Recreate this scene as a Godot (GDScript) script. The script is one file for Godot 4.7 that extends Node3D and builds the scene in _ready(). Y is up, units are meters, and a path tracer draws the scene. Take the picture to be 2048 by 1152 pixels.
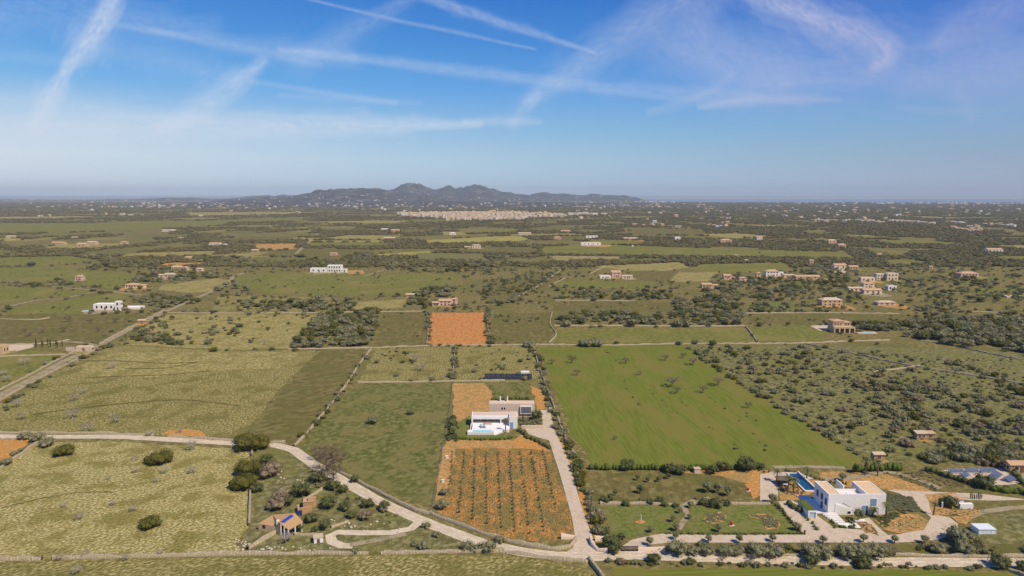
extends Node3D
# Aerial view over farmland: camera 85 m up, lens of 1365 px focal length on a 2048 px wide picture.
# Places on the flat plain are surveyed from the photograph: g(x, y) is the ground point seen at photo pixel x, y.
const EYE := 85.0
const FOC := 1365.0
const TILT := 0.1339909
const CT := 0.9910366
const ST := 0.1335903

var rng := RandomNumberGenerator.new()
var taken := {}
var M := {}
var solids: Array = []      # polygons (x, z) that scattered plants keep out of
var boxes_of: Array = []
var shrubs: Array = []      # every bush: {p, s, k, label, group}
var trees: Array = []
var V := {}                 # plant meshes by kind
var ONE_TO_TEN := ["first", "second", "third", "fourth", "fifth", "sixth", "seventh", "eighth", "ninth", "tenth", "eleventh", "twelfth", "thirteenth", "fourteenth", "fifteenth", "sixteenth", "seventeenth", "eighteenth", "nineteenth", "twentieth"]

# ---------------------------------------------------------------- survey
func g(x: float, y: float, h := 0.0) -> Vector3:
	var u := (x - 1024.0) / FOC
	var v := -(y - 576.0) / FOC
	var t := (h - EYE) / (v * CT - ST)
	return Vector3(u * t, h, (-CT - v * ST) * t)

func up_to(py: float, p: Vector3) -> float:      # height above p that is seen at photo row py
	var v := -(py - 576.0) / FOC
	return EYE + (-p.z) * (v * CT - ST) / (CT + v * ST) - p.y

func depth(p: Vector3) -> float:
	return -p.z * CT + (EYE - p.y) * ST

func span(p: Vector3, px: float) -> float:       # metres that px photo pixels cover at p
	return px * depth(p) / FOC

func gp(a: Array) -> PackedVector2Array:         # flat list of pixel pairs -> ground polygon (x, z)
	var out := PackedVector2Array()
	for i in range(0, a.size(), 2):
		var p := g(a[i], a[i + 1])
		out.append(Vector2(p.x, p.z))
	return out

# ---------------------------------------------------------------- scene tree helpers
func numbered(called: String) -> String:
	taken[called] = taken.get(called, 0) + 1
	return called if taken[called] == 1 else "%s_%03d" % [called, taken[called] - 1]

func tag(o: Node, label: String, category := "", group := "", kind := "") -> Node:
	if label: o.set_meta("label", label)
	if category: o.set_meta("category", category)
	if group: o.set_meta("group", group)
	if kind: o.set_meta("kind", kind)
	return o

func thing(called: String, label: String, category: String, at := Vector3.ZERO, turn := 0.0, group := "") -> Node3D:
	var o := Node3D.new()
	o.name = numbered(called)
	add_child(o)
	o.position = at
	o.rotation.y = turn
	tag(o, label, category, group)
	return o

func put(called: String, mesh: Mesh, m: Material, parent: Node, at := Vector3.ZERO, turn := 0.0) -> MeshInstance3D:
	var o := MeshInstance3D.new()
	o.name = called if parent != self else numbered(called)
	o.mesh = mesh
	if m: o.material_override = m
	parent.add_child(o, true)
	o.position = at
	o.rotation.y = turn
	return o

func struct(called: String, mesh: Mesh, m: Material) -> MeshInstance3D:
	var o := put(called, mesh, m, self)
	o.set_meta("kind", "structure")
	return o

# ---------------------------------------------------------------- geometry
class Geo:
	var v := PackedVector3Array()
	var n := PackedVector3Array()
	var u := PackedVector2Array()
	var c := PackedColorArray()
	var i := PackedInt32Array()
	var col := Color.WHITE
	func poly(p: Array, nn: Vector3) -> void:      # convex polygon, fan
		var b := v.size()
		for q: Vector3 in p:
			v.append(q); n.append(nn); u.append(Vector2(q.x + q.y * 0.31, q.z + q.y)); c.append(col)
		for k in range(1, p.size() - 1):
			if (p[k] - p[0]).cross(p[k + 1] - p[0]).dot(nn) < 0.0:
				i.append_array([b, b + k, b + k + 1])
			else:
				i.append_array([b, b + k + 1, b + k])
	func face(p: Array, out_of: Vector3) -> void:  # its normal points away from out_of
		var nn: Vector3 = (p[1] - p[0]).cross(p[2] - p[0]).normalized()
		var mid := Vector3.ZERO
		for q: Vector3 in p: mid += q / p.size()
		if nn.dot(mid - out_of) < 0.0: nn = -nn
		poly(p, nn)
	func box(at: Vector3, s: Vector3, turn := 0.0, bottom := true) -> void:
		var b := Basis(Vector3.UP, turn)
		var x := b.x * s.x / 2.0
		var y := Vector3(0, s.y / 2.0, 0)
		var z := b.z * s.z / 2.0
		poly([at - x - y + z, at + x - y + z, at + x + y + z, at - x + y + z], b.z)
		poly([at - x - y - z, at + x - y - z, at + x + y - z, at - x + y - z], -b.z)
		poly([at + x - y - z, at + x - y + z, at + x + y + z, at + x + y - z], b.x)
		poly([at - x - y - z, at - x - y + z, at - x + y + z, at - x + y - z], -b.x)
		poly([at - x + y - z, at + x + y - z, at + x + y + z, at - x + y + z], Vector3.UP)
		if bottom: poly([at - x - y - z, at + x - y - z, at + x - y + z, at - x - y + z], Vector3.DOWN)
	func tube(a: Vector3, b: Vector3, ra: float, rb: float, sides := 6) -> void:
		var d := (b - a).normalized()
		var s := d.cross(Vector3(0.31, 0.2, 0.93) if absf(d.y) > 0.8 else Vector3.UP).normalized()
		var t := d.cross(s)
		var base := v.size()
		for k in sides + 1:
			var o := s * cos(TAU * k / sides) + t * sin(TAU * k / sides)
			v.append(a + o * ra); n.append(o); u.append(Vector2(k, 0)); c.append(col)
			v.append(b + o * rb); n.append(o); u.append(Vector2(k, 1)); c.append(col)
		for k in sides:
			var q := base + k * 2
			if (v[q + 1] - v[q]).cross(v[q + 2] - v[q]).dot(n[q]) < 0.0:
				i.append_array([q, q + 1, q + 2, q + 1, q + 3, q + 2])
			else:
				i.append_array([q, q + 2, q + 1, q + 1, q + 2, q + 3])
	func blob(at: Vector3, r: Vector3, rings: int, segs: int, rough: float, rg: RandomNumberGenerator) -> void:
		var base := v.size()
		for a in rings + 1:
			for s in segs:
				var th := PI * a / rings
				var ph := TAU * (s + 0.5 * (a % 2)) / segs
				var d := Vector3(sin(th) * cos(ph), cos(th), sin(th) * sin(ph))
				var k := 1.0 + rg.randf_range(-rough, rough)
				v.append(at + d * r * k); n.append(d); u.append(Vector2(s, a)); c.append(col)
		for a in rings:
			for s in segs:
				var p := base + a * segs + s
				var q := base + a * segs + (s + 1) % segs
				i.append_array([p, p + segs, q, q, p + segs, q + segs])
	func leaf(at: Vector3, d: Vector3, size: float, rg: RandomNumberGenerator) -> void:
		var nn := (d + Vector3(rg.randf_range(-1, 1), rg.randf_range(-1, 1), rg.randf_range(-1, 1)) * 0.75).normalized()
		var s := nn.cross(Vector3(rg.randf_range(-1, 1), rg.randf_range(-1, 1), rg.randf_range(-1, 1))).normalized() * size
		var t := nn.cross(s) * rg.randf_range(0.45, 0.8)
		poly([at - s * 0.5, at - t * 0.5 + s * 0.1, at + s * 0.55, at + t * 0.5], nn)
	func mesh() -> ArrayMesh:
		var a := []
		a.resize(Mesh.ARRAY_MAX)
		a[Mesh.ARRAY_VERTEX] = v
		a[Mesh.ARRAY_NORMAL] = n
		a[Mesh.ARRAY_TEX_UV] = u
		a[Mesh.ARRAY_TEX_UV2] = u
		a[Mesh.ARRAY_COLOR] = c
		a[Mesh.ARRAY_INDEX] = i
		var m := ArrayMesh.new()
		m.add_surface_from_arrays(Mesh.PRIMITIVE_TRIANGLES, a)
		return m

func box_mesh(s: Vector3) -> ArrayMesh:
	var q := Geo.new()
	q.box(Vector3(0, s.y / 2.0, 0), s)
	return q.mesh()

# ---------------------------------------------------------------- materials
func ramp(stops: Array) -> Gradient:
	var gr := Gradient.new()
	var off := PackedFloat32Array()
	var cs := PackedColorArray()
	for k in range(0, stops.size(), 2):
		off.append(stops[k])
		cs.append(stops[k + 1])
	gr.offsets = off
	gr.colors = cs
	return gr

func noise_tex(sd: int, freq: float, octaves: int, stops: Array, size := 512, cells := false) -> NoiseTexture2D:
	var f := FastNoiseLite.new()
	f.seed = sd
	f.frequency = freq
	f.noise_type = FastNoiseLite.TYPE_CELLULAR if cells else FastNoiseLite.TYPE_SIMPLEX_SMOOTH
	f.fractal_octaves = octaves
	f.fractal_gain = 0.6
	if cells: f.fractal_type = FastNoiseLite.FRACTAL_NONE
	var t := NoiseTexture2D.new()
	t.width = size
	t.height = size
	t.seamless = true
	t.seamless_blend_skirt = 0.3
	t.noise = f
	if stops: t.color_ramp = ramp(stops)
	return t

func C(r: int, gg: int, b: int, a := 255) -> Color:
	return Color8(r, gg, b, a)

func plain(c: Color, rough := 0.9, metal := 0.0) -> StandardMaterial3D:
	var m := StandardMaterial3D.new()
	m.albedo_color = c
	m.roughness = rough
	m.metallic = metal
	m.metallic_specular = 0.3
	return m

# a meadow or soil: fine grain every «fine» metres, stretched «along» times; patches of a second tone every «wide» metres
func field_mat(sd: int, lo: Color, mid: Color, hi: Color, patch: Color, cover: float, fine := 50.0, wide := 260.0, along := 1.0, relief := 20.0, freq := 0.03, size := 512) -> StandardMaterial3D:
	var m := StandardMaterial3D.new()
	m.roughness = 1.0
	m.metallic_specular = 0.15
	m.albedo_texture = noise_tex(sd, freq, 5, [0.0, lo, 0.36, lo.lerp(mid, 0.6), 0.5, mid, 0.64, mid.lerp(hi, 0.6), 1.0, hi], size)
	m.uv1_scale = Vector3(1.0 / fine, 1.0 / (fine * along), 1.0)
	if relief > 0.0:
		m.heightmap_enabled = true
		m.heightmap_texture = noise_tex(sd + 7, freq * 1.3, 4, [])
		m.heightmap_scale = relief
	var clear := Color(patch, 0.0)
	m.detail_enabled = true
	m.detail_uv_layer = BaseMaterial3D.DETAIL_UV_2
	m.detail_blend_mode = BaseMaterial3D.BLEND_MODE_MIX
	m.detail_albedo = noise_tex(sd + 3, 0.02, 6, [0.0, clear, clampf(0.62 - cover * 0.3, 0.0, 0.9), clear, clampf(0.8 - cover * 0.3, 0.1, 0.95), Color(patch, minf(1.0, 0.45 + cover * 0.4)), 1.0, Color(patch, minf(1.0, 0.6 + cover * 0.4))])
	m.uv2_scale = Vector3(1.0 / wide, 1.0 / (wide * sqrt(along)), 1.0)
	return m

func wall_mat(sd: int, lo: Color, hi: Color, size: float, cells := false, relief := 3.0) -> StandardMaterial3D:
	var m := StandardMaterial3D.new()
	m.roughness = 0.92
	m.metallic_specular = 0.2
	m.uv1_triplanar = true
	m.uv1_world_triplanar = true
	m.uv1_scale = Vector3.ONE / size
	m.albedo_texture = noise_tex(sd, 0.05 if cells else 0.02, 4, [0.0, lo, 0.5, lo.lerp(hi, 0.5), 1.0, hi], 256, cells)
	if relief > 0.0:
		m.heightmap_enabled = true
		m.heightmap_texture = m.albedo_texture
		m.heightmap_scale = relief
	return m

func leaf_mat(c: Color) -> StandardMaterial3D:
	var m := plain(c, 0.85)
	m.vertex_color_use_as_albedo = true
	m.metallic_specular = 0.2
	return m

func make_materials() -> void:
	M.ground = field_mat(11, C(94, 88, 50), C(121, 110, 65), C(150, 136, 88), C(104, 101, 54), 0.5, 90, 500, 1.0, 30, 0.03, 1024)
	M.daisy = field_mat(21, C(108, 101, 44), C(156, 143, 86), C(208, 195, 148), C(116, 107, 48), 0.42, 56, 130, 1.2, 45, 0.06, 1024)
	M.meadow = field_mat(31, C(92, 88, 40), C(128, 119, 67), C(190, 175, 122), C(104, 99, 48), 0.42, 56, 140, 1.8, 35, 0.06, 1024)
	M.meadow_pale = field_mat(36, C(110, 102, 54), C(150, 137, 82), C(186, 171, 116), C(122, 116, 62), 0.45, 50, 130, 1.5, 35, 0.05)
	M.crop = field_mat(41, C(97, 102, 38), C(107, 114, 45), C(116, 121, 52), C(122, 114, 56), 0.55, 26, 150, 14.0, 10, 0.045)
	M.crop_far = field_mat(46, C(98, 97, 46), C(113, 112, 55), C(130, 128, 68), C(132, 121, 68), 0.45, 80, 500, 1.0, 0)
	M.grass = field_mat(51, C(82, 84, 40), C(103, 103, 55), C(132, 128, 80), C(124, 115, 68), 0.6, 50, 140, 1.3, 30, 0.035)
	M.brown = field_mat(56, C(88, 82, 44), C(110, 101, 58), C(132, 121, 76), C(100, 98, 50), 0.5, 60, 190, 1.6, 22)
	M.scrub = field_mat(61, C(88, 86, 52), C(114, 110, 68), C(146, 138, 96), C(118, 114, 58), 0.5, 50, 180, 1.0, 40)
	M.soil = field_mat(66, C(160, 114, 58), C(192, 138, 70), C(212, 162, 96), C(172, 136, 84), 0.5, 22, 60, 1.0, 20)
	M.red_soil = field_mat(68, C(160, 106, 58), C(185, 125, 69), C(200, 142, 86), C(178, 130, 78), 0.45, 40, 90, 3.0, 14)
	M.weedy_soil = field_mat(71, C(138, 102, 54), C(174, 125, 66), C(194, 148, 84), C(120, 110, 60), 0.7, 16, 60, 3.0, 25, 0.04)
	M.pale_soil = field_mat(76, C(150, 116, 68), C(182, 139, 82), C(202, 162, 102), C(150, 128, 78), 0.5, 24, 70, 1.0, 20)
	M.lawn = field_mat(81, C(88, 95, 40), C(107, 113, 54), C(122, 124, 66), C(124, 118, 68), 0.5, 26, 90, 1.0, 12)
	M.yellow = field_mat(86, C(136, 128, 62), C(156, 145, 76), C(170, 157, 92), C(132, 126, 64), 0.4, 80, 400, 1.0, 0)
	M.gravel = field_mat(91, C(178, 160, 134), C(196, 178, 152), C(212, 195, 170), C(184, 164, 136), 0.35, 10, 40, 1.0, 3)
	M.lane = field_mat(92, C(182, 166, 138), C(204, 188, 160), C(220, 206, 180), C(180, 164, 134), 0.35, 8, 30, 4.0, 3)
	M.track = field_mat(93, C(134, 122, 92), C(158, 144, 114), C(180, 166, 138), C(126, 116, 80), 0.5, 12, 50, 1.0, 6)
	M.hill = field_mat(95, C(34, 44, 40), C(52, 58, 50), C(96, 90, 76), C(122, 112, 96), 0.42, 600, 1900, 1.0, 0)
	M.stone = wall_mat(101, C(128, 116, 92), C(212, 196, 164), 5.0, true, 8)
	M.masonry = wall_mat(103, C(196, 172, 146), C(232, 214, 196), 2.4, true, 2)
	M.old_stone = wall_mat(104, C(164, 128, 88), C(206, 172, 130), 3.0, true, 4)
	M.white = wall_mat(105, C(226, 220, 212), C(240, 236, 230), 5.0, false, 0)
	M.cream = wall_mat(106, C(214, 194, 164), C(230, 214, 188), 5.0, false, 0)
	M.ochre = wall_mat(107, C(192, 160, 118), C(214, 186, 146), 5.0, false, 0)
	M.pink = wall_mat(108, C(206, 166, 148), C(224, 192, 176), 5.0, false, 0)
	M.tiles = wall_mat(109, C(180, 144, 110), C(214, 182, 148), 1.6, true, 5)
	M.pale_tiles = wall_mat(110, C(184, 162, 132), C(214, 194, 166), 1.6, true, 5)
	M.roof_gravel = wall_mat(111, C(206, 172, 130), C(226, 198, 160), 4.0, false, 2)
	M.bark = wall_mat(112, C(96, 84, 68), C(132, 118, 98), 0.8, false, 4)
	M.rock = wall_mat(113, C(168, 156, 134), C(220, 208, 188), 1.6, false, 10)
	M.stone_floor = wall_mat(114, C(216, 204, 190), C(236, 228, 220), 3.0, true, 1)
	M.glass = plain(C(34, 40, 52), 0.12)
	M.glass.metallic_specular = 0.6
	M.shutter = plain(C(128, 152, 176), 0.6)
	M.pale_door = plain(C(170, 196, 214), 0.5)
	M.dark = plain(C(52, 46, 46), 0.9)
	M.wood = plain(C(118, 88, 62), 0.8)
	M.metal = plain(C(170, 172, 176), 0.4, 0.7)
	M.panel = plain(C(40, 44, 56), 0.5)
	M.blue_panel = plain(C(52, 74, 150), 0.3)
	M.canvas = plain(C(218, 224, 226), 0.8)
	M.red = plain(C(180, 56, 40), 0.7)
	M.blue_paint = plain(C(40, 62, 104), 0.6)
	M.sky_panel = plain(C(92, 102, 124), 0.3)
	M.lounge = plain(C(136, 148, 164), 0.7)
	M.roof_grass = field_mat(97, C(70, 84, 36), C(92, 104, 46), C(112, 118, 62), C(104, 104, 60), 0.4, 8, 20, 1.0, 10)
	M.pool_deep = plain(C(30, 82, 118), 0.06)
	M.pool_pale = plain(C(140, 208, 214), 0.06)
	M.sea = plain(C(96, 120, 150), 0.25)
	M.bush = leaf_mat(C(132, 130, 98))
	M.dark_leaf = leaf_mat(C(94, 98, 62))
	M.olive_leaf = leaf_mat(C(122, 122, 90))
	M.carob_leaf = leaf_mat(C(96, 93, 42))
	M.palm_leaf = leaf_mat(C(112, 116, 74))
	M.hedge_leaf = leaf_mat(C(88, 100, 44))
	M.twig = leaf_mat(C(172, 160, 142))
	M.brown_twig = leaf_mat(C(136, 120, 98))
	M.lavender = leaf_mat(C(116, 122, 104))
	M.cypress_leaf = leaf_mat(C(78, 86, 46))
	M.far_leaf = leaf_mat(C(114, 108, 74))

# ---------------------------------------------------------------- sky
func make_sky() -> PanoramaSkyMaterial:
	var w := 4096
	var h := 2048
	# the air: colour by height, a little paler to the left and greyer to the right of the view; smooth all round
	var small := Image.create_empty(264, 512, false, Image.FORMAT_RGBF)   # four columns more on each side, so that the seam closes
	var rows := [[-90.0, C(150, 150, 140), C(150, 150, 140), C(150, 150, 140)], [-1.0, C(176, 192, 208), C(162, 180, 200), C(150, 158, 180)],
		[0.4, C(218, 228, 238), C(186, 208, 226), C(166, 176, 196)], [3.0, C(220, 231, 240), C(172, 204, 226), C(146, 170, 194)], [5.5, C(184, 212, 236), C(140, 188, 227), C(130, 168, 208)],
		[8.5, C(118, 180, 232), C(100, 164, 228), C(104, 150, 212)], [12.0, C(84, 152, 224), C(72, 141, 216), C(72, 122, 206)], [16.0, C(64, 130, 212), C(48, 117, 203), C(46, 100, 194)],
		[30.0, C(40, 100, 186), C(34, 94, 184), C(36, 90, 178)], [90.0, C(30, 78, 158), C(30, 78, 158), C(30, 78, 158)]]
	for y in 512:
		var e := 90.0 - (y + 0.5) * 180.0 / 512.0
		var k := 0
		while k < rows.size() - 2 and rows[k + 1][0] < e: k += 1
		var t := clampf((e - rows[k][0]) / (rows[k + 1][0] - rows[k][0]), 0.0, 1.0)
		var l: Color = rows[k][1].srgb_to_linear().lerp(rows[k + 1][1].srgb_to_linear(), t)
		var c: Color = rows[k][2].srgb_to_linear().lerp(rows[k + 1][2].srgb_to_linear(), t)
		var r: Color = rows[k][3].srgb_to_linear().lerp(rows[k + 1][3].srgb_to_linear(), t)
		for x in 264:
			var s := sin(TAU * (x - 3.5) / 256.0) * 1.55   # u = 0 looks along -z, a quarter further along +x
			s = clampf(s, -1.0, 1.0)
			small.set_pixel(x, y, c + (r - l) * (0.5 * s) + ((r + l) * 0.5 - c) * (s * s))
	small.resize(4224, h, Image.INTERPOLATE_CUBIC)
	small = small.get_region(Rect2i(64, 0, w, h))
	# high cirrus and spread aircraft trails: soft strokes between directions in the sky
	var f := FastNoiseLite.new()
	f.seed = 5
	f.frequency = 0.012
	f.fractal_octaves = 4
	var strokes := [
		[0.66, 0.9, 232,-20,30, 205,40,40, 178,80,44, 152,112,30, 128,150,22, 104,190,38, 84,226,30, 70,250,24],
		[0.30, 0.5, 600,-6,3.5, 690,16,4.5, 800,42,5, 940,70,5, 1000,84,4, 1070,98,3],
		[0.36, 0.7, 850,-8,17, 920,18,15, 1010,48,13, 1100,76,9, 1190,106,5],
		[0.44, 0.8, 526,124,14, 480,160,34, 430,196,44, 380,230,40, 330,256,24],
		[0.2, 0.6, 230,48,10, 420,82,18, 540,98,34, 700,116,30],
		[0.30, 0.6, 560,100,10, 720,118,14, 860,134,17, 1024,154,17, 1200,174,20, 1380,184,22, 1520,194,14],
		[0.24, 0.5, 500,162,7, 640,184,8, 790,206,7],
		[0.15, 0.8, 170,90,40, 320,118,46, 470,156,34],
		[0.62, 0.7, -120,256,44, 80,258,52, 300,258,48, 520,256,42, 700,252,36, 860,250,18, 960,248,8],
		[0.22, 0.8, -60,196,30, 150,208,30, 320,226,18, 420,236,14],
		[0.34, 0.6, 930,244,12, 1010,242,14, 1080,244,8],
		[0.7, 0.9, 1490,-24,40, 1560,10,40, 1640,42,44, 1720,66,46, 1770,90,44, 1776,118,36, 1750,132,24],
		[0.32, 0.6, 1390,-20,44, 1290,40,56, 1220,90,60, 1150,140,46, 1060,200,24],
		[0.28, 0.6, 1440,-20,30, 1400,40,60, 1400,90,80, 1460,130,90, 1560,150,80],
		[0.26, 0.6, 1330,90,80, 1500,110,120, 1700,120,120, 1900,130,120, 2100,140,120],
		[0.50, 0.6, 1400,214,10, 1480,202,18, 1570,198,16, 1680,200,6],
		[0.26, 0.6, 1300,224,12, 1370,204,16, 1430,178,12, 1462,152,16],
		[0.36, 0.6, 2130,-40,90, 1990,20,80, 1910,60,50, 1880,84,30],
		[0.3, 0.8, 2120,110,80, 1960,150,70, 1820,160,40],
		[0.22, 0.6, 1800,214,8, 1900,222,12, 1990,220,6], [0.24, 1.0, 1916,186,14, 1934,214,26, 1942,240,14],
		[0.24, 1.0, 1074,190,14, 1046,220,24, 1024,248,20], [0.18, 0.7, 846,-20,20, 770,24,26, 690,70,40, 600,116,40],
		[0.18, 1.0, 1700,40,60, 1560,-30,60], [0.16, 1.0, -60,30,60, 120,20,60, 300,44,50, 420,60,30], [0.2, 1.0, 1500,170,40, 1640,160,60, 1760,150,40],
		[0.14, 0.6, 300,60,8, 470,92,12, 640,130,10], [0.16, 0.6, 420,226,6, 560,232,9, 700,236,6], [0.16, 0.6, 180,232,10, 360,240,12, 560,246,10],
		[0.16, 0.6, 1180,180,8, 1340,196,10, 1480,206,8], [0.2, 0.6, 1560,170,8, 1640,160,10, 1740,164,8], [0.14, 0.6, 1640,130,16, 1800,100,18, 1960,80,14],
		[0.14, 0.6, -40,110,16, 60,116,20, 150,126,14], [0.16, 0.6, 560,190,8, 700,200,10, 840,206,6],
	]
	for st in strokes:
		var strength: float = st[0] * 0.82
		var n: int = (st.size() - 2) / 3
		var pts := PackedVector2Array()
		var rad := PackedFloat32Array()
		var lo := Vector2(1e9, 1e9)
		var hi := -lo
		for k in n:
			var q := Vector2(st[2 + k * 3], st[3 + k * 3])
			var r: float = st[4 + k * 3] * 0.72
			pts.append(q)
			rad.append(r)
			lo = lo.min(q - Vector2(r, r) * 2.3)
			hi = hi.max(q + Vector2(r, r) * 2.3)
		var az_lo := atan2(lo.x - 1024.0, FOC) - 0.02
		var az_hi := atan2(hi.x - 1024.0, FOC) + 0.02
		var e_hi := atan2(392.0 - lo.y, FOC) * 1.06 + 0.01
		var e_lo := maxf(0.004, atan2(392.0 - hi.y, FOC) * 0.7 - 0.01)
		var slant := (pts[n - 1] - pts[0]).normalized()
		for py in range(int((0.5 - e_hi / PI) * h), int((0.5 - e_lo / PI) * h) + 1):
			var e := (0.5 - (py + 0.5) / h) * PI
			for px in range(int(az_lo / TAU * w), int(az_hi / TAU * w) + 1):
				var az := (px + 0.5) / w * TAU
				var d := Vector3(cos(e) * sin(az), sin(e), -cos(e) * cos(az))
				var q := -d.y * ST - d.z * CT
				var p := Vector2(1024.0 + FOC * d.x / q, 576.0 - FOC * (d.y * CT - d.z * ST) / q)
				var off := 9.0
				for k in n - 1:
					var ab := pts[k + 1] - pts[k]
					var t := clampf((p - pts[k]).dot(ab) / ab.length_squared(), 0.0, 1.0)
					off = minf(off, (p - pts[k] - ab * t).length() / lerpf(rad[k], rad[k + 1], t))
				if off > 2.4: continue
				var along := p.dot(slant)
				var across := p.cross(slant)
				var fray := f.get_noise_2d(along * 0.8, across * 2.4)
				var fine := f.get_noise_2d(along * 3.0 + across * 2.0 + 400.0, across * 9.0)
				off *= 1.0 + st[1] * (fray * 0.9 + fine * 0.5)
				var cover := strength * exp(-pow(off, 2.4) * 1.1) * clampf(0.9 + st[1] * (fine * 0.8 + fray * 0.5), 0.15, 1.4)
				if cover < 0.004: continue
				var xx := posmod(px, w)
				var was := small.get_pixel(xx, py)
				var vapour := Color(0.68, 0.75, 0.86).lerp(Color(0.46, 0.49, 0.72), clampf((p.x - 1000.0) / 700.0, 0.0, 1.0))
				small.set_pixel(xx, py, was.lerp(vapour, minf(cover, 0.85)))
	var s := PanoramaSkyMaterial.new()
	s.panorama = ImageTexture.create_from_image(small)
	return s

# ---------------------------------------------------------------- ground sheets
func rough_edge(p: PackedVector2Array, step: float, amp: float) -> PackedVector2Array:
	var out := PackedVector2Array()
	for k in p.size():
		var a := p[k]
		var b := p[(k + 1) % p.size()]
		var n := clampi(int(a.distance_to(b) / step), 1, 90)
		var across := (b - a).orthogonal().normalized()
		for j in n:
			var q := a.lerp(b, float(j) / n)
			out.append(q + (across * rng.randf_range(-amp, amp) if j > 0 else Vector2.ZERO))
	return out

func sheet_mesh(p: PackedVector2Array, y: float, turn: float) -> ArrayMesh:
	var tri := Geometry2D.triangulate_polygon(p)
	var q := Geo.new()
	var off := Vector2(rng.randf() * 300.0, rng.randf() * 300.0)
	for a in p:
		q.v.append(Vector3(a.x, y, a.y))
		q.n.append(Vector3.UP)
		q.u.append(a.rotated(-turn) + off)
		q.c.append(Color.WHITE)
	for k in range(0, tri.size(), 3):
		var a := q.v[tri[k]]
		if (q.v[tri[k + 1]] - a).cross(q.v[tri[k + 2]] - a).y < 0.0:
			q.i.append_array([tri[k], tri[k + 1], tri[k + 2]])
		else:
			q.i.append_array([tri[k], tri[k + 2], tri[k + 1]])
	return q.mesh()

var layer := 0.0
func field(called: String, m: Material, px: Array, turn := 0.0, keep_clear := true, raise := -1.0) -> MeshInstance3D:
	var p := gp(px)
	var far := 0.0
	for a in p: far = maxf(far, a.length())
	layer += 0.0004
	var y := (0.02 + layer + far * far * 2.0e-8 if raise < 0.0 else raise)
	var e := rough_edge(p, 1.6 + far * 0.009, clampf(0.35 + far * 0.0016, 0.1, 7.0))
	if Geometry2D.triangulate_polygon(e).is_empty(): e = p
	if keep_clear: keep_out(p)
	return struct(called, sheet_mesh(e, y, turn), m)

func keep_out(p: PackedVector2Array) -> void:
	var r := Rect2(p[0], Vector2.ZERO)
	for a in p: r = r.expand(a)
	solids.append(p)
	boxes_of.append(r)

func blocked(x: float, z: float) -> bool:
	var q := Vector2(x, z)
	for k in solids.size():
		if boxes_of[k].has_point(q) and Geometry2D.is_point_in_polygon(q, solids[k]): return true
	return false

func ribbon_outline(line: PackedVector2Array, width: float, taper := 1.0) -> PackedVector2Array:
	var l := PackedVector2Array()
	var r := PackedVector2Array()
	for k in line.size():
		var d := (line[mini(k + 1, line.size() - 1)] - line[maxi(k - 1, 0)]).normalized().orthogonal() * width * 0.5 * lerpf(1.0, taper, float(k) / line.size())
		l.append(line[k] + d)
		r.append(line[k] - d)
	r.reverse()
	l.append_array(r)
	return l

func smooth_line(px: Array, step := 4.0) -> PackedVector2Array:
	var p := gp(px)
	var out := PackedVector2Array()
	for k in p.size() - 1:
		var a := p[maxi(k - 1, 0)]
		var d := p[mini(k + 2, p.size() - 1)]
		var n := clampi(int(p[k].distance_to(p[k + 1]) / step), 1, 40)
		for j in n: out.append(p[k].cubic_interpolate(p[k + 1], a, d, float(j) / n))
	out.append(p[p.size() - 1])
	return out

func road(called: String, m: Material, width: float, px: Array) -> void:
	var line := smooth_line(px)
	var o := ribbon_outline(line, width)
	var far := 0.0
	for a in o: far = maxf(far, a.length())
	layer += 0.0004
	var q := Geo.new()
	var n := line.size()
	var run := 0.0
	var y := 0.06 + layer + far * far * 2.0e-8
	for k in n:
		if k: run += line[k].distance_to(line[k - 1])
		for s in 2:
			var a := o[k] if s == 0 else o[2 * n - 1 - k]
			a += Vector2(rng.randf_range(-1, 1), rng.randf_range(-1, 1)) * width * 0.035
			q.v.append(Vector3(a.x, y, a.y))
			q.n.append(Vector3.UP)
			q.u.append(Vector2(s * width, run))
			q.c.append(Color.WHITE)
	for k in n - 1:
		var b := k * 2
		if (q.v[b + 1] - q.v[b]).cross(q.v[b + 2] - q.v[b]).y < 0.0:
			q.i.append_array([b, b + 1, b + 2, b + 1, b + 3, b + 2])
		else:
			q.i.append_array([b, b + 2, b + 1, b + 1, b + 2, b + 3])
	struct(called, q.mesh(), m)
	for k in range(0, n - 1, 3):
		var e := mini(k + 3, n - 1)
		keep_out(PackedVector2Array([o[k], o[e], o[2 * n - 1 - e], o[2 * n - 1 - k]]))

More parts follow.
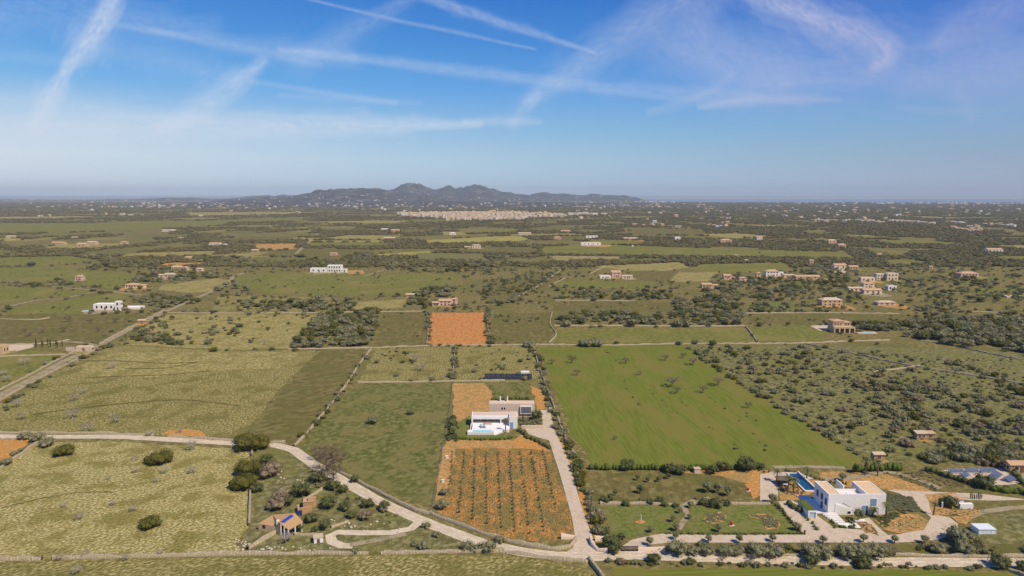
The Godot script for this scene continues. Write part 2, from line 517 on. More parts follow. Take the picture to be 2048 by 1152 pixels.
# a dry stone wall along a line of pixels: rough battered sides, uneven top
func stone_wall(label: String, px: Array, height := 1.2, thick := 0.8, m: Material = null, called := "stone_wall") -> void:
	var line := smooth_line(px, 2.2)
	var q := Geo.new()
	var n := line.size()
	var ring := 5
	var big := 1.0
	for k in n:
		var d := (line[mini(k + 1, n - 1)] - line[maxi(k - 1, 0)]).normalized().orthogonal()
		var hh := height * 0.85 * rng.randf_range(0.55, 1.2) * big
		for s in ring:
			var w: float = [-0.5, -0.42, 0.0, 0.42, 0.5][s] * thick * 0.85 * big * rng.randf_range(0.75, 1.3)
			var y: float = [0.0, 0.9, 1.0, 0.9, 0.0][s] * hh * rng.randf_range(0.94, 1.06)
			var a := line[k] + d * w
			q.v.append(Vector3(a.x, y, a.y))
			var out: Vector2 = d * [-1.0, -0.7, 0.0, 0.7, 1.0][s]
			q.n.append(Vector3(out.x, [0.1, 0.7, 1.0, 0.7, 0.1][s], out.y).normalized())
			q.u.append(Vector2(k, s))
			q.c.append(Color.WHITE)
	for k in n - 1:
		for s in ring - 1:
			var b := k * ring + s
			if (q.v[b + 1] - q.v[b]).cross(q.v[b + ring] - q.v[b]).dot(q.n[b] + q.n[b + 1]) < 0.0:
				q.i.append_array([b, b + 1, b + ring, b + 1, b + ring + 1, b + ring])
			else:
				q.i.append_array([b, b + ring, b + 1, b + 1, b + ring, b + ring + 1])
	for e in [0, n - 1]:
		for s in [1, 2, 3]: q.i.append_array([e * ring, e * ring + s, e * ring + s + 1])
	tag(put(called, q.mesh(), m if m else M.stone, self), label, "stone wall")

# ---------------------------------------------------------------- plants
func crown(sd: int, lobes: int, leaves: int, size: float, flat := 0.8, low := 0.15, spread := 0.62) -> ArrayMesh:
	# a crown 1 m across on its base: lobes of leaf clumps round an uneven body
	var rg := RandomNumberGenerator.new()
	rg.seed = sd
	var q := Geo.new()
	for k in lobes:
		var a := TAU * k / lobes * 2.4 + rg.randf() * 0.8
		var r := 0.0 if k == 0 else sqrt(rg.randf_range(0.12, 1.0)) * 0.5 * spread
		var at := Vector3(cos(a) * r, low + (flat - low) * rg.randf_range(0.25, 0.7) * (1.0 - r * 0.7), sin(a) * r)
		var rad := rg.randf_range(0.15, 0.25) * (1.35 if k == 0 else 1.0)
		var tone := rg.randf_range(0.78, 1.2)
		q.col = Color(tone * rg.randf_range(0.94, 1.08), tone, tone * rg.randf_range(0.85, 1.1))
		q.blob(at, Vector3(rad, rad * 0.9, rad) * 0.72, 5, 7, 0.25, rg)
		for j in leaves:
			var d := Vector3(rg.randfn(), rg.randfn() * 0.9 + 0.15, rg.randfn()).normalized()
			var t := tone * rg.randf_range(0.6, 1.5)
			q.col = Color(t * rg.randf_range(0.9, 1.14), t, t * rg.randf_range(0.7, 1.1))
			var p := at + d * rad * rg.randf_range(0.66, 1.5)
			p.y = maxf(p.y, 0.02)
			q.leaf(p, d, size * rg.randf_range(0.7, 1.3), rg)
	return q.mesh()

func trunk_mesh(sd: int, h: float, r: float, limbs: int) -> ArrayMesh:
	var rg := RandomNumberGenerator.new()
	rg.seed = sd
	var q := Geo.new()
	var knee := Vector3(rg.randf_range(-0.04, 0.04), h * 0.6, rg.randf_range(-0.04, 0.04))
	q.tube(Vector3(0, -0.03, 0), knee, r, r * 0.75)
	for k in limbs:
		var a := TAU * k / limbs + rg.randf()
		q.tube(knee - Vector3(0, 0.01, 0), knee + Vector3(cos(a) * 0.16, h * 0.6, sin(a) * 0.16), r * 0.6, r * 0.25, 5)
	return q.mesh()

func bare_tree(sd: int, twigs: int) -> Array:        # [trunk and limbs, twigs], 1 m across
	var rg := RandomNumberGenerator.new()
	rg.seed = sd
	var w := Geo.new()
	var t := Geo.new()
	w.tube(Vector3(0, -0.03, 0), Vector3(0.01, 0.2, 0), 0.034, 0.026)
	for k in 7:
		var a := TAU * k / 7 + rg.randf() * 0.6
		var e := Vector3(cos(a) * 0.2, 0.36 + rg.randf() * 0.16, sin(a) * 0.2)
		w.tube(Vector3(0.01, 0.19, 0), e, 0.018, 0.011, 5)
		for j in 4:
			var tip := e + Vector3(cos(a) * 0.16 + rg.randf_range(-0.16, 0.16), rg.randf_range(-0.06, 0.26), sin(a) * 0.16 + rg.randf_range(-0.16, 0.16))
			w.tube(e, tip, 0.009, 0.004, 4)
			for s in twigs:
				var b := e.lerp(tip, rg.randf_range(0.1, 1.1)) + Vector3(rg.randf_range(-0.07, 0.07), rg.randf_range(-0.05, 0.07), rg.randf_range(-0.07, 0.07))
				var d := Vector3(rg.randfn(), rg.randfn() * 0.7 + 0.4, rg.randfn()).normalized() * rg.randf_range(0.05, 0.12)
				var side := d.cross(Vector3(rg.randf(), rg.randf(), rg.randf())).normalized() * 0.006
				var tone := rg.randf_range(0.8, 1.2)
				t.col = Color(tone, tone, tone)
				t.face([b - side, b + side, b + d], b - Vector3(0, 1, 0) - d)
	return [w.mesh(), t.mesh()]

func palm_crown(sd: int) -> ArrayMesh:               # radius about 1
	var rg := RandomNumberGenerator.new()
	rg.seed = sd
	var q := Geo.new()
	for k in 34:
		var a := TAU * k / 34 * 5.0 + rg.randf() * 0.3
		var lift := rg.randf_range(-0.25, 0.95)
		var out := Vector3(cos(a), 0, sin(a))
		var last := Vector3.ZERO
		var tone := rg.randf_range(0.75, 1.25)
		q.col = Color(tone, tone, tone * 0.95)
		for s in range(1, 6):
			var t := s / 5.0
			var p := out * t * (1.0 - 0.25 * absf(lift)) + Vector3(0, lift * t - t * t * 0.75, 0)
			var side := out.cross(Vector3.UP) * 0.10 * (1.0 - t * 0.75)
			var side0 := out.cross(Vector3.UP) * 0.10 * (1.0 - (t - 0.2) * 0.75)
			q.face([last - side0 + Vector3(0, -0.05, 0), last, p, p - side + Vector3(0, -0.05, 0)], last - Vector3(0, 3, 0))
			q.face([last + side0 + Vector3(0, -0.05, 0), last, p, p + side + Vector3(0, -0.05, 0)], last - Vector3(0, 3, 0))
			last = p
	return q.mesh()

func make_plants() -> void:
	V.bush = []
	for k in 5: V.bush.append(crown(200 + k, 9, 70, 0.075, 0.62, 0.0, 0.85))
	V.tree = []
	for k in 5: V.tree.append(crown(220 + k, 14, 80, 0.06, 0.86, 0.18, 0.8))
	V.carob = []
	for k in 3: V.carob.append(crown(240 + k, 24, 110, 0.045, 0.72, 0.04, 0.88))
	V.ball = []
	for k in 3: V.ball.append(crown(260 + k, 10, 120, 0.045, 0.98, 0.34, 0.5))
	V.far = []
	for k in 3: V.far.append(crown(280 + k, 7, 16, 0.13, 0.6, 0.0, 0.9))
	V.sprout = crown(290, 3, 18, 0.22, 1.1, 0.1, 0.5)
	V.trunk = [trunk_mesh(301, 0.34, 0.05, 4), trunk_mesh(302, 0.34, 0.045, 3)]
	V.bare = [bare_tree(311, 34), bare_tree(312, 34), bare_tree(313, 30)]
	V.palm = [palm_crown(321), palm_crown(322)]

# kinds of plant: meshes, foliage material, has trunk
func plant(called: String, label: String, category: String, p: Vector3, s: float, leafs: Array, m: Material, group := "", tall := 1.0, wood := true) -> Node3D:
	var k := rng.randi() % leafs.size()
	var turn := rng.randf() * TAU
	if not wood:
		var b := put(called, leafs[k], m, self, p, turn)
		b.scale = Vector3(s, s * tall, s)
		tag(b, label, category, group)
		return b
	var o := thing(called, label, category, p, turn, group)
	o.scale = Vector3(s, s * tall, s)
	put("crown", leafs[k], m, o)
	put("trunk", V.trunk[k % 2], M.bark, o)
	return o

func nth(k: int, n: int, where: String) -> String:
	return "%s from the left of %s" % [ONE_TO_TEN[k], where] if n > 1 else where

func ordinal(k: int) -> String:
	if k < 20: return ONE_TO_TEN[k]
	return ["twenty", "thirty", "forty", "fifty", "sixty", "seventy"][(k + 1) / 10 - 2] + (("-" + ONE_TO_TEN[(k + 1) % 10 - 1]) if (k + 1) % 10 else "th") if (k + 1) % 10 else ["twentieth", "thirtieth", "fortieth", "fiftieth", "sixtieth", "seventieth"][(k + 1) / 10 - 2]

# a list of single plants: pixel x, pixel y of the foot, width in pixels
func plants_at(called: String, category: String, desc: String, where: String, px: Array, leafs: Array, m: Material, group := "", tall := 1.0, wood := true) -> void:
	var rows := []
	for k in range(0, px.size(), 3): rows.append([px[k], px[k + 1], px[k + 2]])
	rows.sort_custom(func(a, b): return a[0] < b[0])
	for k in rows.size():
		var p := g(rows[k][0], rows[k][1])
		var lab := desc + " " + where if rows.size() == 1 else "%s %s, %s from left" % [desc, where, ONE_TO_TEN[mini(k, 19)]]
		plant(called, lab, category, p, span(p, rows[k][2]) * 1.12, leafs, m, group, tall * rng.randf_range(0.92, 1.08), wood)

func bare_at(desc: String, where: String, px: Array, m: Material, group := "bare trees") -> void:
	var rows := []
	for k in range(0, px.size(), 3): rows.append([px[k], px[k + 1], px[k + 2]])
	rows.sort_custom(func(a, b): return a[0] < b[0])
	for k in rows.size():
		var p := g(rows[k][0], rows[k][1])
		var lab: String = desc + " " + where if rows.size() == 1 else "%s %s, %s from left" % [desc, where, ONE_TO_TEN[mini(k, 19)]]
		var o := thing("almond_tree", lab, "bare tree", p, rng.randf() * TAU, group)
		var s := span(p, rows[k][2]) * 1.15
		o.scale = Vector3(s, s * 0.95, s)
		var b: Array = V.bare[k % 3]
		put("trunk", b[0], M.bark if m == M.brown_twig else M.twig, o)
		put("crown", b[1], m, o)

# where a plant stands, told by the nearest landmark: side and rank among its like there
var MARKS := [["the ruined hut in the scrubland", 1851, 880], ["the white cubic villa", 1712, 1029], ["the solar yard", 1950, 956], ["the white garden house", 1930, 1018], ["the white pavilion", 1972, 1069], ["the white villa's gate", 1258, 1103],
	["the orange plantation's lower end", 1060, 1060], ["the orange plantation's upper end", 1080, 905], ["the pool villa", 1003, 850], ["the long solar array", 1016, 755], ["the old stone farmhouse", 565, 1060], ["the red field", 916, 660],
	["the paired big wall trees", 1182, 692], ["the brown hillside villa", 1688, 666], ["the wall junction in the scrubland", 1838, 732], ["the small stone cottage", 1758, 923], ["the green field's lower right corner", 1728, 921],
	["the green field's upper right corner", 1372, 692], ["the middle of the green field's right edge", 1530, 797], ["the pale meadow's scrub patch", 380, 665], ["the long white house", 214, 621], ["the roadside gatehouse", 167, 703], ["the orange plot at the left edge", 40, 900],
	["the brown field's lower corner", 592, 890], ["the pink farmhouse", 890, 610], ["the big beige villa", 1664, 612], ["the stone manor", 1738, 576], ["the white two-storey house", 1545, 553], ["the pinkish farm tower", 1233, 555], ["the white modern house", 668, 545],
	["the large finca", 358, 541], ["the square pinkish house", 157, 561], ["the beige palm garden villa", 269, 576], ["the winding road", 616, 490], ["the square wood's top", 700, 625], ["the square wood's foot", 660, 695], ["the scrub band's left end", 1130, 650],
	["the scrub band's middle", 1290, 650], ["the right mid wood", 1420, 630], ["the dense right wood's left tip", 1810, 660], ["the dense right wood's middle", 1920, 670], ["the dense right wood's right end", 2030, 690], ["the reddish country house", 1940, 554], ["the white farm in a yard", 430, 492],
	["the beige country house", 952, 497], ["the terracotta annex house", 1700, 540], ["the right edge of scrubland", 2040, 840], ["the scrubland's lower middle", 1780, 860], ["the scrubland's centre", 1660, 780], ["the scrubland's top", 1560, 715], ["the right bungalow", 1774, 611]]

func place_labels(list: Array, noun: String) -> void:
	var spots := []
	for m in MARKS: spots.append(g(m[1], m[2]))
	var piles := {}
	for k in mini(300, list.size()):
		var d = list[k]
		var best := 0
		for m in MARKS.size():
			if spots[m].distance_squared_to(d.p) < spots[best].distance_squared_to(d.p): best = m
		var off: Vector3 = d.p - spots[best]
		var side := ("right of" if off.x > 0 else "left of") if absf(off.x) > absf(off.z) else ("in front of" if off.z > 0 else "behind")
		var size := "big" if d.s > 4.6 else "middling" if d.s > 2.8 else "small"
		var key := "%s %s %s %s" % [size, noun, side, MARKS[best][0]]
		if not piles.has(key): piles[key] = []
		piles[key].append([off.length(), d])
	for key in piles:
		var pile: Array = piles[key]
		pile.sort_custom(func(a, b): return a[0] < b[0])
		for k in pile.size():
			pile[k][1].label = key if pile.size() == 1 else "%s, %s nearest" % [key, ordinal(k)]

func bush_later(p: Vector3, s: float, label: String, group: String, list: Array, k: int) -> void:
	list.append({"p": p, "s": s, "label": label, "group": group, "k": k})

# n plants of lo..hi metres in a polygon of pixels, in loose clumps
func scatter(px: Array, n: int, lo: float, hi: float, label: String, group: String, list: Array, clump := 0.35, seed_ := 1, anywhere := false) -> void:
	var p := gp(px)
	var r := Rect2(p[0], Vector2.ZERO)
	for a in p: r = r.expand(a)
	var f := FastNoiseLite.new()
	f.seed = seed_
	f.frequency = 0.02
	var made := 0
	for tries in n * 14:
		if made >= n: break
		var q := Vector2(rng.randf_range(r.position.x, r.end.x), rng.randf_range(r.position.y, r.end.y))
		if not Geometry2D.is_point_in_polygon(q, p): continue
		if f.get_noise_2dv(q) < rng.randf_range(-1.0, 1.0) * 0.3 + clump - 0.45: continue
		if not anywhere and blocked(q.x, q.y): continue
		made += 1
		var s := lerpf(lo, hi, pow(rng.randf(), 1.6))
		bush_later(Vector3(q.x, 0, q.y), s, label, group, list, rng.randi() % 5)

# plants along a line of pixels
func hedge(px: Array, step: float, lo: float, hi: float, wide: float, label: String, group: String, list: Array, skip := 0.25) -> void:
	var line := smooth_line(px, step)
	for k in line.size():
		if rng.randf() < skip: continue
		var q := line[k] + Vector2(rng.randf_range(-1, 1), rng.randf_range(-1, 1)) * wide
		bush_later(Vector3(q.x, 0, q.y), rng.randf_range(lo, hi), label, group, list, rng.randi() % 5)

# the 300 that show largest are things; the others one mass
func grow(list: Array, called: String, category: String, meshes: Array, mats: Array, mass: String, mass_label: String, wood: bool, tall: float) -> void:
	list.sort_custom(func(a, b): return a.s / depth(a.p) > b.s / depth(b.p))
	place_labels(list, "grey bush" if called == "bush" else "olive green tree")
	for k in mini(300, list.size()):
		var d = list[k]
		var m: Material = mats[(d.k * 7 + k) % mats.size()]
		plant(called, d.label, category, d.p, d.s, [meshes[d.k % meshes.size()]], m, d.group, tall * rng.randf_range(0.8, 1.2), wood and k < 160)
	if list.size() <= 300: return
	var o := thing(mass, mass_label, category, Vector3.ZERO)
	o.set_meta("kind", "stuff")
	for v in meshes.size():
		var mine := []
		for k in range(300, list.size()):
			if list[k].k % meshes.size() == v: mine.append(list[k])
		if mine.is_empty(): continue
		var places := []
		var tints := PackedColorArray()
		for d in mine:
			var b := Basis(Vector3.UP, rng.randf() * TAU).scaled(Vector3(d.s, d.s * tall * rng.randf_range(0.8, 1.2), d.s))
			places.append(Transform3D(b, d.p))
			var t := rng.randf_range(0.8, 1.25)
			tints.append(Color(t * rng.randf_range(0.94, 1.08), t, t * rng.randf_range(0.9, 1.12)))
		copies(category.replace(" ", "_") + "_mass", meshes[v], mats[v % mats.size()], places, tints, o)

func copies(called: String, mesh: Mesh, m: Material, places: Array, tints: PackedColorArray, parent: Node) -> MultiMeshInstance3D:
	var mm := MultiMesh.new()
	mm.transform_format = MultiMesh.TRANSFORM_3D
	mm.use_colors = true
	mm.mesh = mesh
	mm.instance_count = places.size()
	for k in places.size():
		mm.set_instance_transform(k, places[k])
		mm.set_instance_color(k, tints[k])
	var o := MultiMeshInstance3D.new()
	o.name = called if parent != self else numbered(called)
	o.multimesh = mm
	o.material_override = m
	o.set_meta("kind", "stuff")
	parent.add_child(o, true)
	return o

# ---------------------------------------------------------------- buildings
# one block of a building in the building's own axes: at (x, z) its centre, w wide, d deep, h to the eaves
func block(o: Node3D, x: float, z: float, w: float, d: float, h: float, wall: Material, roof: Material, form := "flat", rise := 1.2, y := 0.0) -> void:
	var q := Geo.new()
	var a := Vector3(x - w / 2, y, z - d / 2)
	var b := Vector3(x + w / 2, y + h, z + d / 2)
	var mid := (a + b) / 2.0
	q.box(mid, Vector3(w, h, d), 0.0, false)
	if form == "flat":
		var t := 0.25
		for s in [[Vector3(x, b.y + 0.2, a.z + t / 2), Vector3(w, 0.4, t)], [Vector3(x, b.y + 0.2, b.z - t / 2), Vector3(w, 0.4, t)], [Vector3(a.x + t / 2, b.y + 0.2, z), Vector3(t, 0.4, d - 2 * t)], [Vector3(b.x - t / 2, b.y + 0.2, z), Vector3(t, 0.4, d - 2 * t)]]:
			q.box(s[0], s[1], 0.0, false)
		put("wall", q.mesh(), wall, o)
		var rq := Geo.new()
		rq.box(Vector3(x, b.y + 0.06, z), Vector3(w - 2 * t - 0.01, 0.11, d - 2 * t - 0.01))
		put("roof", rq.mesh(), roof, o)
		return
	var e := 0.35
	var r := Geo.new()
	var y0 := b.y + 0.02
	var y1 := y0 + rise
	var lo := Vector3(a.x - e, y0, a.z - e)
	var hi := Vector3(b.x + e, y0, b.z + e)
	var in_ := mid
	if form == "shed":      # rises to the back
		r.face([Vector3(lo.x, y0, hi.z), Vector3(hi.x, y0, hi.z), Vector3(hi.x, y1, lo.z), Vector3(lo.x, y1, lo.z)], in_)
		r.face([Vector3(lo.x, y0 - 0.14, hi.z), Vector3(hi.x, y0 - 0.14, hi.z), Vector3(hi.x, y0, hi.z), Vector3(lo.x, y0, hi.z)], in_)
		q.face([Vector3(a.x, b.y, b.z), Vector3(a.x, b.y, a.z), Vector3(a.x, b.y + rise * 0.93, a.z)], in_)
		q.face([Vector3(b.x, b.y, b.z), Vector3(b.x, b.y, a.z), Vector3(b.x, b.y + rise * 0.93, a.z)], in_)
		q.face([Vector3(a.x, b.y, a.z), Vector3(b.x, b.y, a.z), Vector3(b.x, b.y + rise * 0.93, a.z), Vector3(a.x, b.y + rise * 0.93, a.z)], in_)
	elif form == "gable" or form == "hip":
		var along_x := w >= d
		var half := (d if along_x else w) / 2.0 + e
		var cut := half * 0.9 if form == "hip" else 0.0
		var p := Vector3(lo.x + cut, y1, z) if along_x else Vector3(x, y1, lo.z + cut)
		var s := Vector3(hi.x - cut, y1, z) if along_x else Vector3(x, y1, hi.z - cut)
		var c00 := lo
		var c10 := Vector3(hi.x, y0, lo.z)
		var c11 := hi
		var c01 := Vector3(lo.x, y0, hi.z)
		if along_x:
			r.face([c01, c11, s, p], in_)
			r.face([c00, c10, s, p], in_)
		else:
			r.face([c00, c01, s, p], in_)
			r.face([c10, c11, s, p], in_)
		if form == "hip":
			r.face([c00, c01, p] if along_x else [c00, c10, p], in_)
			r.face([c10, c11, s] if along_x else [c01, c11, s], in_)
		else:
			var k := rise * 0.94
			if along_x:
				for xx in [a.x, b.x]: q.face([Vector3(xx, b.y, a.z), Vector3(xx, b.y, b.z), Vector3(xx, b.y + k, z)], in_)
			else:
				for zz in [a.z, b.z]: q.face([Vector3(a.x, b.y, zz), Vector3(b.x, b.y, zz), Vector3(x, b.y + k, zz)], in_)
		r.box(Vector3(x, y0 - 0.07, hi.z - 0.03), Vector3(w + 2 * e, 0.13, 0.06), 0.0)
		r.box(Vector3(x, y0 - 0.07, lo.z + 0.03), Vector3(w + 2 * e, 0.13, 0.06), 0.0)
	put("wall", q.mesh(), wall, o)
	put("roof", r.mesh(), roof, o)

# windows on the front (+z) or on a side: a surround, a pane set back in it
func windows(o: Node3D, x: float, z: float, w: float, rows: int, cols: int, y: float, storey := 2.8, ww := 0.9, wh := 1.3, side := 0, frame: Material = null, near := false) -> void:
	for r in rows:
		for k in cols:
			var along := (k + 0.5) / cols * w - w / 2
			var at := Vector3(x + along, y + r * storey, z) if side == 0 else Vector3(x, y + r * storey, z + along)
			var turn := 0.0 if side == 0 else PI / 2 * side
			var q := Geo.new()
			var t := 0.12
			q.box(Vector3(-ww / 2 - t / 2, wh / 2, 0), Vector3(t, wh + 2 * t, 0.10))
			q.box(Vector3(ww / 2 + t / 2, wh / 2, 0), Vector3(t, wh + 2 * t, 0.10))
			q.box(Vector3(0, wh + t / 2, 0), Vector3(ww, t, 0.10))
			q.box(Vector3(0, -t / 2, 0.03), Vector3(ww, t, 0.16))
			var f := put("window", q.mesh(), frame if frame else M.cream, o, at, turn)
			var pq := Geo.new()
			pq.box(Vector3(0, wh / 2, 0.012), Vector3(ww, wh, 0.03))
			put("pane", pq.mesh(), M.glass, f)
			if near:
				var bq := Geo.new()
				bq.box(Vector3(0, wh / 2, 0.04), Vector3(0.06, wh, 0.03))
				put("glazing_bar", bq.mesh(), frame if frame else M.white, f)

func door(o: Node3D, at: Vector3, w: float, h: float, m: Material, turn := 0.0) -> void:
	var q := Geo.new()
	q.box(Vector3(0, h / 2, 0.02), Vector3(w, h, 0.08))
	var d := put("door", q.mesh(), m, o, at, turn)
	var k := Geo.new()
	k.box(Vector3(w * 0.36, h * 0.48, 0.08), Vector3(0.06, 0.16, 0.05))
	put("handle", k.mesh(), M.metal, d)

func chimney(o: Node3D, x: float, z: float, y: float, h: float, m: Material) -> void:
	var q := Geo.new()
	q.box(Vector3(x, y + h / 2, z), Vector3(0.7, h, 0.7))
	q.box(Vector3(x, y + h + 0.08, z), Vector3(0.9, 0.16, 0.9))
	put("chimney", q.mesh(), m, o)

# a house in the middle distance from its outline in the photo: left, right, foot and top row
func farmhouse(label: String, x0: float, x1: float, foot: float, top: float, wall: Material, roof: Material, form: String, rows: int, cols: int, deep := 0.7, wing := 0, category := "house", turn := 0.0) -> void:
	var p := g((x0 + x1) / 2, foot)
	var w := span(p, x1 - x0)
	var h := up_to(top, p)
	var d := minf(w * deep, 14.0)
	var rise := 0.0 if form == "flat" else minf(h * 0.28, d * 0.22)
	# the roof's far edge shows above the eaves
	var o := thing("house", label, category, p + Vector3(0, 0, -d / 2), turn)
	keep_out(PackedVector2Array([Vector2(p.x - w / 2 - 1, p.z + 2), Vector2(p.x + w / 2 + 1, p.z + 2), Vector2(p.x + w / 2 + 1, p.z - d - 1), Vector2(p.x - w / 2 - 1, p.z - d - 1)]))
	var main := w if wing == 0 else w * 0.62
	var mx := 0.0 if wing == 0 else (w - main) / 2 * -wing
	var eaves := maxf(2.4, h - rise - d * 0.1)
	block(o, mx, 0, main, d, eaves, wall, roof, form, rise)
	var storey := eaves / rows
	windows(o, mx, d / 2 + 0.05, main * 0.9, rows, cols, storey * 0.34, storey, minf(1.3, main / cols * 0.45), storey * 0.45)
	windows(o, mx + main / 2 + 0.05, 0, d * 0.8, rows, 2, storey * 0.34, storey, 0.9, storey * 0.42, 1)
	windows(o, mx - main / 2 - 0.05, 0, d * 0.8, rows, 2, storey * 0.34, storey, 0.9, storey * 0.42, -1)
	if wing:
		var ww := w - main
		var wx := (w - ww) / 2 * wing
		var wh := eaves * (0.55 if rows > 1 else 0.8)
		block(o, wx + 0.01 * wing, d * 0.06, ww, d * 0.85, wh, wall, roof, form, rise * 0.7)
		windows(o, wx, d * 0.06 + d * 0.425 + 0.05, ww * 0.9, 1, maxi(1, cols / 2), wh * 0.3, 2.8, minf(1.2, ww * 0.3), wh * 0.45)
	door(o, Vector3(mx + main * 0.04, 0, d / 2 + 0.03), 1.1, minf(2.2, eaves * 0.7), M.wood)
	# trodden pale ground round the house
	var yard := PackedVector2Array()
	for k in 11:
		var a := TAU * k / 11
		yard.append(Vector2(p.x + cos(a) * w * rng.randf_range(0.6, 1.0) + w * 0.15, p.z + sin(a) * w * rng.randf_range(0.7, 1.3) + w * 0.1))
	layer += 0.0004
	struct("yard", sheet_mesh(rough_edge(yard, 3.0, 0.5), 0.05 + layer + p.length_squared() * 2.0e-8, 0.0), [M.track, M.pale_soil, M.meadow_pale][rng.randi() % 3])
	if rows > 1 and form != "flat": chimney(o, mx + main * 0.28, -d * 0.1, eaves + rise * 0.4, 1.3, wall)

# ================================================================ the scene
func _ready() -> void:
	rng.seed = 20
	var cam := Camera3D.new()
	cam.name = "camera"
	cam.fov = rad_to_deg(2.0 * atan(576.0 / FOC))
	cam.far = 120000.0
	cam.position = Vector3(0, EYE, 0)
	cam.rotation.x = -TILT
	add_child(cam)
	cam.current = true
	var env := Environment.new()
	env.background_mode = Environment.BG_SKY
	env.sky = Sky.new()
	env.sky.sky_material = make_sky()
	env.background_energy_multiplier = 1.0
	env.tonemap_mode = Environment.TONE_MAPPER_LINEAR
	env.tonemap_exposure = 1.0
	env.sdfgi_enabled = true
	env.ssao_enabled = true
	env.ssil_enabled = true
	env.fog_enabled = true
	env.fog_density = 0.000058
	env.fog_light_color = C(227, 242, 255)
	var we := WorldEnvironment.new()
	we.name = "air"
	we.environment = env
	add_child(we)
	var sun := DirectionalLight3D.new()
	sun.name = "sun"
	sun.light_energy = 1.52
	sun.light_color = C(255, 241, 218)
	sun.light_angular_distance = 0.5
	sun.shadow_enabled = true
	add_child(sun)
	sun.look_at_from_position(Vector3.ZERO, -Vector3(0.50, 0.77, 0.40))

	make_materials()
	make_plants()
	land()
	fields()
	roads()
	walls()
	hills()
	villa_with_pool()
	white_villa()
	stone_farm()
	other_houses()
	far_houses()
	patchwork()
	worn_lines()
	gardens()
	wild_plants()
	small_things()

func land() -> void:
	var q := Geo.new()       # the plain, one sheet to the horizon, ending at the coast on the right
	var edge := PackedVector2Array([Vector2(-400, 60), Vector2(400, 60), Vector2(9000, -3200), Vector2(7600, -7000), Vector2(5600, -7300), Vector2(3000, -9200), Vector2(2200, -13000), Vector2(1500, -16000), Vector2(-14500, -16000), Vector2(-9000, -3200)])
	struct("ground", sheet_mesh(edge, 0.0, 0.2), M.ground)
	q.poly([Vector3(1000, -4, -9000), Vector3(1000, -4, -18000), Vector3(17000, -4, -18000), Vector3(17000, -4, -1500), Vector3(6000, -4, -1500)], Vector3.UP)
	struct("sea", q.mesh(), M.sea)

var ridge_noise := FastNoiseLite.new()
func ridge_crest(r: Array, x: float) -> float:
	var px: float = 1024.0 + FOC * x / r[0]
	var k := 3
	while k < r.size() - 4 and r[k + 2] < px: k += 2
	var row := lerpf(r[k + 1], r[k + 3], smoothstep(0.0, 1.0, clampf((px - r[k]) / (r[k + 2] - r[k]), 0, 1)))
	return maxf(0.0, up_to(row + ridge_noise.get_noise_2d(x * 2.2, r[0]) * 1.2 + ridge_noise.get_noise_2d(x * 7.0, r[0]) * 0.5, Vector3(x, 0, -r[0])))

func ridge_height(r: Array, x: float, z: float) -> float:
	var t: float = (z + r[0]) / r[1]
	var n := ridge_noise.get_noise_2d(x, z)
	var slope := pow(clampf(1.0 - absf(t + n * 0.25 * (1.0 - absf(t))), 0, 1), 1.25)
	return ridge_crest(r, x) * slope * (1.0 + n * 0.5 * (1.0 - slope)) + (0.35 - absf(ridge_noise.get_noise_2d(x * 2.4, z * 0.9))) * 70.0 * minf(1.0, ridge_crest(r, x) / 80.0) * slope * (1.0 - slope * 0.7) - 0.5

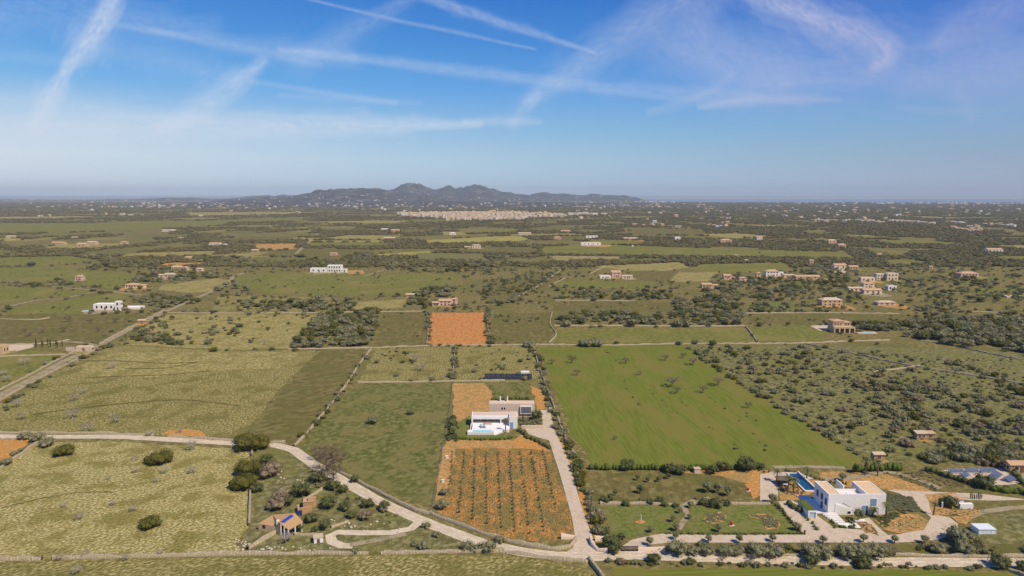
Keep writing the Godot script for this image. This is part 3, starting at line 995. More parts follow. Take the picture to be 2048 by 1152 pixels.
var slope_spots: Array = []
func hills() -> void:
	# ridges far off: crest outline (pixel x, pixel row of the crest) at a distance, with slopes, spurs and gullies
	ridge_noise.seed = 77
	ridge_noise.fractal_octaves = 5
	ridge_noise.frequency = 0.0016
	var ridges := [
		[8200.0, 1500.0, "table_hill", 430,402, 500,398, 556,395, 600,391, 625,385, 645,380, 690,377.5, 720,376, 750,376, 775,379, 800,385, 840,392, 900,400],
		[10500.0, 1500.0, "mountain", 700,402, 745,394, 775,385, 790,377, 806,369, 818,366, 842,367, 856,373, 868,378, 884,375, 898,371, 914,376, 928,374, 940,370, 950,368, 968,371, 982,377, 1004,383, 1040,388, 1070,393, 1120,402],
		[11500.0, 1300.0, "hill", 1010,402, 1050,393, 1074,387, 1090,384, 1104,388, 1126,387, 1146,390, 1164,391, 1180,387, 1204,390, 1230,391, 1250,390, 1262,393, 1284,401],
		[13500.0, 1200.0, "hill", -80,400, 40,399, 160,400, 240,398.5, 290,398, 340,396, 390,395, 420,398, 470,397, 500,393, 540,390, 556,392, 572,389, 590,392, 640,398],
		[6900.0, 1700.0, "foothill", 380,407, 460,406, 540,404.5, 620,403.5, 700,404, 800,402.5, 900,402, 1000,403, 1100,404, 1200,405.5, 1280,408],
		[9600.0, 1100.0, "hill", 420,403, 480,399, 520,396, 560,394, 600,395, 660,398, 720,403],
	]
	for r in ridges:
		var dist: float = r[0]
		var half: float = r[1]
		var q := Geo.new()
		var x0: float = (r[3] - 1024.0) / FOC * dist
		var x1: float = (r[r.size() - 2] - 1024.0) / FOC * dist
		var nx := 190
		var nz := 44
		for a in nx + 1:
			var x := lerpf(x0, x1, float(a) / nx)
			for b in nz + 1:
				var t := float(b) / nz * 2.0 - 1.0
				var z := -dist + t * half
				var y := ridge_height(r, x, z)
				if a == 0 or a == nx or b == 0 or b == nz: y = -3.0
				q.v.append(Vector3(x, y, z))
				q.n.append(Vector3.UP)
				q.u.append(Vector2(x, z))
				q.c.append(Color.WHITE)
		for a in nx:
			for b in nz:
				var s := a * (nz + 1) + b
				q.i.append_array([s, s + nz + 1, s + 1, s + 1, s + nz + 1, s + nz + 2])
		for a in nx + 1:
			for b in nz + 1:
				var s := a * (nz + 1) + b
				var dx := q.v[mini(a + 1, nx) * (nz + 1) + b] - q.v[maxi(a - 1, 0) * (nz + 1) + b]
				var dz := q.v[a * (nz + 1) + mini(b + 1, nz)] - q.v[a * (nz + 1) + maxi(b - 1, 0)]
				q.n[s] = dz.cross(dx).normalized()
		struct(r[2], q.mesh(), M.hill)
		for k in int(r[r.size() - 2] - r[3]) / 5:
			var p := Vector3(rng.randf_range(x0 * 0.98, x1 * 0.98), 0, -dist + half * (1.0 - pow(rng.randf(), 1.7) * 0.75))
			p.y = ridge_height(r, p.x, p.z) - 0.5
			slope_spots.append(p)

func fields() -> void:
	# near
	field("meadow", M.daisy, [-60, 968, 0, 938, 78, 886, 230, 884, 330, 890, 470, 896, 502, 897, 498, 1055, 470, 1088, 488, 1106, 300, 1112, -60, 1120], 0.9)
	field("meadow", M.meadow, [-80, 1124, 500, 1116, 740, 1112, 1020, 1112, 1100, 1124, 1180, 1140, 1230, 1250, -140, 1250], 0.9)
	field("crop_field", M.crop, [1225, 1136, 1500, 1136, 2080, 1146, 2200, 1250, 1250, 1250], 1.5)
	field("ploughed_field", M.soil, [-60, 880, 66, 879, 46, 896, 16, 917, -60, 950])
	field("meadow", M.meadow, [-60, 866, -60, 826, 0, 806, 70, 768, 140, 728, 196, 700, 250, 692, 470, 702, 640, 701, 596, 740, 540, 800, 486, 874, 360, 872, 240, 864], 0.15)
	field("meadow", M.meadow_pale, [334, 629, 634, 629, 576, 697, 470, 700, 252, 690, 262, 668], 0.7, false)
	field("meadow", M.meadow_pale, [230, 705, 600, 704, 560, 736, 420, 742, 300, 756, 150, 752, 170, 726], 0.3, false)
	field("field", M.brown, [642, 701, 740, 699, 694, 762, 640, 832, 594, 886, 500, 878, 548, 802, 602, 740], 0.9)
	field("field", M.grass, [714, 767, 906, 765, 898, 850, 882, 930, 866, 1012, 800, 990, 720, 955, 604, 894, 640, 846], 0.6)
	field("meadow", M.meadow, [752, 696, 910, 694, 903, 762, 718, 764], 0.1)
	field("meadow", M.meadow, [916, 694, 1064, 692, 1084, 764, 908, 764], 0.2)
	field("field", M.brown, [768, 625, 852, 625, 852, 690, 748, 693], 0.4)
	field("red_field", M.red_soil, [861, 625, 969, 625, 974, 690, 858, 690], 0.05)
	field("field", M.brown, [979, 628, 1104, 625, 1111, 667, 1098, 688, 981, 690], 0.5)
	field("crop_field", M.crop_far, [1112, 657, 1488, 656, 1506, 685, 1101, 687], 0.0)
	field("crop_field", M.crop, [1077, 694, 1225, 692, 1372, 692, 1440, 742, 1530, 797, 1604, 844, 1680, 888, 1728, 920, 1700, 934, 1192, 937, 1150, 880, 1118, 800], -0.07)
	field("scrubland", M.scrub, [1376, 692, 1700, 692, 2130, 706, 2130, 930, 1960, 932, 1740, 918, 1684, 886, 1608, 842, 1534, 795, 1444, 740], 0.0, false)
	field("field", M.brown, [1180, 946, 1380, 944, 1530, 946, 1518, 1000, 1420, 996, 1186, 1003], 0.2)
	field("lawn", M.lawn, [1202, 1012, 1368, 1011, 1344, 1060, 1262, 1075, 1236, 1078, 1216, 1050], 0.2)
	field("lawn", M.lawn, [1384, 1012, 1552, 1011, 1604, 1066, 1364, 1066], 0.1)
	field("plantation_soil", M.weedy_soil, [908, 898, 1044, 894, 1100, 900, 1142, 1036, 1148, 1078, 1064, 1082, 990, 1068, 930, 1046, 880, 1028, 896, 970], 0.0)
	field("bare_strip", M.pale_soil, [890, 878, 1030, 880, 1036, 896, 912, 898, 898, 965, 884, 1028, 866, 1020, 876, 950], 0.0)
	field("orange_soil", M.soil, [1028, 880, 1046, 866, 1064, 876, 1086, 890, 1098, 902, 1044, 897, 1028, 897])
	field("orange_soil", M.soil, [1112, 874, 1122, 880, 1146, 925, 1166, 980, 1182, 1030, 1198, 1076, 1188, 1078, 1170, 1034, 1157, 994, 1140, 930, 1120, 886])
	field("orange_soil", M.pale_soil, [908, 766, 968, 766, 980, 778, 990, 797, 984, 822, 938, 832, 908, 848, 904, 806])
	field("grass_patch", M.grass, [972, 766, 1062, 762, 1062, 800, 990, 800, 984, 782])
	field("orange_soil", M.soil, [1062, 772, 1080, 778, 1088, 800, 1096, 816, 1074, 820, 1070, 800])
	field("lawn", M.lawn, [910, 846, 938, 838, 936, 866, 1004, 866, 1026, 872, 1004, 880, 900, 878])
	field("garden_soil", M.pale_soil, [1330, 942, 1540, 940, 1546, 958, 1520, 976, 1440, 952], 0.2, false)
	field("garden_soil", M.soil, [1500, 948, 1530, 952, 1522, 990, 1506, 998, 1490, 970], 0.2, false)
	field("garden_soil", M.pale_soil, [1556, 956, 1640, 960, 1626, 985, 1604, 1000, 1560, 1000], 0.3, false)
	field("garden_soil", M.pale_soil, [1640, 945, 1770, 944, 1870, 970, 1880, 985, 1700, 975, 1640, 960], 0.3, false)
	field("field", M.brown, [1760, 944, 1850, 942, 1960, 965, 1966, 980, 1868, 984, 1810, 962], 0.2)
	field("grass_strip", M.brown, [1330, 1090, 1600, 1088, 2080, 1086, 2090, 1110, 1340, 1108], 0.1, false)
	field("field", M.scrub, [1985, 1030, 2100, 1024, 2100, 1086, 1880, 1088, 1920, 1072], 0.1, false)
	field("farm_plot", M.scrub, [506, 898, 560, 897, 628, 934, 690, 968, 760, 1012, 850, 1046, 960, 1090, 1030, 1106, 500, 1110, 478, 1088, 503, 1056], 0.3, false)
	# the strip and plots at the left
	field("crop_field", M.crop_far, [-60, 714, 60, 700, 134, 706, 96, 742, 20, 776, -60, 806], 0.6)
	field("field", M.brown, [-60, 630, 160, 628, 328, 628, 250, 668, 190, 690, -60, 690], 0.2)
	field("soil_patch", M.soil, [322, 868, 340, 860, 372, 858, 402, 862, 414, 874, 380, 872, 340, 870])
	# middle distance
	field("crop_field", M.crop_far, [20, 616, 116, 602, 250, 586, 262, 596, 186, 622, 128, 629, 16, 626], 0.4)
	field("crop_field", M.crop_far, [-90, 568, 100, 577, 186, 581, 140, 593, 90, 596, -90, 618], 0.3)
	field("crop_field", M.crop_far, [-90, 538, 120, 534, 262, 548, 282, 552, 226, 578, 120, 562, -90, 564], 0.2)
	field("crop_field", M.crop_far, [-90, 517, 140, 512, 206, 521, 120, 531, -90, 534], 0.1)
	field("meadow", M.meadow_pale, [324, 570, 440, 556, 462, 562, 440, 582, 380, 586, 320, 580], 0.3)
	field("crop_field", M.crop_far, [474, 551, 560, 545, 700, 549, 860, 546, 930, 552, 880, 574, 800, 590, 660, 592, 540, 588, 468, 574], 0.2)
	field("meadow", M.meadow_pale, [722, 603, 822, 598, 806, 616, 700, 619], 0.2)
	field("meadow", M.meadow, [436, 592, 620, 594, 690, 596, 640, 624, 420, 626], 0.2, false)
	field("field", M.brown, [980, 560, 1100, 548, 1130, 550, 1060, 590, 1010, 600, 960, 592], 0.2, false)
	field("crop_field", M.crop_far, [1112, 561, 1312, 564, 1310, 576, 1240, 578, 1120, 574], 0.1)
	field("field", M.brown, [1104, 604, 1340, 604, 1354, 624, 1106, 622], 0.1)
	field("field", M.brown, [1256, 543, 1360, 542, 1330, 562, 1262, 561], 0.1)
	field("meadow", M.meadow_pale, [1356, 545, 1438, 544, 1414, 563, 1340, 564], 0.1)
	field("field", M.meadow_pale, [1190, 533, 1360, 524, 1380, 534, 1330, 542, 1250, 541], 0.1)
	field("field", M.brown, [1496, 628, 1620, 627, 1860, 630, 1880, 636, 1800, 648, 1600, 650, 1496, 646], 0.1)
	field("crop_field", M.crop_far, [1500, 654, 1630, 650, 1652, 660, 1640, 682, 1516, 684], 0.1)
	field("crop_field", M.lawn, [1490, 606, 1590, 604, 1592, 622, 1494, 624], 0.1, false)
	field("crop_field", M.crop_far, [1088, 493, 1200, 489, 1400, 496, 1600, 502, 1690, 504, 1716, 517, 1500, 515, 1290, 512, 1074, 508], 0.1)
	field("crop_field", M.crop_far, [1404, 528, 1570, 525, 1576, 542, 1450, 545, 1384, 540], 0.1)
	field("field", M.brown, [1210, 468, 1290, 457, 1400, 458, 1420, 471, 1290, 470], 0.1)
	field("meadow", M.meadow_pale, [1104, 512, 1262, 514, 1220, 521, 1110, 522], 0.1)
	field("crop_field", M.crop_far, [618, 485, 770, 485, 762, 492, 614, 492], 0.1)
	field("yellow_field", M.yellow, [622, 481, 764, 481, 768, 484, 620, 484], 0.1)
	field("ploughed_field", M.pale_soil, [508, 488, 598, 487, 590, 499, 516, 500], 0.1)
	field("yellow_field", M.yellow, [856, 480, 1040, 471, 1062, 480, 960, 486, 850, 487], 0.1)
	field("crop_field", M.crop_far, [916, 459, 1030, 457, 1034, 465, 920, 467], 0.1)
	field("yellow_field", M.yellow, [738, 509, 856, 502, 868, 510, 760, 514], 0.1)
	field("field", M.brown, [960, 493, 1062, 494, 1076, 502, 1060, 508, 900, 505], 0.1)
	field("crop_field", M.crop_far, [-120, 447, 200, 446, 340, 443, 470, 440, 442, 451, 330, 457, 200, 463, 100, 466, -120, 467], 0.1)
	field("field", M.yellow, [-120, 478, 20, 476, 60, 479, 20, 482, -120, 483], 0.1)
	field("field", M.meadow_pale, [396, 516, 420, 510, 540, 505, 560, 510, 520, 516], 0.1)
	field("field", M.brown, [240, 510, 330, 503, 342, 508, 300, 515], 0.1)
	field("ploughed_field", M.soil, [326, 526, 412, 525, 416, 531, 320, 533], 0.1)
	field("field", M.meadow_pale, [370, 425, 540, 424, 640, 424, 570, 429, 380, 431], 0.1)
	field("field", M.crop_far, [430, 440, 560, 436, 640, 436, 560, 443, 460, 445], 0.1)
	field("field", M.meadow_pale, [-120, 434, 120, 433, 140, 437, -120, 440], 0.1)
	field("field", M.meadow_pale, [640, 443, 760, 441, 840, 442, 780, 446, 660, 447], 0.1)
	field("field", M.crop_far, [1768, 520, 1830, 519, 1856, 526, 1830, 532, 1776, 530], 0.1)
	field("crop_field", M.crop_far, [1990, 512, 2100, 512, 2100, 521, 2006, 521], 0.1)
	field("field", M.brown, [1800, 551, 1960, 552, 1960, 560, 1850, 566, 1810, 560], 0.1, false)
	field("field", M.crop_far, [1940, 575, 2120, 576, 2120, 600, 2010, 604, 1950, 590], 0.1, false)
	field("field", M.brown, [1040, 457, 1110, 452, 1180, 456, 1130, 461], 0.1)
	field("ploughed_field", M.pale_soil, [690, 541, 726, 541, 728, 548, 696, 548], 0.1)
	field("field", M.lawn, [880, 512, 960, 520, 940, 532, 800, 524], 0.1, false)

func worn_lines() -> void:
	# paths trodden through the meadows
	for l in [[165, 722, 240, 722, 330, 727, 402, 724], [250, 738, 330, 736, 396, 724], [170, 756, 260, 752, 330, 750, 420, 742], [60, 830, 200, 812, 360, 800, 480, 812]]: road("field_path", M.brown, 0.9, l)
	for l in [[4, 1016, 70, 1000, 150, 986, 230, 984]]: road("field_path", M.meadow, 0.7, l)

func patchwork() -> void:
	# the far plain's small plots: tilled, fallow and green strips between the groves
	var tones := [M.crop_far, M.meadow_pale, M.brown, M.grass, M.meadow, M.scrub, M.brown, M.crop_far]
	for k in 230:
		var d := 900.0 * exp(rng.randf() * log(5.2))
		var x := rng.randf_range(-0.8, 0.8) * d
		var w := rng.randf_range(30.0, 120.0) * (1.0 + d / 3500.0)
		var l := rng.randf_range(30.0, 100.0) * (1.0 + d / 2200.0)
		if x / d > 0.1 and k % 5 < 3: continue
		if blocked(x, -d) or blocked(x - w * 0.5, -d) or blocked(x + w * 0.5, -d) or blocked(x, -d + l * 0.5) or blocked(x, -d - l * 0.5): continue
		var turn := rng.randf_range(-0.35, 0.35)
		var p := PackedVector2Array()
		for c in [[-0.5, -0.5], [0.5, -0.5], [0.5, 0.5], [-0.5, 0.5]]:
			p.append(Vector2(x, -d) + Vector2(c[0] * w * rng.randf_range(0.8, 1.1), c[1] * l * rng.randf_range(0.8, 1.1)).rotated(turn))
		layer += 0.0004
		keep_out(p)
		struct("far_field", sheet_mesh(rough_edge(p, 14.0, 2.5), 0.03 + layer + d * d * 2.0e-8, turn), tones[rng.randi() % tones.size()])

func roads() -> void:
	road("lane", M.lane, 4.0, [-40, 873, 90, 874, 230, 874, 330, 879, 470, 887, 558, 892, 586, 900, 632, 932, 690, 964, 760, 1004, 830, 1036, 900, 1064, 970, 1088, 1040, 1103, 1110, 1112, 1180, 1114, 1270, 1111, 1350, 1114, 1540, 1120, 1720, 1124, 1900, 1125, 2100, 1127])
	for side in [-0.85, 0.85]:
		var c := smooth_line([-40, 873, 90, 874, 230, 874, 330, 879, 470, 887, 558, 892, 586, 900, 632, 932, 690, 964, 760, 1004, 830, 1036, 900, 1064, 970, 1088, 1040, 1103, 1110, 1112, 1180, 1114, 1270, 1111, 1350, 1114, 1540, 1120, 1720, 1124, 1900, 1125, 2100, 1127], 3.0)
		var n := c.size()
		var q := Geo.new()
		for k in n:
			var d := (c[mini(k + 1, n - 1)] - c[maxi(k - 1, 0)]).normalized().orthogonal()
			var wide := 0.28 * rng.randf_range(0.5, 1.3)
			for e in [-wide, wide]:
				var a: Vector2 = c[k] + d * (side + e + rng.randf_range(-0.06, 0.06))
				q.v.append(Vector3(a.x, 0.1, a.y))
				q.n.append(Vector3.UP)
				q.u.append(Vector2(e, k * 3.0))
				q.c.append(Color.WHITE)
		for k in n - 1:
			var b := k * 2
			if (q.v[b + 1] - q.v[b]).cross(q.v[b + 2] - q.v[b]).y < 0.0:
				q.i.append_array([b, b + 1, b + 2, b + 1, b + 3, b + 2])
			else:
				q.i.append_array([b, b + 2, b + 1, b + 1, b + 2, b + 3])
		struct("wheel_track", q.mesh(), M.gravel)
	struct("driveway", sheet_mesh(gp([1081, 820, 1099, 820, 1110, 864, 1120, 884, 1140, 929, 1157, 994, 1170, 1034, 1187, 1079, 1194, 1096, 1200, 1108, 1128, 1108, 1146, 1096, 1151, 1079, 1144, 1036, 1119, 946, 1107, 909, 1098, 881, 1072, 874, 1056, 868, 1046, 851, 1086, 851]), 0.09, 1.5), M.gravel)
	keep_out(gp([1081, 818, 1101, 818, 1112, 864, 1122, 884, 1142, 929, 1159, 994, 1172, 1034, 1190, 1080, 1200, 1110, 1128, 1110, 1146, 1096, 1149, 1079, 1142, 1036, 1117, 946, 1105, 909, 1096, 881, 1044, 868, 1044, 850, 1086, 850]))
	var drive := [1236, 1100, 1246, 1092, 1264, 1080, 1296, 1073, 1330, 1067, 1362, 1070, 1610, 1070, 1590, 1050, 1574, 1030, 1556, 1004, 1582, 1000, 1612, 1016, 1640, 1036, 1668, 1056, 1724, 1060, 1756, 1072, 1800, 1069, 1850, 1054, 1862, 1036, 1844, 1020, 1818, 1000, 1800, 988, 1772, 980, 1870, 984, 1960, 988, 2060, 1000, 1990, 1002, 1920, 1000, 1880, 1016, 1868, 1028, 1900, 1036, 1916, 1048, 1910, 1064, 1880, 1080, 1800, 1086, 1340, 1086, 1300, 1090, 1276, 1101]
	struct("gravel_drive", sheet_mesh(gp(drive), 0.10, 0.0), M.gravel)
	keep_out(gp(drive))
	struct("gravel_court", sheet_mesh(gp([1520, 950, 1546, 944, 1600, 946, 1628, 958, 1600, 962, 1556, 956, 1556, 1000, 1520, 1002]), 0.102, 0.0), M.gravel)
	struct("garden_path", sheet_mesh(gp([1726, 1038, 1738, 1036, 1764, 1062, 1776, 1070, 1758, 1072]), 0.11, 0.0), M.gravel)
	road("farm_track", M.lane, 2.6, [838, 1044, 822, 1058, 780, 1066, 720, 1066, 676, 1065, 660, 1072, 664, 1084, 684, 1092, 706, 1092])
	road("farm_track", M.track, 2.0, [700, 1090, 760, 1080, 812, 1068])
	road("road", M.track, 4.2, [-40, 812, 60, 760, 130, 722, 188, 696, 250, 664, 326, 626, 372, 606, 412, 588, 452, 572, 462, 562, 466, 554, 496, 543])
	road("road", M.track, 5.0, [586, 515, 600, 500, 616, 486, 640, 464])
	road("track", M.track, 3.0, [-60, 622, 16, 613, 60, 603, 92, 598, 120, 598, 170, 588, 214, 582, 260, 588, 330, 594, 392, 598])
	road("track", M.track, 2.4, [-60, 560, 40, 564, 110, 574, 214, 582])
	road("track", M.track, 4.0, [862, 505, 890, 499, 920, 497, 990, 499])
	road("track", M.track, 3.0, [290, 532, 330, 524, 420, 524, 500, 511, 552, 512])
	road("track", M.track, 3.0, [728, 552, 768, 540])
	road("garden_path", M.track, 2.4, [1880, 978, 1850, 964, 1800, 948, 1770, 944, 1700, 956, 1650, 960])
	road("garden_path", M.track, 2.2, [1926, 1038, 1960, 1026, 2010, 1018, 2060, 1014])
	road("garden_path", M.track, 1.6, [1356, 1060, 1366, 1044, 1376, 1032, 1366, 1012, 1384, 1002, 1420, 996])
	road("track", M.track, 3.0, [-40, 689, 60, 688, 140, 684, 190, 690])
	road("track", M.track, 2.4, [1546, 935, 1620, 934, 1690, 936])
	struct("yard", sheet_mesh(gp([-40, 690, 64, 688, 70, 694, 20, 706, -40, 716]), 0.08, 0.0), M.gravel)
	struct("yard", sheet_mesh(gp([1620, 652, 1664, 648, 1664, 660, 1640, 662]), 0.12, 0.0), M.gravel)
	struct("yard", sheet_mesh(gp([1642, 538, 1668, 534, 1700, 546, 1672, 546]), 0.14, 0.0), M.gravel)

func walls() -> void:
	stone_wall("long low stone wall along the bottom of the daisy meadow, left half", [-60, 1122, 80, 1120, 84, 1120])
	stone_wall("long pale stone wall between the daisy meadow and the bottom strip", [106, 1118, 300, 1114, 480, 1110, 640, 1108, 738, 1108])
	stone_wall("stone wall running from the track gap to the bend of the white lane", [762, 1108, 900, 1105, 1010, 1104])
	stone_wall("stone wall south of the lane bend, curving beside the bottom meadow", [1012, 1106, 1060, 1112, 1110, 1120, 1176, 1124], 1.0)
	stone_wall("crooked stone wall leading down to the bottom edge near the gate", [1178, 1118, 1186, 1132, 1198, 1146, 1214, 1170])
	stone_wall("straight wall on the right side of the daisy meadow", [505, 894, 503, 912])
	stone_wall("long straight wall beside the two big carob trees, at meadow's right edge", [501, 966, 500, 1000, 498, 1052])
	stone_wall("short diagonal wall leading to the stone farmhouse", [552, 1066, 528, 1080, 500, 1096, 496, 1100], 1.3, 1.0)
	stone_wall("low wall in front of the stone farmhouse porch", [590, 1070, 626, 1072, 640, 1074], 1.0)
	stone_wall("ruined wall stub right of the farmhouse", [662, 1056, 680, 1050, 696, 1044], 1.0)
	stone_wall("wall going uphill behind the stone farm ruins", [606, 1004, 624, 992, 644, 980], 1.0)
	stone_wall("stone wall beside the orange plot at the left edge", [-40, 958, 0, 937, 40, 910, 78, 884])
	stone_wall("stone wall on the north side of the lane, left part", [-40, 867, 90, 867, 200, 868, 310, 872])
	stone_wall("stone wall on the north side of the lane by the orange soil patch", [336, 874, 440, 881, 470, 883])
	stone_wall("short stone wall right of the lane tree clump", [540, 885, 572, 886])
	stone_wall("stone wall parallel to the lane from the bare trees to the plantation", [676, 944, 720, 966, 770, 992, 830, 1022, 860, 1030])
	stone_wall("pale wall bounding the orange plantation along the lane", [860, 1028, 900, 1044, 960, 1066, 1020, 1084, 1080, 1096, 1120, 1100, 1140, 1094, 1152, 1082], 1.3)
	stone_wall("curved gate wall on the right of the driveway mouth", [1180, 1080, 1184, 1092, 1196, 1102, 1216, 1106], 1.4, 0.7, M.masonry)
	stone_wall("short masonry wall left of the driveway gate", [1122, 1078, 1150, 1078], 1.6, 0.7, M.masonry)
	stone_wall("block of masonry wall right of the driveway gate", [1190, 1082, 1212, 1082], 1.6, 0.7, M.masonry)
	stone_wall("low wall pier left of the white villa gate", [1234, 1102, 1240, 1102], 1.6, 0.9, M.masonry)
	stone_wall("low wall right of the white villa gate beside the lane", [1276, 1102, 1330, 1104], 1.4, 0.8, M.masonry)
	stone_wall("long stone wall between the white villa grounds and the lane", [1400, 1110, 1560, 1112, 1660, 1112], 1.0)
	stone_wall("stone wall at the right end of the lane, white villa side", [1790, 1110, 1900, 1113, 2090, 1114], 1.0)
	stone_wall("stone wall at bottom right corner beside the lane", [2010, 1138, 2040, 1150, 2080, 1166], 1.0)
	stone_wall("wall between the two rough lawns left of the white villa", [1200, 1008, 1280, 1008, 1356, 1010], 0.9)
	stone_wall("wall above the lawn with rockeries", [1386, 1008, 1450, 1008, 1540, 1009], 0.9)
	stone_wall("wall on the left edge of the brown field, with bushes, running down to the lane", [742, 699, 718, 730, 694, 768, 660, 812, 630, 848, 606, 876, 588, 892])
	stone_wall("stone wall above the dark green field and the pool house", [716, 766, 800, 765, 906, 763, 980, 762, 1010, 762], 1.0)
	stone_wall("stone wall between two meadows below the red field", [912, 692, 908, 720, 905, 760], 0.9)
	stone_wall("field wall under the red field, left of centre", [576, 699, 640, 698, 744, 696, 860, 692, 980, 691, 1056, 690], 1.0)
	stone_wall("long field wall above the big green field", [1064, 690, 1180, 690, 1222, 691, 1370, 688, 1500, 688, 1600, 687, 1700, 683, 1780, 681], 1.0)
	stone_wall("long stone wall between the driveway shrubs and the big green field", [1066, 692, 1080, 740, 1096, 780, 1110, 820, 1128, 870, 1150, 910], 1.0)
	stone_wall("white wall on the left side of the red field", [855, 625, 856, 660, 853, 690], 1.0)
	stone_wall("white wall on the right side of the red field", [973, 625, 976, 660, 980, 690], 1.0)
	stone_wall("winding wall left of the long green strip", [1104, 625, 1100, 648, 1112, 668, 1098, 686], 0.9)
	stone_wall("wall along the top of the long green strip", [1108, 652, 1250, 652, 1400, 653, 1490, 652], 1.0)
	stone_wall("wall at the right end of the long green strip", [1492, 654, 1506, 672, 1514, 684], 1.0)
	stone_wall("wall across the scrubland from the hillside villa to the right edge", [1610, 688, 1700, 706, 1800, 728, 1910, 746, 2060, 770], 1.0)
	stone_wall("short wall branching in the middle of the scrubland", [1746, 744, 1790, 739, 1838, 732], 0.9)
	stone_wall("wall under the dark woods at right", [1842, 682, 1900, 690, 1980, 708, 2070, 724], 1.0)
	stone_wall("field wall above the scrub band, right of centre", [1110, 601, 1260, 602, 1270, 602], 1.0)
	stone_wall("field wall under the pink farmhouse meadow", [520, 627, 640, 626, 760, 624, 850, 623], 1.0)
	stone_wall("field wall at the top of the meadow left of centre", [334, 626, 420, 627, 510, 627], 1.0)
	stone_wall("stone wall beside the road, upper side, lower left", [-40, 800, 60, 750, 130, 713, 170, 694])
	stone_wall("stone wall beside the road, lower side, lower left", [-40, 824, 60, 768, 140, 726, 196, 698])
	stone_wall("stone wall beside the road, middle stretch", [196, 690, 256, 657, 330, 620])
	stone_wall("wall along the foot of the brown field, left edge", [-40, 690, 80, 688, 140, 680], 0.9)
	stone_wall("wall under the sloping green field at left edge", [-40, 716, 40, 712, 130, 710], 0.9)
	stone_wall("diagonal field wall beyond the red field, toward the farm", [1012, 604, 1080, 570, 1122, 540, 1150, 524], 1.0)
	stone_wall("diagonal field wall left of the farm's green field", [1096, 574, 1130, 556], 1.0)
	stone_wall("field wall under the long far green field", [1090, 513, 1250, 514, 1290, 514], 1.0)
	stone_wall("field wall on the right under the brown field", [1490, 627, 1640, 626, 1800, 628], 1.0)
	stone_wall("field wall at right edge below the scattered villas", [1900, 622, 2000, 626, 2080, 632], 1.0)
	stone_wall("diagonal wall right of the construction house's field", [1180, 548, 1210, 532], 1.0)
	stone_wall("low wall of the left orchard, in the upper left greens", [-40, 636, 60, 640, 100, 636], 0.8)
	for s in [["left", 887, 886, 880, 940, 864, 1022], ["upper left", 906, 764, 900, 820, 890, 876]]:
		var line := smooth_line([s[1], s[2], s[3], s[4], s[5], s[6]], 4.0)
		var o := thing("wire_fence", "thin wire fence along the %s side of the orange soil plot" % s[0], "fence")
		var wires := Geo.new()
		var post := box_mesh(Vector3(0.09, 1.3, 0.09))
		for k in line.size():
			put("post", post, M.wood, o, Vector3(line[k].x, 0, line[k].y))
			if k:
				for y in [0.5, 0.85, 1.2]: wires.tube(Vector3(line[k - 1].x, y, line[k - 1].y), Vector3(line[k].x, y, line[k].y), 0.025, 0.025, 4)
		put("wire", wires.mesh(), M.metal, o)

# a box part from its low corner to its high corner
func part_box(called: String, m: Material, o: Node, a: Vector3, b: Vector3) -> MeshInstance3D:
	var q := Geo.new()
	q.box((a + b) / 2.0, (b - a).abs())
	return put(called, q.mesh(), m, o)

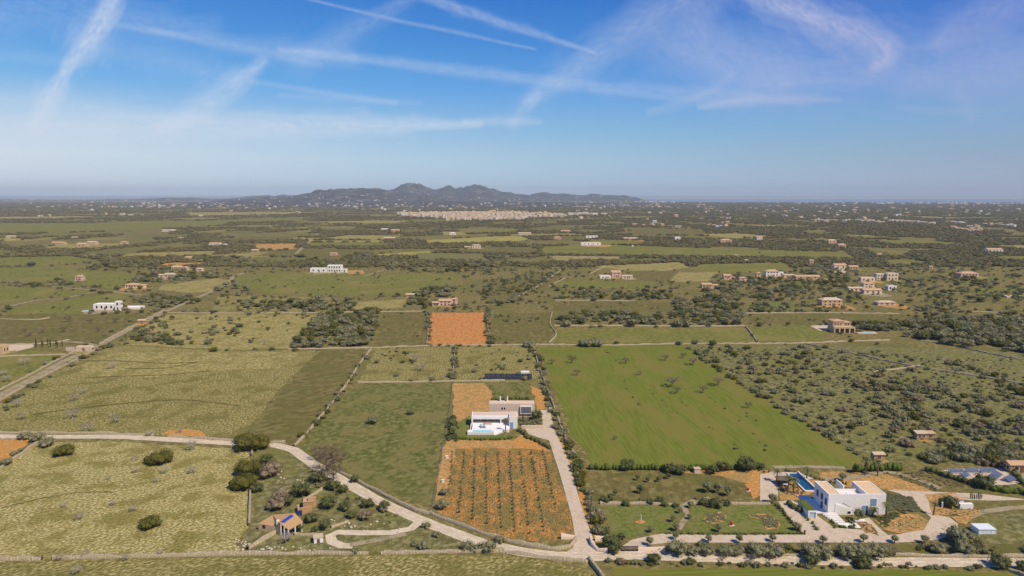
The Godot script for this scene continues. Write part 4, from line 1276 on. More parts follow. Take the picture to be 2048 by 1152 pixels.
func villa_with_pool() -> void:
	var t := 1.0                                  # the terrace stands a metre above the ground
	var l := g(943, 847, t)
	var rr := g(1019, 847, t)
	var zf := l.z
	var top := up_to(833, Vector3(0, 0, zf))
	var under := up_to(838.6, Vector3(0, 0, zf))
	var zb := g(1000, 823.5, top).z
	var o := thing("villa", "white and stone villa with a covered terrace, at the end of the straight pale driveway", "house", Vector3(0, 0, zf))
	var d := zf - zb
	part_box("wall", M.white, o, Vector3(l.x, 0, -d), Vector3(l.x + 0.5, under, 0))
	part_box("wall", M.white, o, Vector3(l.x + 0.5, t, -d), Vector3(rr.x, under, -3.4))
	part_box("column", M.white, o, Vector3(g(1000.5, 847, t).x, t, -0.45), Vector3(g(1000.5, 847, t).x + 0.4, under, -0.02))
	part_box("column", M.white, o, Vector3(rr.x - 0.3, t, -0.45), Vector3(rr.x, under, -0.02))
	part_box("roof_slab", M.white, o, Vector3(l.x, under + 0.003, -d), Vector3(rr.x, top, 0))
	part_box("roof", M.masonry, o, Vector3(l.x + 0.5, top + 0.003, -d + 0.2), Vector3(rr.x - 0.1, top + 0.1, -1.2))
	var xs := [l.x + 0.7, l.x + 3.4, l.x + 6.0, l.x + 8.6]
	for k in 4:
		var w := part_box("window", M.white if k != 1 else M.wood, o, Vector3(xs[k], t + 0.02, -3.38), Vector3(xs[k] + 2.4, under - 0.25, -3.28))
		part_box("pane", M.glass, w, Vector3(xs[k] + 0.1, t + 0.1, -3.27), Vector3(xs[k] + 2.3, under - 0.35, -3.24))
	# the solid white block at the right end
	var bl := g(1018.5, 856.5, 0.2)
	var br := g(1035, 856.5, 0.2)
	var bz := bl.z - zf
	var bt := up_to(834, Vector3(0, 0, bl.z))
	part_box("wall", M.white, o, Vector3(bl.x, 0, bz - 5.0), Vector3(br.x, bt, bz))
	part_box("roof", M.masonry, o, Vector3(bl.x + 0.3, bt + 0.003, bz - 4.7), Vector3(br.x - 0.3, bt + 0.08, bz - 0.3))
	part_box("wall", M.masonry, o, Vector3(rr.x + 0.02, 0, -d), Vector3(br.x, top + 0.2, bz - 5.02))
	door(o, Vector3(lerpf(bl.x, br.x, 0.28), 0.2, bz + 0.02), 1.1, 2.3, M.shutter)
	# the tall stone block behind
	var sl := g(978, 834)
	var sr := g(1069, 834)
	var sz := sl.z - zf
	var sh := 5.3
	part_box("wall", M.masonry, o, Vector3(sl.x, 0, sz - 4.0), Vector3(sr.x, sh, sz))
	part_box("roof", M.masonry, o, Vector3(sl.x + 0.3, sh + 0.003, sz - 3.7), Vector3(sr.x - 0.3, sh + 0.1, sz - 0.3))
	part_box("coping", M.tiles, o, Vector3(sl.x - 0.05, sh + 0.003, sz - 4.1), Vector3(sr.x + 0.05, sh + 0.14, sz - 3.72))
	for px in [[999.5, 1001.8], [1013.5, 1016]]:
		part_box("chimney", M.white, o, Vector3(g(px[0], 834).x, sh + 0.11, sz - 3.5), Vector3(g(px[1], 834).x, sh + 1.9, sz - 2.9))
	for px in [1004.5, 1009.5]:
		var w := part_box("window", M.white, o, Vector3(g(px, 834).x - 0.4, 2.9, sz), Vector3(g(px, 834).x + 0.4, 4.0, sz + 0.05))
		part_box("pane", M.glass, w, Vector3(g(px, 834).x - 0.3, 3.0, sz + 0.051), Vector3(g(px, 834).x + 0.3, 3.9, sz + 0.08))
	var fx := g(1040.5, 834).x
	var fx2 := g(1063.5, 834).x
	var fr := part_box("picture_window", M.white, o, Vector3(fx, 1.4, sz), Vector3(fx2, 4.5, sz + 0.55))
	part_box("pane", plain(C(112, 112, 116), 0.15), fr, Vector3(fx + 0.3, 1.75, sz + 0.552), Vector3(fx2 - 0.3, 4.2, sz + 0.58))
	for k in 3: part_box("glazing_bar", M.metal, fr, Vector3(lerpf(fx, fx2, 0.25 * (k + 1)) - 0.04, 1.75, sz + 0.581), Vector3(lerpf(fx, fx2, 0.25 * (k + 1)) + 0.04, 4.2, sz + 0.61))
	part_box("canopy", M.old_stone, o, Vector3(g(1000, 834).x, 1.3, sz), Vector3(g(1016, 834).x, 1.7, sz + 1.6))
	keep_out(gp([936, 868, 1042, 868, 1040, 858, 1072, 838, 1072, 818, 974, 818, 936, 830]))
	# terrace, pool, loungers, steps: things of their own
	var te := thing("terrace", "raised white terrace in front of the pool villa", "terrace", Vector3(0, 0, zf))
	var p0 := g(938, 859.5, t)
	var p1 := g(986, 859.5, t)
	var pz := p0.z - zf
	part_box("paving", M.white, te, Vector3(p0.x + 0.3, 0, pz), Vector3(l.x - 0.01, t, -2.0))
	part_box("paving", M.white, te, Vector3(l.x + 0.51, 0, pz), Vector3(rr.x + 0.0, t - 0.004, -3.4))
	for k in 5: part_box("step", M.white, te, Vector3(p1.x + 0.2, 0, pz + k * 0.55 + 0.01), Vector3(g(1006, 859, t).x - k * 0.5, t - 0.18 * (k + 1), pz + (k + 1) * 0.55))
	var pool := thing("swimming_pool", "long pale turquoise swimming pool in a white rim, below the white terrace", "pool", Vector3(0, 0, zf))
	var z1 := g(960, 864.5, t).z - zf
	part_box("rim", M.white, pool, Vector3(p0.x - 0.4, 0, pz + 0.01), Vector3(p0.x + 1.4, t + 0.02, z1))
	part_box("rim", M.white, pool, Vector3(p0.x + 1.4, 0, z1 - 0.25), Vector3(p1.x, t + 0.02, z1))
	part_box("rim", M.white, pool, Vector3(p0.x + 1.4, 0, pz + 0.01), Vector3(p1.x, t + 0.02, pz + 0.15))
	part_box("rim", M.white, pool, Vector3(p1.x - 0.4, 0, pz + 0.15), Vector3(p1.x, t + 0.02, z1 - 0.25))
	part_box("water", M.pool_pale, pool, Vector3(p0.x + 1.4, 0.2, pz + 0.15), Vector3(p1.x - 0.4, t - 0.06, z1 - 0.25))
	for s in [["left", 962.5], ["right", 969]]:
		var a := g(s[1], 855, t)
		var lo := thing("sun_lounger", "%s one of two blue sun loungers on the white terrace" % s[0], "sun lounger", a, 0.3, "blue sun loungers on the terrace")
		part_box("seat", M.lounge, lo, Vector3(-0.4, 0.25, -0.6), Vector3(0.4, 0.36, 0.9))
		var q := Geo.new()
		q.face([Vector3(-0.4, 0.37, -0.6), Vector3(0.4, 0.37, -0.6), Vector3(0.4, 0.95, -1.1), Vector3(-0.4, 0.95, -1.1)], Vector3(0, 0, -5))
		q.face([Vector3(-0.4, 0.31, -0.64), Vector3(0.4, 0.31, -0.64), Vector3(0.4, 0.9, -1.15), Vector3(-0.4, 0.9, -1.15)], Vector3(0, 3, 5))
		put("backrest", q.mesh(), M.lounge, lo)
		for c in [[-0.35, -0.5], [0.35, -0.5], [-0.35, 0.8], [0.35, 0.8]]: part_box("leg", M.metal, lo, Vector3(c[0] - 0.03, 0, c[1] - 0.03), Vector3(c[0] + 0.03, 0.25, c[1] + 0.03))
	var tb := g(976, 848.5, t)
	var di := thing("dining_table", "long wooden dining table under the villa's covered terrace", "table", tb)
	part_box("tabletop", M.wood, di, Vector3(-1.6, 0.7, -0.5), Vector3(1.6, 0.76, 0.5))
	for c in [[-1.4, -0.4], [1.4, -0.4], [-1.4, 0.4], [1.4, 0.4]]: part_box("leg", M.wood, di, Vector3(c[0] - 0.04, 0, c[1] - 0.04), Vector3(c[0] + 0.04, 0.7, c[1] + 0.04))
	var gw := g(1063, 858)
	tag(part_box("retaining_wall", M.masonry, self, Vector3(g(1043, 858).x, 0, gw.z - 0.6), Vector3(g(1087, 858).x, 1.3, gw.z)), "pale masonry retaining wall beside the parking bay of the pool villa", "wall")
	var pb := g(1101, 822)
	tag(part_box("meter_cabinet", M.masonry, self, pb + Vector3(-0.7, 0, -0.5), pb + Vector3(0.7, 1.3, 0.5)), "small pale masonry cabinet beside the top of the driveway", "cabinet")
	solar_field("ground solar array of dark blue panels in three rows above the pool villa", g(969, 760), g(1064, 760), 26, 3, 0.45)
	var pl := g(1050, 750)
	tag(part_box("plant_room", M.white, self, pl + Vector3(-2.0, 0, -2.0), pl + Vector3(2.0, 1.6, 0)), "small white plant room at the right end of the long solar array", "shed")

func solar_field(label: String, a: Vector3, b: Vector3, cols: int, rows: int, pitch: float, tall := 1.5, face: Material = null) -> void:
	var o := thing("solar_array", label, "solar panels", a, -atan2((b - a).z, (b - a).x))
	var w := a.distance_to(b) / cols
	var hgt := w * tall
	var pm := box_mesh(Vector3(w * 0.9, 0.05, hgt * 0.92))
	var fq := Geo.new()
	for r in rows:
		for k in cols:
			var pn := put("panel", pm, face if face else M.panel, o, Vector3((k + 0.5) * w, 0.5 + (r + 0.5) * hgt * sin(pitch), -(r + 0.5) * hgt * cos(pitch)))
			pn.rotation.x = pitch
	for k in range(0, cols + 1, 3):
		var x := k * w
		fq.tube(Vector3(x, 0, 0), Vector3(x, 0.45, 0), 0.06, 0.06, 4)
		fq.tube(Vector3(x, 0, -rows * hgt * cos(pitch)), Vector3(x, 0.4 + rows * hgt * sin(pitch), -rows * hgt * cos(pitch)), 0.06, 0.06, 4)
	for r in rows + 1:
		fq.tube(Vector3(0, 0.4 + r * hgt * sin(pitch), -r * hgt * cos(pitch)), Vector3(cols * w, 0.4 + r * hgt * sin(pitch), -r * hgt * cos(pitch)), 0.06, 0.06, 4)
	put("frame", fq.mesh(), M.metal, o)

func white_villa() -> void:
	var a := g(1655, 1029)
	var b := g(1769.5, 1029)
	var z := a.z
	var h := up_to(988.5, a)
	var w := b.x - a.x
	var d := 8.6
	var o := thing("villa", "large white cubic villa with blue shuttered windows and sand coloured roofs", "house", a)
	# left wing, right wing, low middle with a roof terrace behind a tall front wall
	part_box("wall", M.white, o, Vector3(0, 0, -d), Vector3(3.3, h - 0.25, 0))
	part_box("wall", M.white, o, Vector3(w - 5.0, 0, -d), Vector3(w, h - 0.25, 0))
	part_box("wall", M.white, o, Vector3(3.3, 0, -5.2), Vector3(w - 5.0, h - 1.5, -0.35))
	part_box("wall", M.white, o, Vector3(3.3, 0, -0.35), Vector3(w - 5.0, h, -0.004))
	for s in [[0.0, 3.3, 0.0], [w - 5.0, w, 0.5]]:
		for e in [[Vector3(s[0], h - 0.25, -0.3), Vector3(s[1], h, 0.0)], [Vector3(s[0], h - 0.25, -d), Vector3(s[1], h, -d + 0.3)], [Vector3(s[0], h - 0.25, -d + 0.3), Vector3(s[0] + 0.3, h, -0.3)], [Vector3(s[1] - 0.3, h - 0.25, -d + 0.3), Vector3(s[1], h, -0.3)]]:
			part_box("parapet", M.white, o, e[0], e[1])
		part_box("roof", M.roof_gravel, o, Vector3(s[0] + 0.31, h - 0.247, -d + 0.31), Vector3(s[1] - 0.31, h - 0.1, -0.31))
	part_box("terrace_floor", M.stone_floor, o, Vector3(3.32, h - 1.497, -5.1), Vector3(w - 5.02, h - 1.43, -0.36))
	part_box("parapet", M.white, o, Vector3(3.32, h - 1.5, -5.2), Vector3(w - 5.02, h - 0.75, -5.0))
	part_box("roof_box", M.white, o, Vector3(6.0, h - 1.42, -2.9), Vector3(7.6, h - 0.75, -1.9))
	part_box("screen_wall", M.white, o, Vector3(6.4, h - 1.5, -9.4), Vector3(6.7, h + 0.1, -5.3))
	# left side: three windows in two storeys and a door, in the shade
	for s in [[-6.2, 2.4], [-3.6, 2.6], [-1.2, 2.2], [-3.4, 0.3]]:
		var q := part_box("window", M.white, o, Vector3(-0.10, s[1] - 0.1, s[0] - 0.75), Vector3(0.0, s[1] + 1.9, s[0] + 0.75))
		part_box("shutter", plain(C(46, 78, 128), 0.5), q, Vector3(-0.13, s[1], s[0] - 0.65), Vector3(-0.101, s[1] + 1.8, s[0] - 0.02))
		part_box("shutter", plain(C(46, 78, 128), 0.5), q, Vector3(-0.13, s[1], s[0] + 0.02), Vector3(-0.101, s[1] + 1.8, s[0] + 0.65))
	var wx := w * 0.79
	var sw := part_box("window", M.white, o, Vector3(wx - 0.85, 2.6, 0), Vector3(wx + 0.85, 4.6, 0.08))
	for k in 4: part_box("shutter", M.shutter, sw, Vector3(wx - 0.78 + k * 0.39, 2.68, 0.081), Vector3(wx - 0.42 + k * 0.39, 4.52, 0.12))
	var dx := w * 0.645
	var en := part_box("doorway", M.shutter, o, Vector3(dx - 0.8, 0.05, 0.0), Vector3(dx + 0.8, 2.5, 0.06))
	part_box("door", M.dark, en, Vector3(dx + 0.35, 0.1, 0.061), Vector3(dx + 0.72, 2.42, 0.09))
	# the wedge in front, its sloping top pierced by a row of slots
	var q := Geo.new()
	var x0 := 1.9
	var x1 := 6.3
	var y0 := 3.4
	var y1 := 1.5
	var zz := 0.1
	var mid := Vector3(4, 1, 1.5)
	q.face([Vector3(x0, 0, zz), Vector3(x1, 0, zz), Vector3(x1, y1 + 0.1, zz), Vector3(x0, y0 - 0.5, zz)], mid)
	q.face([Vector3(x0, y0, 0.004), Vector3(x1, y1 + 0.5, 0.004), Vector3(x1, y1 + 0.1, zz), Vector3(x0, y0 - 0.5, zz)], mid)
	q.face([Vector3(x1, 0, 0.004), Vector3(x1, 0, zz), Vector3(x1, y1 + 0.1, zz), Vector3(x1, y1 + 0.5, 0.004)], mid)
	q.face([Vector3(x0, 0, 0.004), Vector3(x0, 0, zz), Vector3(x0, y0 - 0.5, zz), Vector3(x0, y0, 0.004)], mid)
	put("stair_wedge", q.mesh(), M.white, o)
	for k in 6:
		var t := k / 5.0
		part_box("slot", M.dark, o, Vector3(lerpf(4.0, 6.0, t), lerpf(3.1, 1.75, t), 0.0), Vector3(lerpf(4.0, 6.0, t) + 0.24, lerpf(3.1, 1.75, t) + 0.2, 0.05))
	var lw := part_box("window", M.white, o, Vector3(5.2, 0.3, zz), Vector3(6.2, 1.05, zz + 0.05))
	part_box("pane", M.glass, lw, Vector3(5.28, 0.36, zz + 0.051), Vector3(6.12, 0.98, zz + 0.08))
	keep_out(gp([1596, 1000, 1640, 950, 1750, 958, 1775, 1030, 1700, 1052, 1650, 1046, 1640, 1036]))
	# white steps and patio in front
	var st := thing("garden_steps", "broad white steps and patio at the left front corner of the white villa", "steps", a)
	for k in 6: part_box("step", M.white, st, Vector3(-1.6 + k * 0.25, 0, 0.35 + k * 0.75), Vector3(2.0 + k * 0.1, 0.72 - k * 0.11, 0.85 + k * 0.75))
	part_box("patio", M.white, st, Vector3(0.2, 0, 4.95), Vector3(5.2, 0.14, 7.6))
	part_box("patio", M.white, st, Vector3(5.4, 0, 0.3 + 2.9), Vector3(8.2, 0.3, 4.2))
	# terrace and the long blue pool on the shaded side
	var te := thing("terrace", "white terrace in the blue shade left of the white villa", "terrace", a)
	part_box("paving", M.white, te, Vector3(-3.4, 0, -10.6), Vector3(-0.14, 0.25, -0.6))
	part_box("rim_wall", M.white, te, Vector3(-3.7, 0, -10.9), Vector3(0.0, 0.5, -10.61))
	var p := thing("swimming_pool", "long narrow dark blue lap pool behind the white villa", "pool", g(1598, 962))
	var far := g(1586, 949) - g(1598, 962)
	var near := g(1621, 983) - g(1598, 962)
	var pd := near - far
	p.position = g(1598, 962) + (near + far) / 2.0
	p.rotation.y = atan2(pd.x, pd.z)
	var ln := pd.length()
	part_box("water", M.pool_deep, p, Vector3(-1.5, 0.05, -ln / 2), Vector3(1.5, 0.3, ln / 2))
	for s in [-1.0, 1.0]: part_box("rim", M.stone_floor, p, Vector3(1.5 * s, 0, -ln / 2 - 0.4), Vector3(1.9 * s, 0.45 if s < 0 else 0.9, ln / 2 + 0.4))
	for s in [-1.0, 1.0]: part_box("rim", M.stone_floor, p, Vector3(-1.5, 0, (ln / 2) * s), Vector3(1.5, 0.45, (ln / 2 + 0.4) * s))
	# garage with a planted roof
	var gb := g(1616, 1036)
	var gr := thing("garage", "small white garage with a grass roof and pale blue door beside the ramp", "garage", gb)
	part_box("wall", M.white, gr, Vector3(0, 0, -6.5), Vector3(2.1, 1.75, 0))
	part_box("roof", M.roof_grass, gr, Vector3(-0.1, 1.753, -6.6), Vector3(2.2, 1.95, -0.3))
	part_box("fascia", M.white, gr, Vector3(-0.12, 0, 0.003), Vector3(0.22, 2.05, 0.3))
	part_box("fascia", M.white, gr, Vector3(1.88, 0, 0.003), Vector3(2.22, 2.05, 0.3))
	part_box("fascia", M.white, gr, Vector3(0.22, 1.72, 0.003), Vector3(1.88, 2.05, 0.3))
	door(gr, Vector3(1.05, 0, 0.01), 1.62, 1.7, M.pale_door)
	# pavilion on the right
	var va := g(1957, 1069)
	var pv := thing("pavilion", "white framed glasshouse pavilion on the lawn right of the white villa", "pavilion", va)
	var vw := span(va, 34)
	for k in 5: part_box("post", M.canvas, pv, Vector3(vw * k / 4.0 - 0.05, 0, 0), Vector3(vw * k / 4.0 + 0.05, 1.35, 0.1))
	for k in 4: part_box("panel", M.canvas, pv, Vector3(vw * k / 4.0 + 0.07, 0.12, 0.02), Vector3(vw * (k + 1) / 4.0 - 0.07, 1.3, 0.06))
	part_box("wall", M.canvas, pv, Vector3(-0.05, 0, -3.0), Vector3(0.05, 1.35, -0.01))
	part_box("wall", M.canvas, pv, Vector3(vw - 0.05, 0, -3.0), Vector3(vw + 0.05, 1.35, -0.01))
	for k in 6: part_box("roof_panel", M.canvas, pv, Vector3(-0.1 + k * (vw + 0.2) / 6, 1.353, -3.1), Vector3(-0.14 + (k + 1) * (vw + 0.2) / 6, 1.45, 0.2))
	keep_out(gp([1936, 1072, 1996, 1072, 1994, 1050, 1940, 1050]))
	# small white pump house with a tree
	var pc := g(1920, 1018)
	var ph := thing("garden_house", "small white garden house behind a round tree, right of the gravel circle", "shed", pc)
	part_box("wall", M.white, ph, Vector3(0, 0, -1.0), Vector3(3.6, 1.4, 0))
	part_box("wall", M.white, ph, Vector3(-0.4, 0, -4.4), Vector3(2.0, 2.0, -1.6))
	part_box("roof", M.tiles, ph, Vector3(-0.6, 2.003, -4.6), Vector3(2.2, 2.2, -1.4))
	keep_out(gp([1914, 1020, 1946, 1020, 1946, 1000, 1914, 1000]))
	# the stone shed on the hedge line, and the palm shelter with white table
	var sb := g(1389, 947)
	var shed := thing("shed", "tiny pale stone shed in the hedge below the big green field", "shed", sb)
	part_box("wall", M.masonry, shed, Vector3(0, 0, -1.6), Vector3(1.9, 1.4, 0))
	part_box("roof", M.pale_tiles, shed, Vector3(-0.1, 1.403, -1.7), Vector3(2.0, 1.5, 0.1))
	var cb := g(1572, 969)
	var pg := thing("pergola", "low thatched pergola between the palms beside the blue pool", "pergola", cb, 0.15)
	for c in [[-2.2, -1.6], [2.2, -1.6], [-2.2, 1.2], [2.2, 1.2]]: part_box("post", M.wood, pg, Vector3(c[0] - 0.08, 0, c[1] - 0.08), Vector3(c[0] + 0.08, 1.7, c[1] + 0.08))
	part_box("roof", M.bark, pg, Vector3(-2.6, 1.703, -2.0), Vector3(2.6, 1.9, 1.6))
	var tb := g(1571, 973)
	var ta := thing("garden_table", "white garden table beside the thatched pergola", "table", tb)
	part_box("tabletop", M.canvas, ta, Vector3(-0.9, 0.7, -0.5), Vector3(0.9, 0.78, 0.5))
	for c in [[-0.8, -0.4], [0.8, -0.4], [-0.8, 0.4], [0.8, 0.4]]: part_box("leg", M.canvas, ta, Vector3(c[0] - 0.04, 0, c[1] - 0.04), Vector3(c[0] + 0.04, 0.7, c[1] + 0.04))
	# gate of the villa
	var ga := g(1240, 1103)
	var gz := g(1276, 1103)
	var gt := thing("gate", "long dark sliding gate across the white villa's entrance", "gate", ga)
	var gl := gz.x - ga.x
	for k in 16: part_box("slat", M.dark, gt, Vector3(0.1 + k * gl / 16, 0.1, -0.03), Vector3(0.1 + k * gl / 16 + gl * 0.045, 1.3, 0.03))
	part_box("rail", M.dark, gt, Vector3(0, 1.303, -0.05), Vector3(gl, 1.4, 0.05))
	solar_field("rear row of tilted solar panels right of the white villa, left bank", g(1898, 948), g(1930, 948), 7, 1, 0.5, 2.1, M.sky_panel)
	solar_field("rear row of tilted solar panels right of the white villa, middle bank", g(1932, 947), g(1960, 947), 6, 1, 0.5, 2.1, M.sky_panel)
	solar_field("rear row of tilted solar panels right of the white villa, right bank", g(1962, 947), g(1994, 946), 7, 1, 0.5, 2.1, M.sky_panel)
	solar_field("small turned solar bank left of the tree in the solar yard", g(1929, 957), g(1941, 953), 3, 1, 0.35, 1.5, M.sky_panel)
	solar_field("steep turned solar bank right of the tree in the solar yard", g(1986, 967), g(2006, 952), 6, 1, 0.35, 1.5, M.sky_panel)
	solar_field("last small solar bank at the right edge of the solar yard", g(2020, 967), g(2034, 961), 3, 1, 0.35, 1.5, M.sky_panel)
	struct("solar_yard", sheet_mesh(gp([1870, 946, 1900, 938, 2004, 936, 2044, 968, 1990, 972, 1960, 966, 1900, 954]), 0.12, 0.0), M.gravel)
	keep_out(gp([1870, 948, 1900, 936, 2004, 934, 2048, 970, 1980, 974]))

func stone_farm() -> void:
	var o := thing("farmhouse", "old stone farmhouse with a broad tiled roof and three blue solar panels", "house")
	var a := g(517, 1060.5)
	var b := g(551, 1066)
	var hw := up_to(1048, a)
	var q := Geo.new()
	var c := Vector3((a.x + b.x) / 2, 1, a.z - 4)
	var back0 := g(545, 1029.5, hw + 1.1)
	var back1 := g(590, 1026, hw + 1.1)
	var fr := g(577, 1059.5, 2.4)      # nearest corner of the porch roof
	var rt := g(606, 1043.5, 2.5)
	var lf := g(560, 1047, 3.3)
	var up := func(p: Vector3, y: float) -> Vector3: return Vector3(p.x, y, p.z)
	q.face([a, b, up.call(b, hw), up.call(a, hw)], c)
	q.face([a, up.call(a, hw), up.call(back0, hw + 1.0), up.call(back0, 0.0)], c)
	q.face([up.call(back0, 0.0), up.call(back1, 0.0), up.call(back1, hw + 1.0), up.call(back0, hw + 1.0)], c)
	q.face([b, up.call(b, hw), up.call(lf, 3.1), up.call(lf, 0.0)], c)
	put("wall", q.mesh(), M.ochre, o)
	var r := Geo.new()
	var under := Vector3(c.x, -20, c.z)
	r.face([up.call(a, hw + 0.06), up.call(b, hw + 0.06), back0], under)
	r.face([up.call(b, hw + 0.06), lf + Vector3(0, 0.05, 0), back0], under)
	r.face([back0, lf + Vector3(0, 0.05, 0), back1], under)
	r.face([lf, fr, rt, back1], under)
	for e in [[lf, fr], [fr, rt], [rt, back1]]:
		r.face([e[0], e[1], e[1] - Vector3(0, 0.18, 0), e[0] - Vector3(0, 0.18, 0)], c)
	put("roof", r.mesh(), M.old_stone, o)
	var pw := Geo.new()
	var i0 := lf.lerp(fr, 0.12).lerp(back1, 0.38)
	var i1 := rt.lerp(fr, 0.1).lerp(back1, 0.38)
	pw.face([up.call(i0, 0.0), up.call(i1, 0.0), up.call(i1, 2.5), up.call(i0, 2.8)], back1)
	put("wall", pw.mesh(), M.white, o)
	for t in [0.1, 0.5, 0.97]:
		var p: Vector3 = up.call(lf.lerp(fr, t), 0.0)
		part_box("post", M.white, o, p + Vector3(-0.12, 0, -0.12), p + Vector3(0.12, lerpf(3.1, 2.25, t), 0.12))
	for t in [0.45, 0.9]:
		var p: Vector3 = up.call(fr.lerp(rt, t), 0.0)
		part_box("post", M.white, o, p + Vector3(-0.12, 0, -0.12), p + Vector3(0.12, 2.25, 0.12))
	var wp := a.lerp(b, 0.35)
	var dir := (b - a).normalized()
	var wn := put("window", box_mesh(Vector3(0.8, 0.8, 0.1)), M.wood, o, wp + Vector3(0, 0.9, 0.06), -atan2(dir.z, dir.x))
	put("pane", box_mesh(Vector3(0.55, 0.55, 0.03)), M.dark, wn, Vector3(0, 0.12, 0.07))
	put("chimney", box_mesh(Vector3(0.6, 3.5, 0.6)), M.white, o, up.call(g(556.5, 1055, 1.5), 0.0))
	# three panels lie along the ridge of the porch roof, on its plane
	var n := (fr - lf).cross(back1 - lf).normalized()
	if n.y < 0: n = -n
	for k in 3:
		var along := (back1 - lf).normalized()
		var p := lf + (back1 - lf) * (0.10 + k * 0.23) + (fr - lf) * 0.10 + n * 0.08
		var pn := MeshInstance3D.new()
		pn.name = "solar_panel"
		pn.mesh = box_mesh(Vector3(1.5, 0.06, 1.15))
		pn.material_override = M.blue_panel
		o.add_child(pn, true)
		pn.basis = Basis(along, n, along.cross(n))
		pn.position = p + along * 0.8
	keep_out(gp([514, 1066, 540, 1022, 600, 1020, 612, 1045, 580, 1072, 545, 1070]))
	# ruins behind and sheds in front
	var ra := g(601, 1030)
	var ru := thing("ruin", "roofless stone ruin with a blue painted door behind the farmhouse", "ruin", ra, 0.4)
	part_box("wall", M.old_stone, ru, Vector3(0, 0, -0.5), Vector3(3.0, 1.9, 0))
	part_box("wall", M.old_stone, ru, Vector3(-0.6, 0, -3.6), Vector3(-0.02, 1.5, 0))
	part_box("wall", M.old_stone, ru, Vector3(2.4, 0, -4.6), Vector3(4.6, 2.6, -3.4))
	part_box("door", M.blue_paint, ru, Vector3(-1.0, 0, 0.3), Vector3(0.4, 1.5, 0.42))
	var rb := g(617, 1014)
	var r2 := thing("ruin", "small orange stone hut beside the ruined wall, behind the farmhouse", "ruin", rb, 0.2)
	part_box("wall", M.old_stone, r2, Vector3(-1.3, 0, -1.6), Vector3(1.3, 1.9, 1.0))
	part_box("roof", M.tiles, r2, Vector3(-1.4, 1.903, -1.7), Vector3(1.4, 2.05, 1.1))
	var sa := g(637, 1084)
	var s2 := thing("shed", "little white shed with pale roof in front of the farmhouse track", "shed", sa, 0.35)
	part_box("wall", M.white, s2, Vector3(-1.1, 0, -1.5), Vector3(1.1, 1.3, 0.6))
	part_box("roof", M.pale_tiles, s2, Vector3(-1.2, 1.303, -1.6), Vector3(1.2, 1.42, 0.7))
	part_box("door", M.wood, s2, Vector3(-0.4, 0, 0.603), Vector3(0.3, 1.1, 0.66))

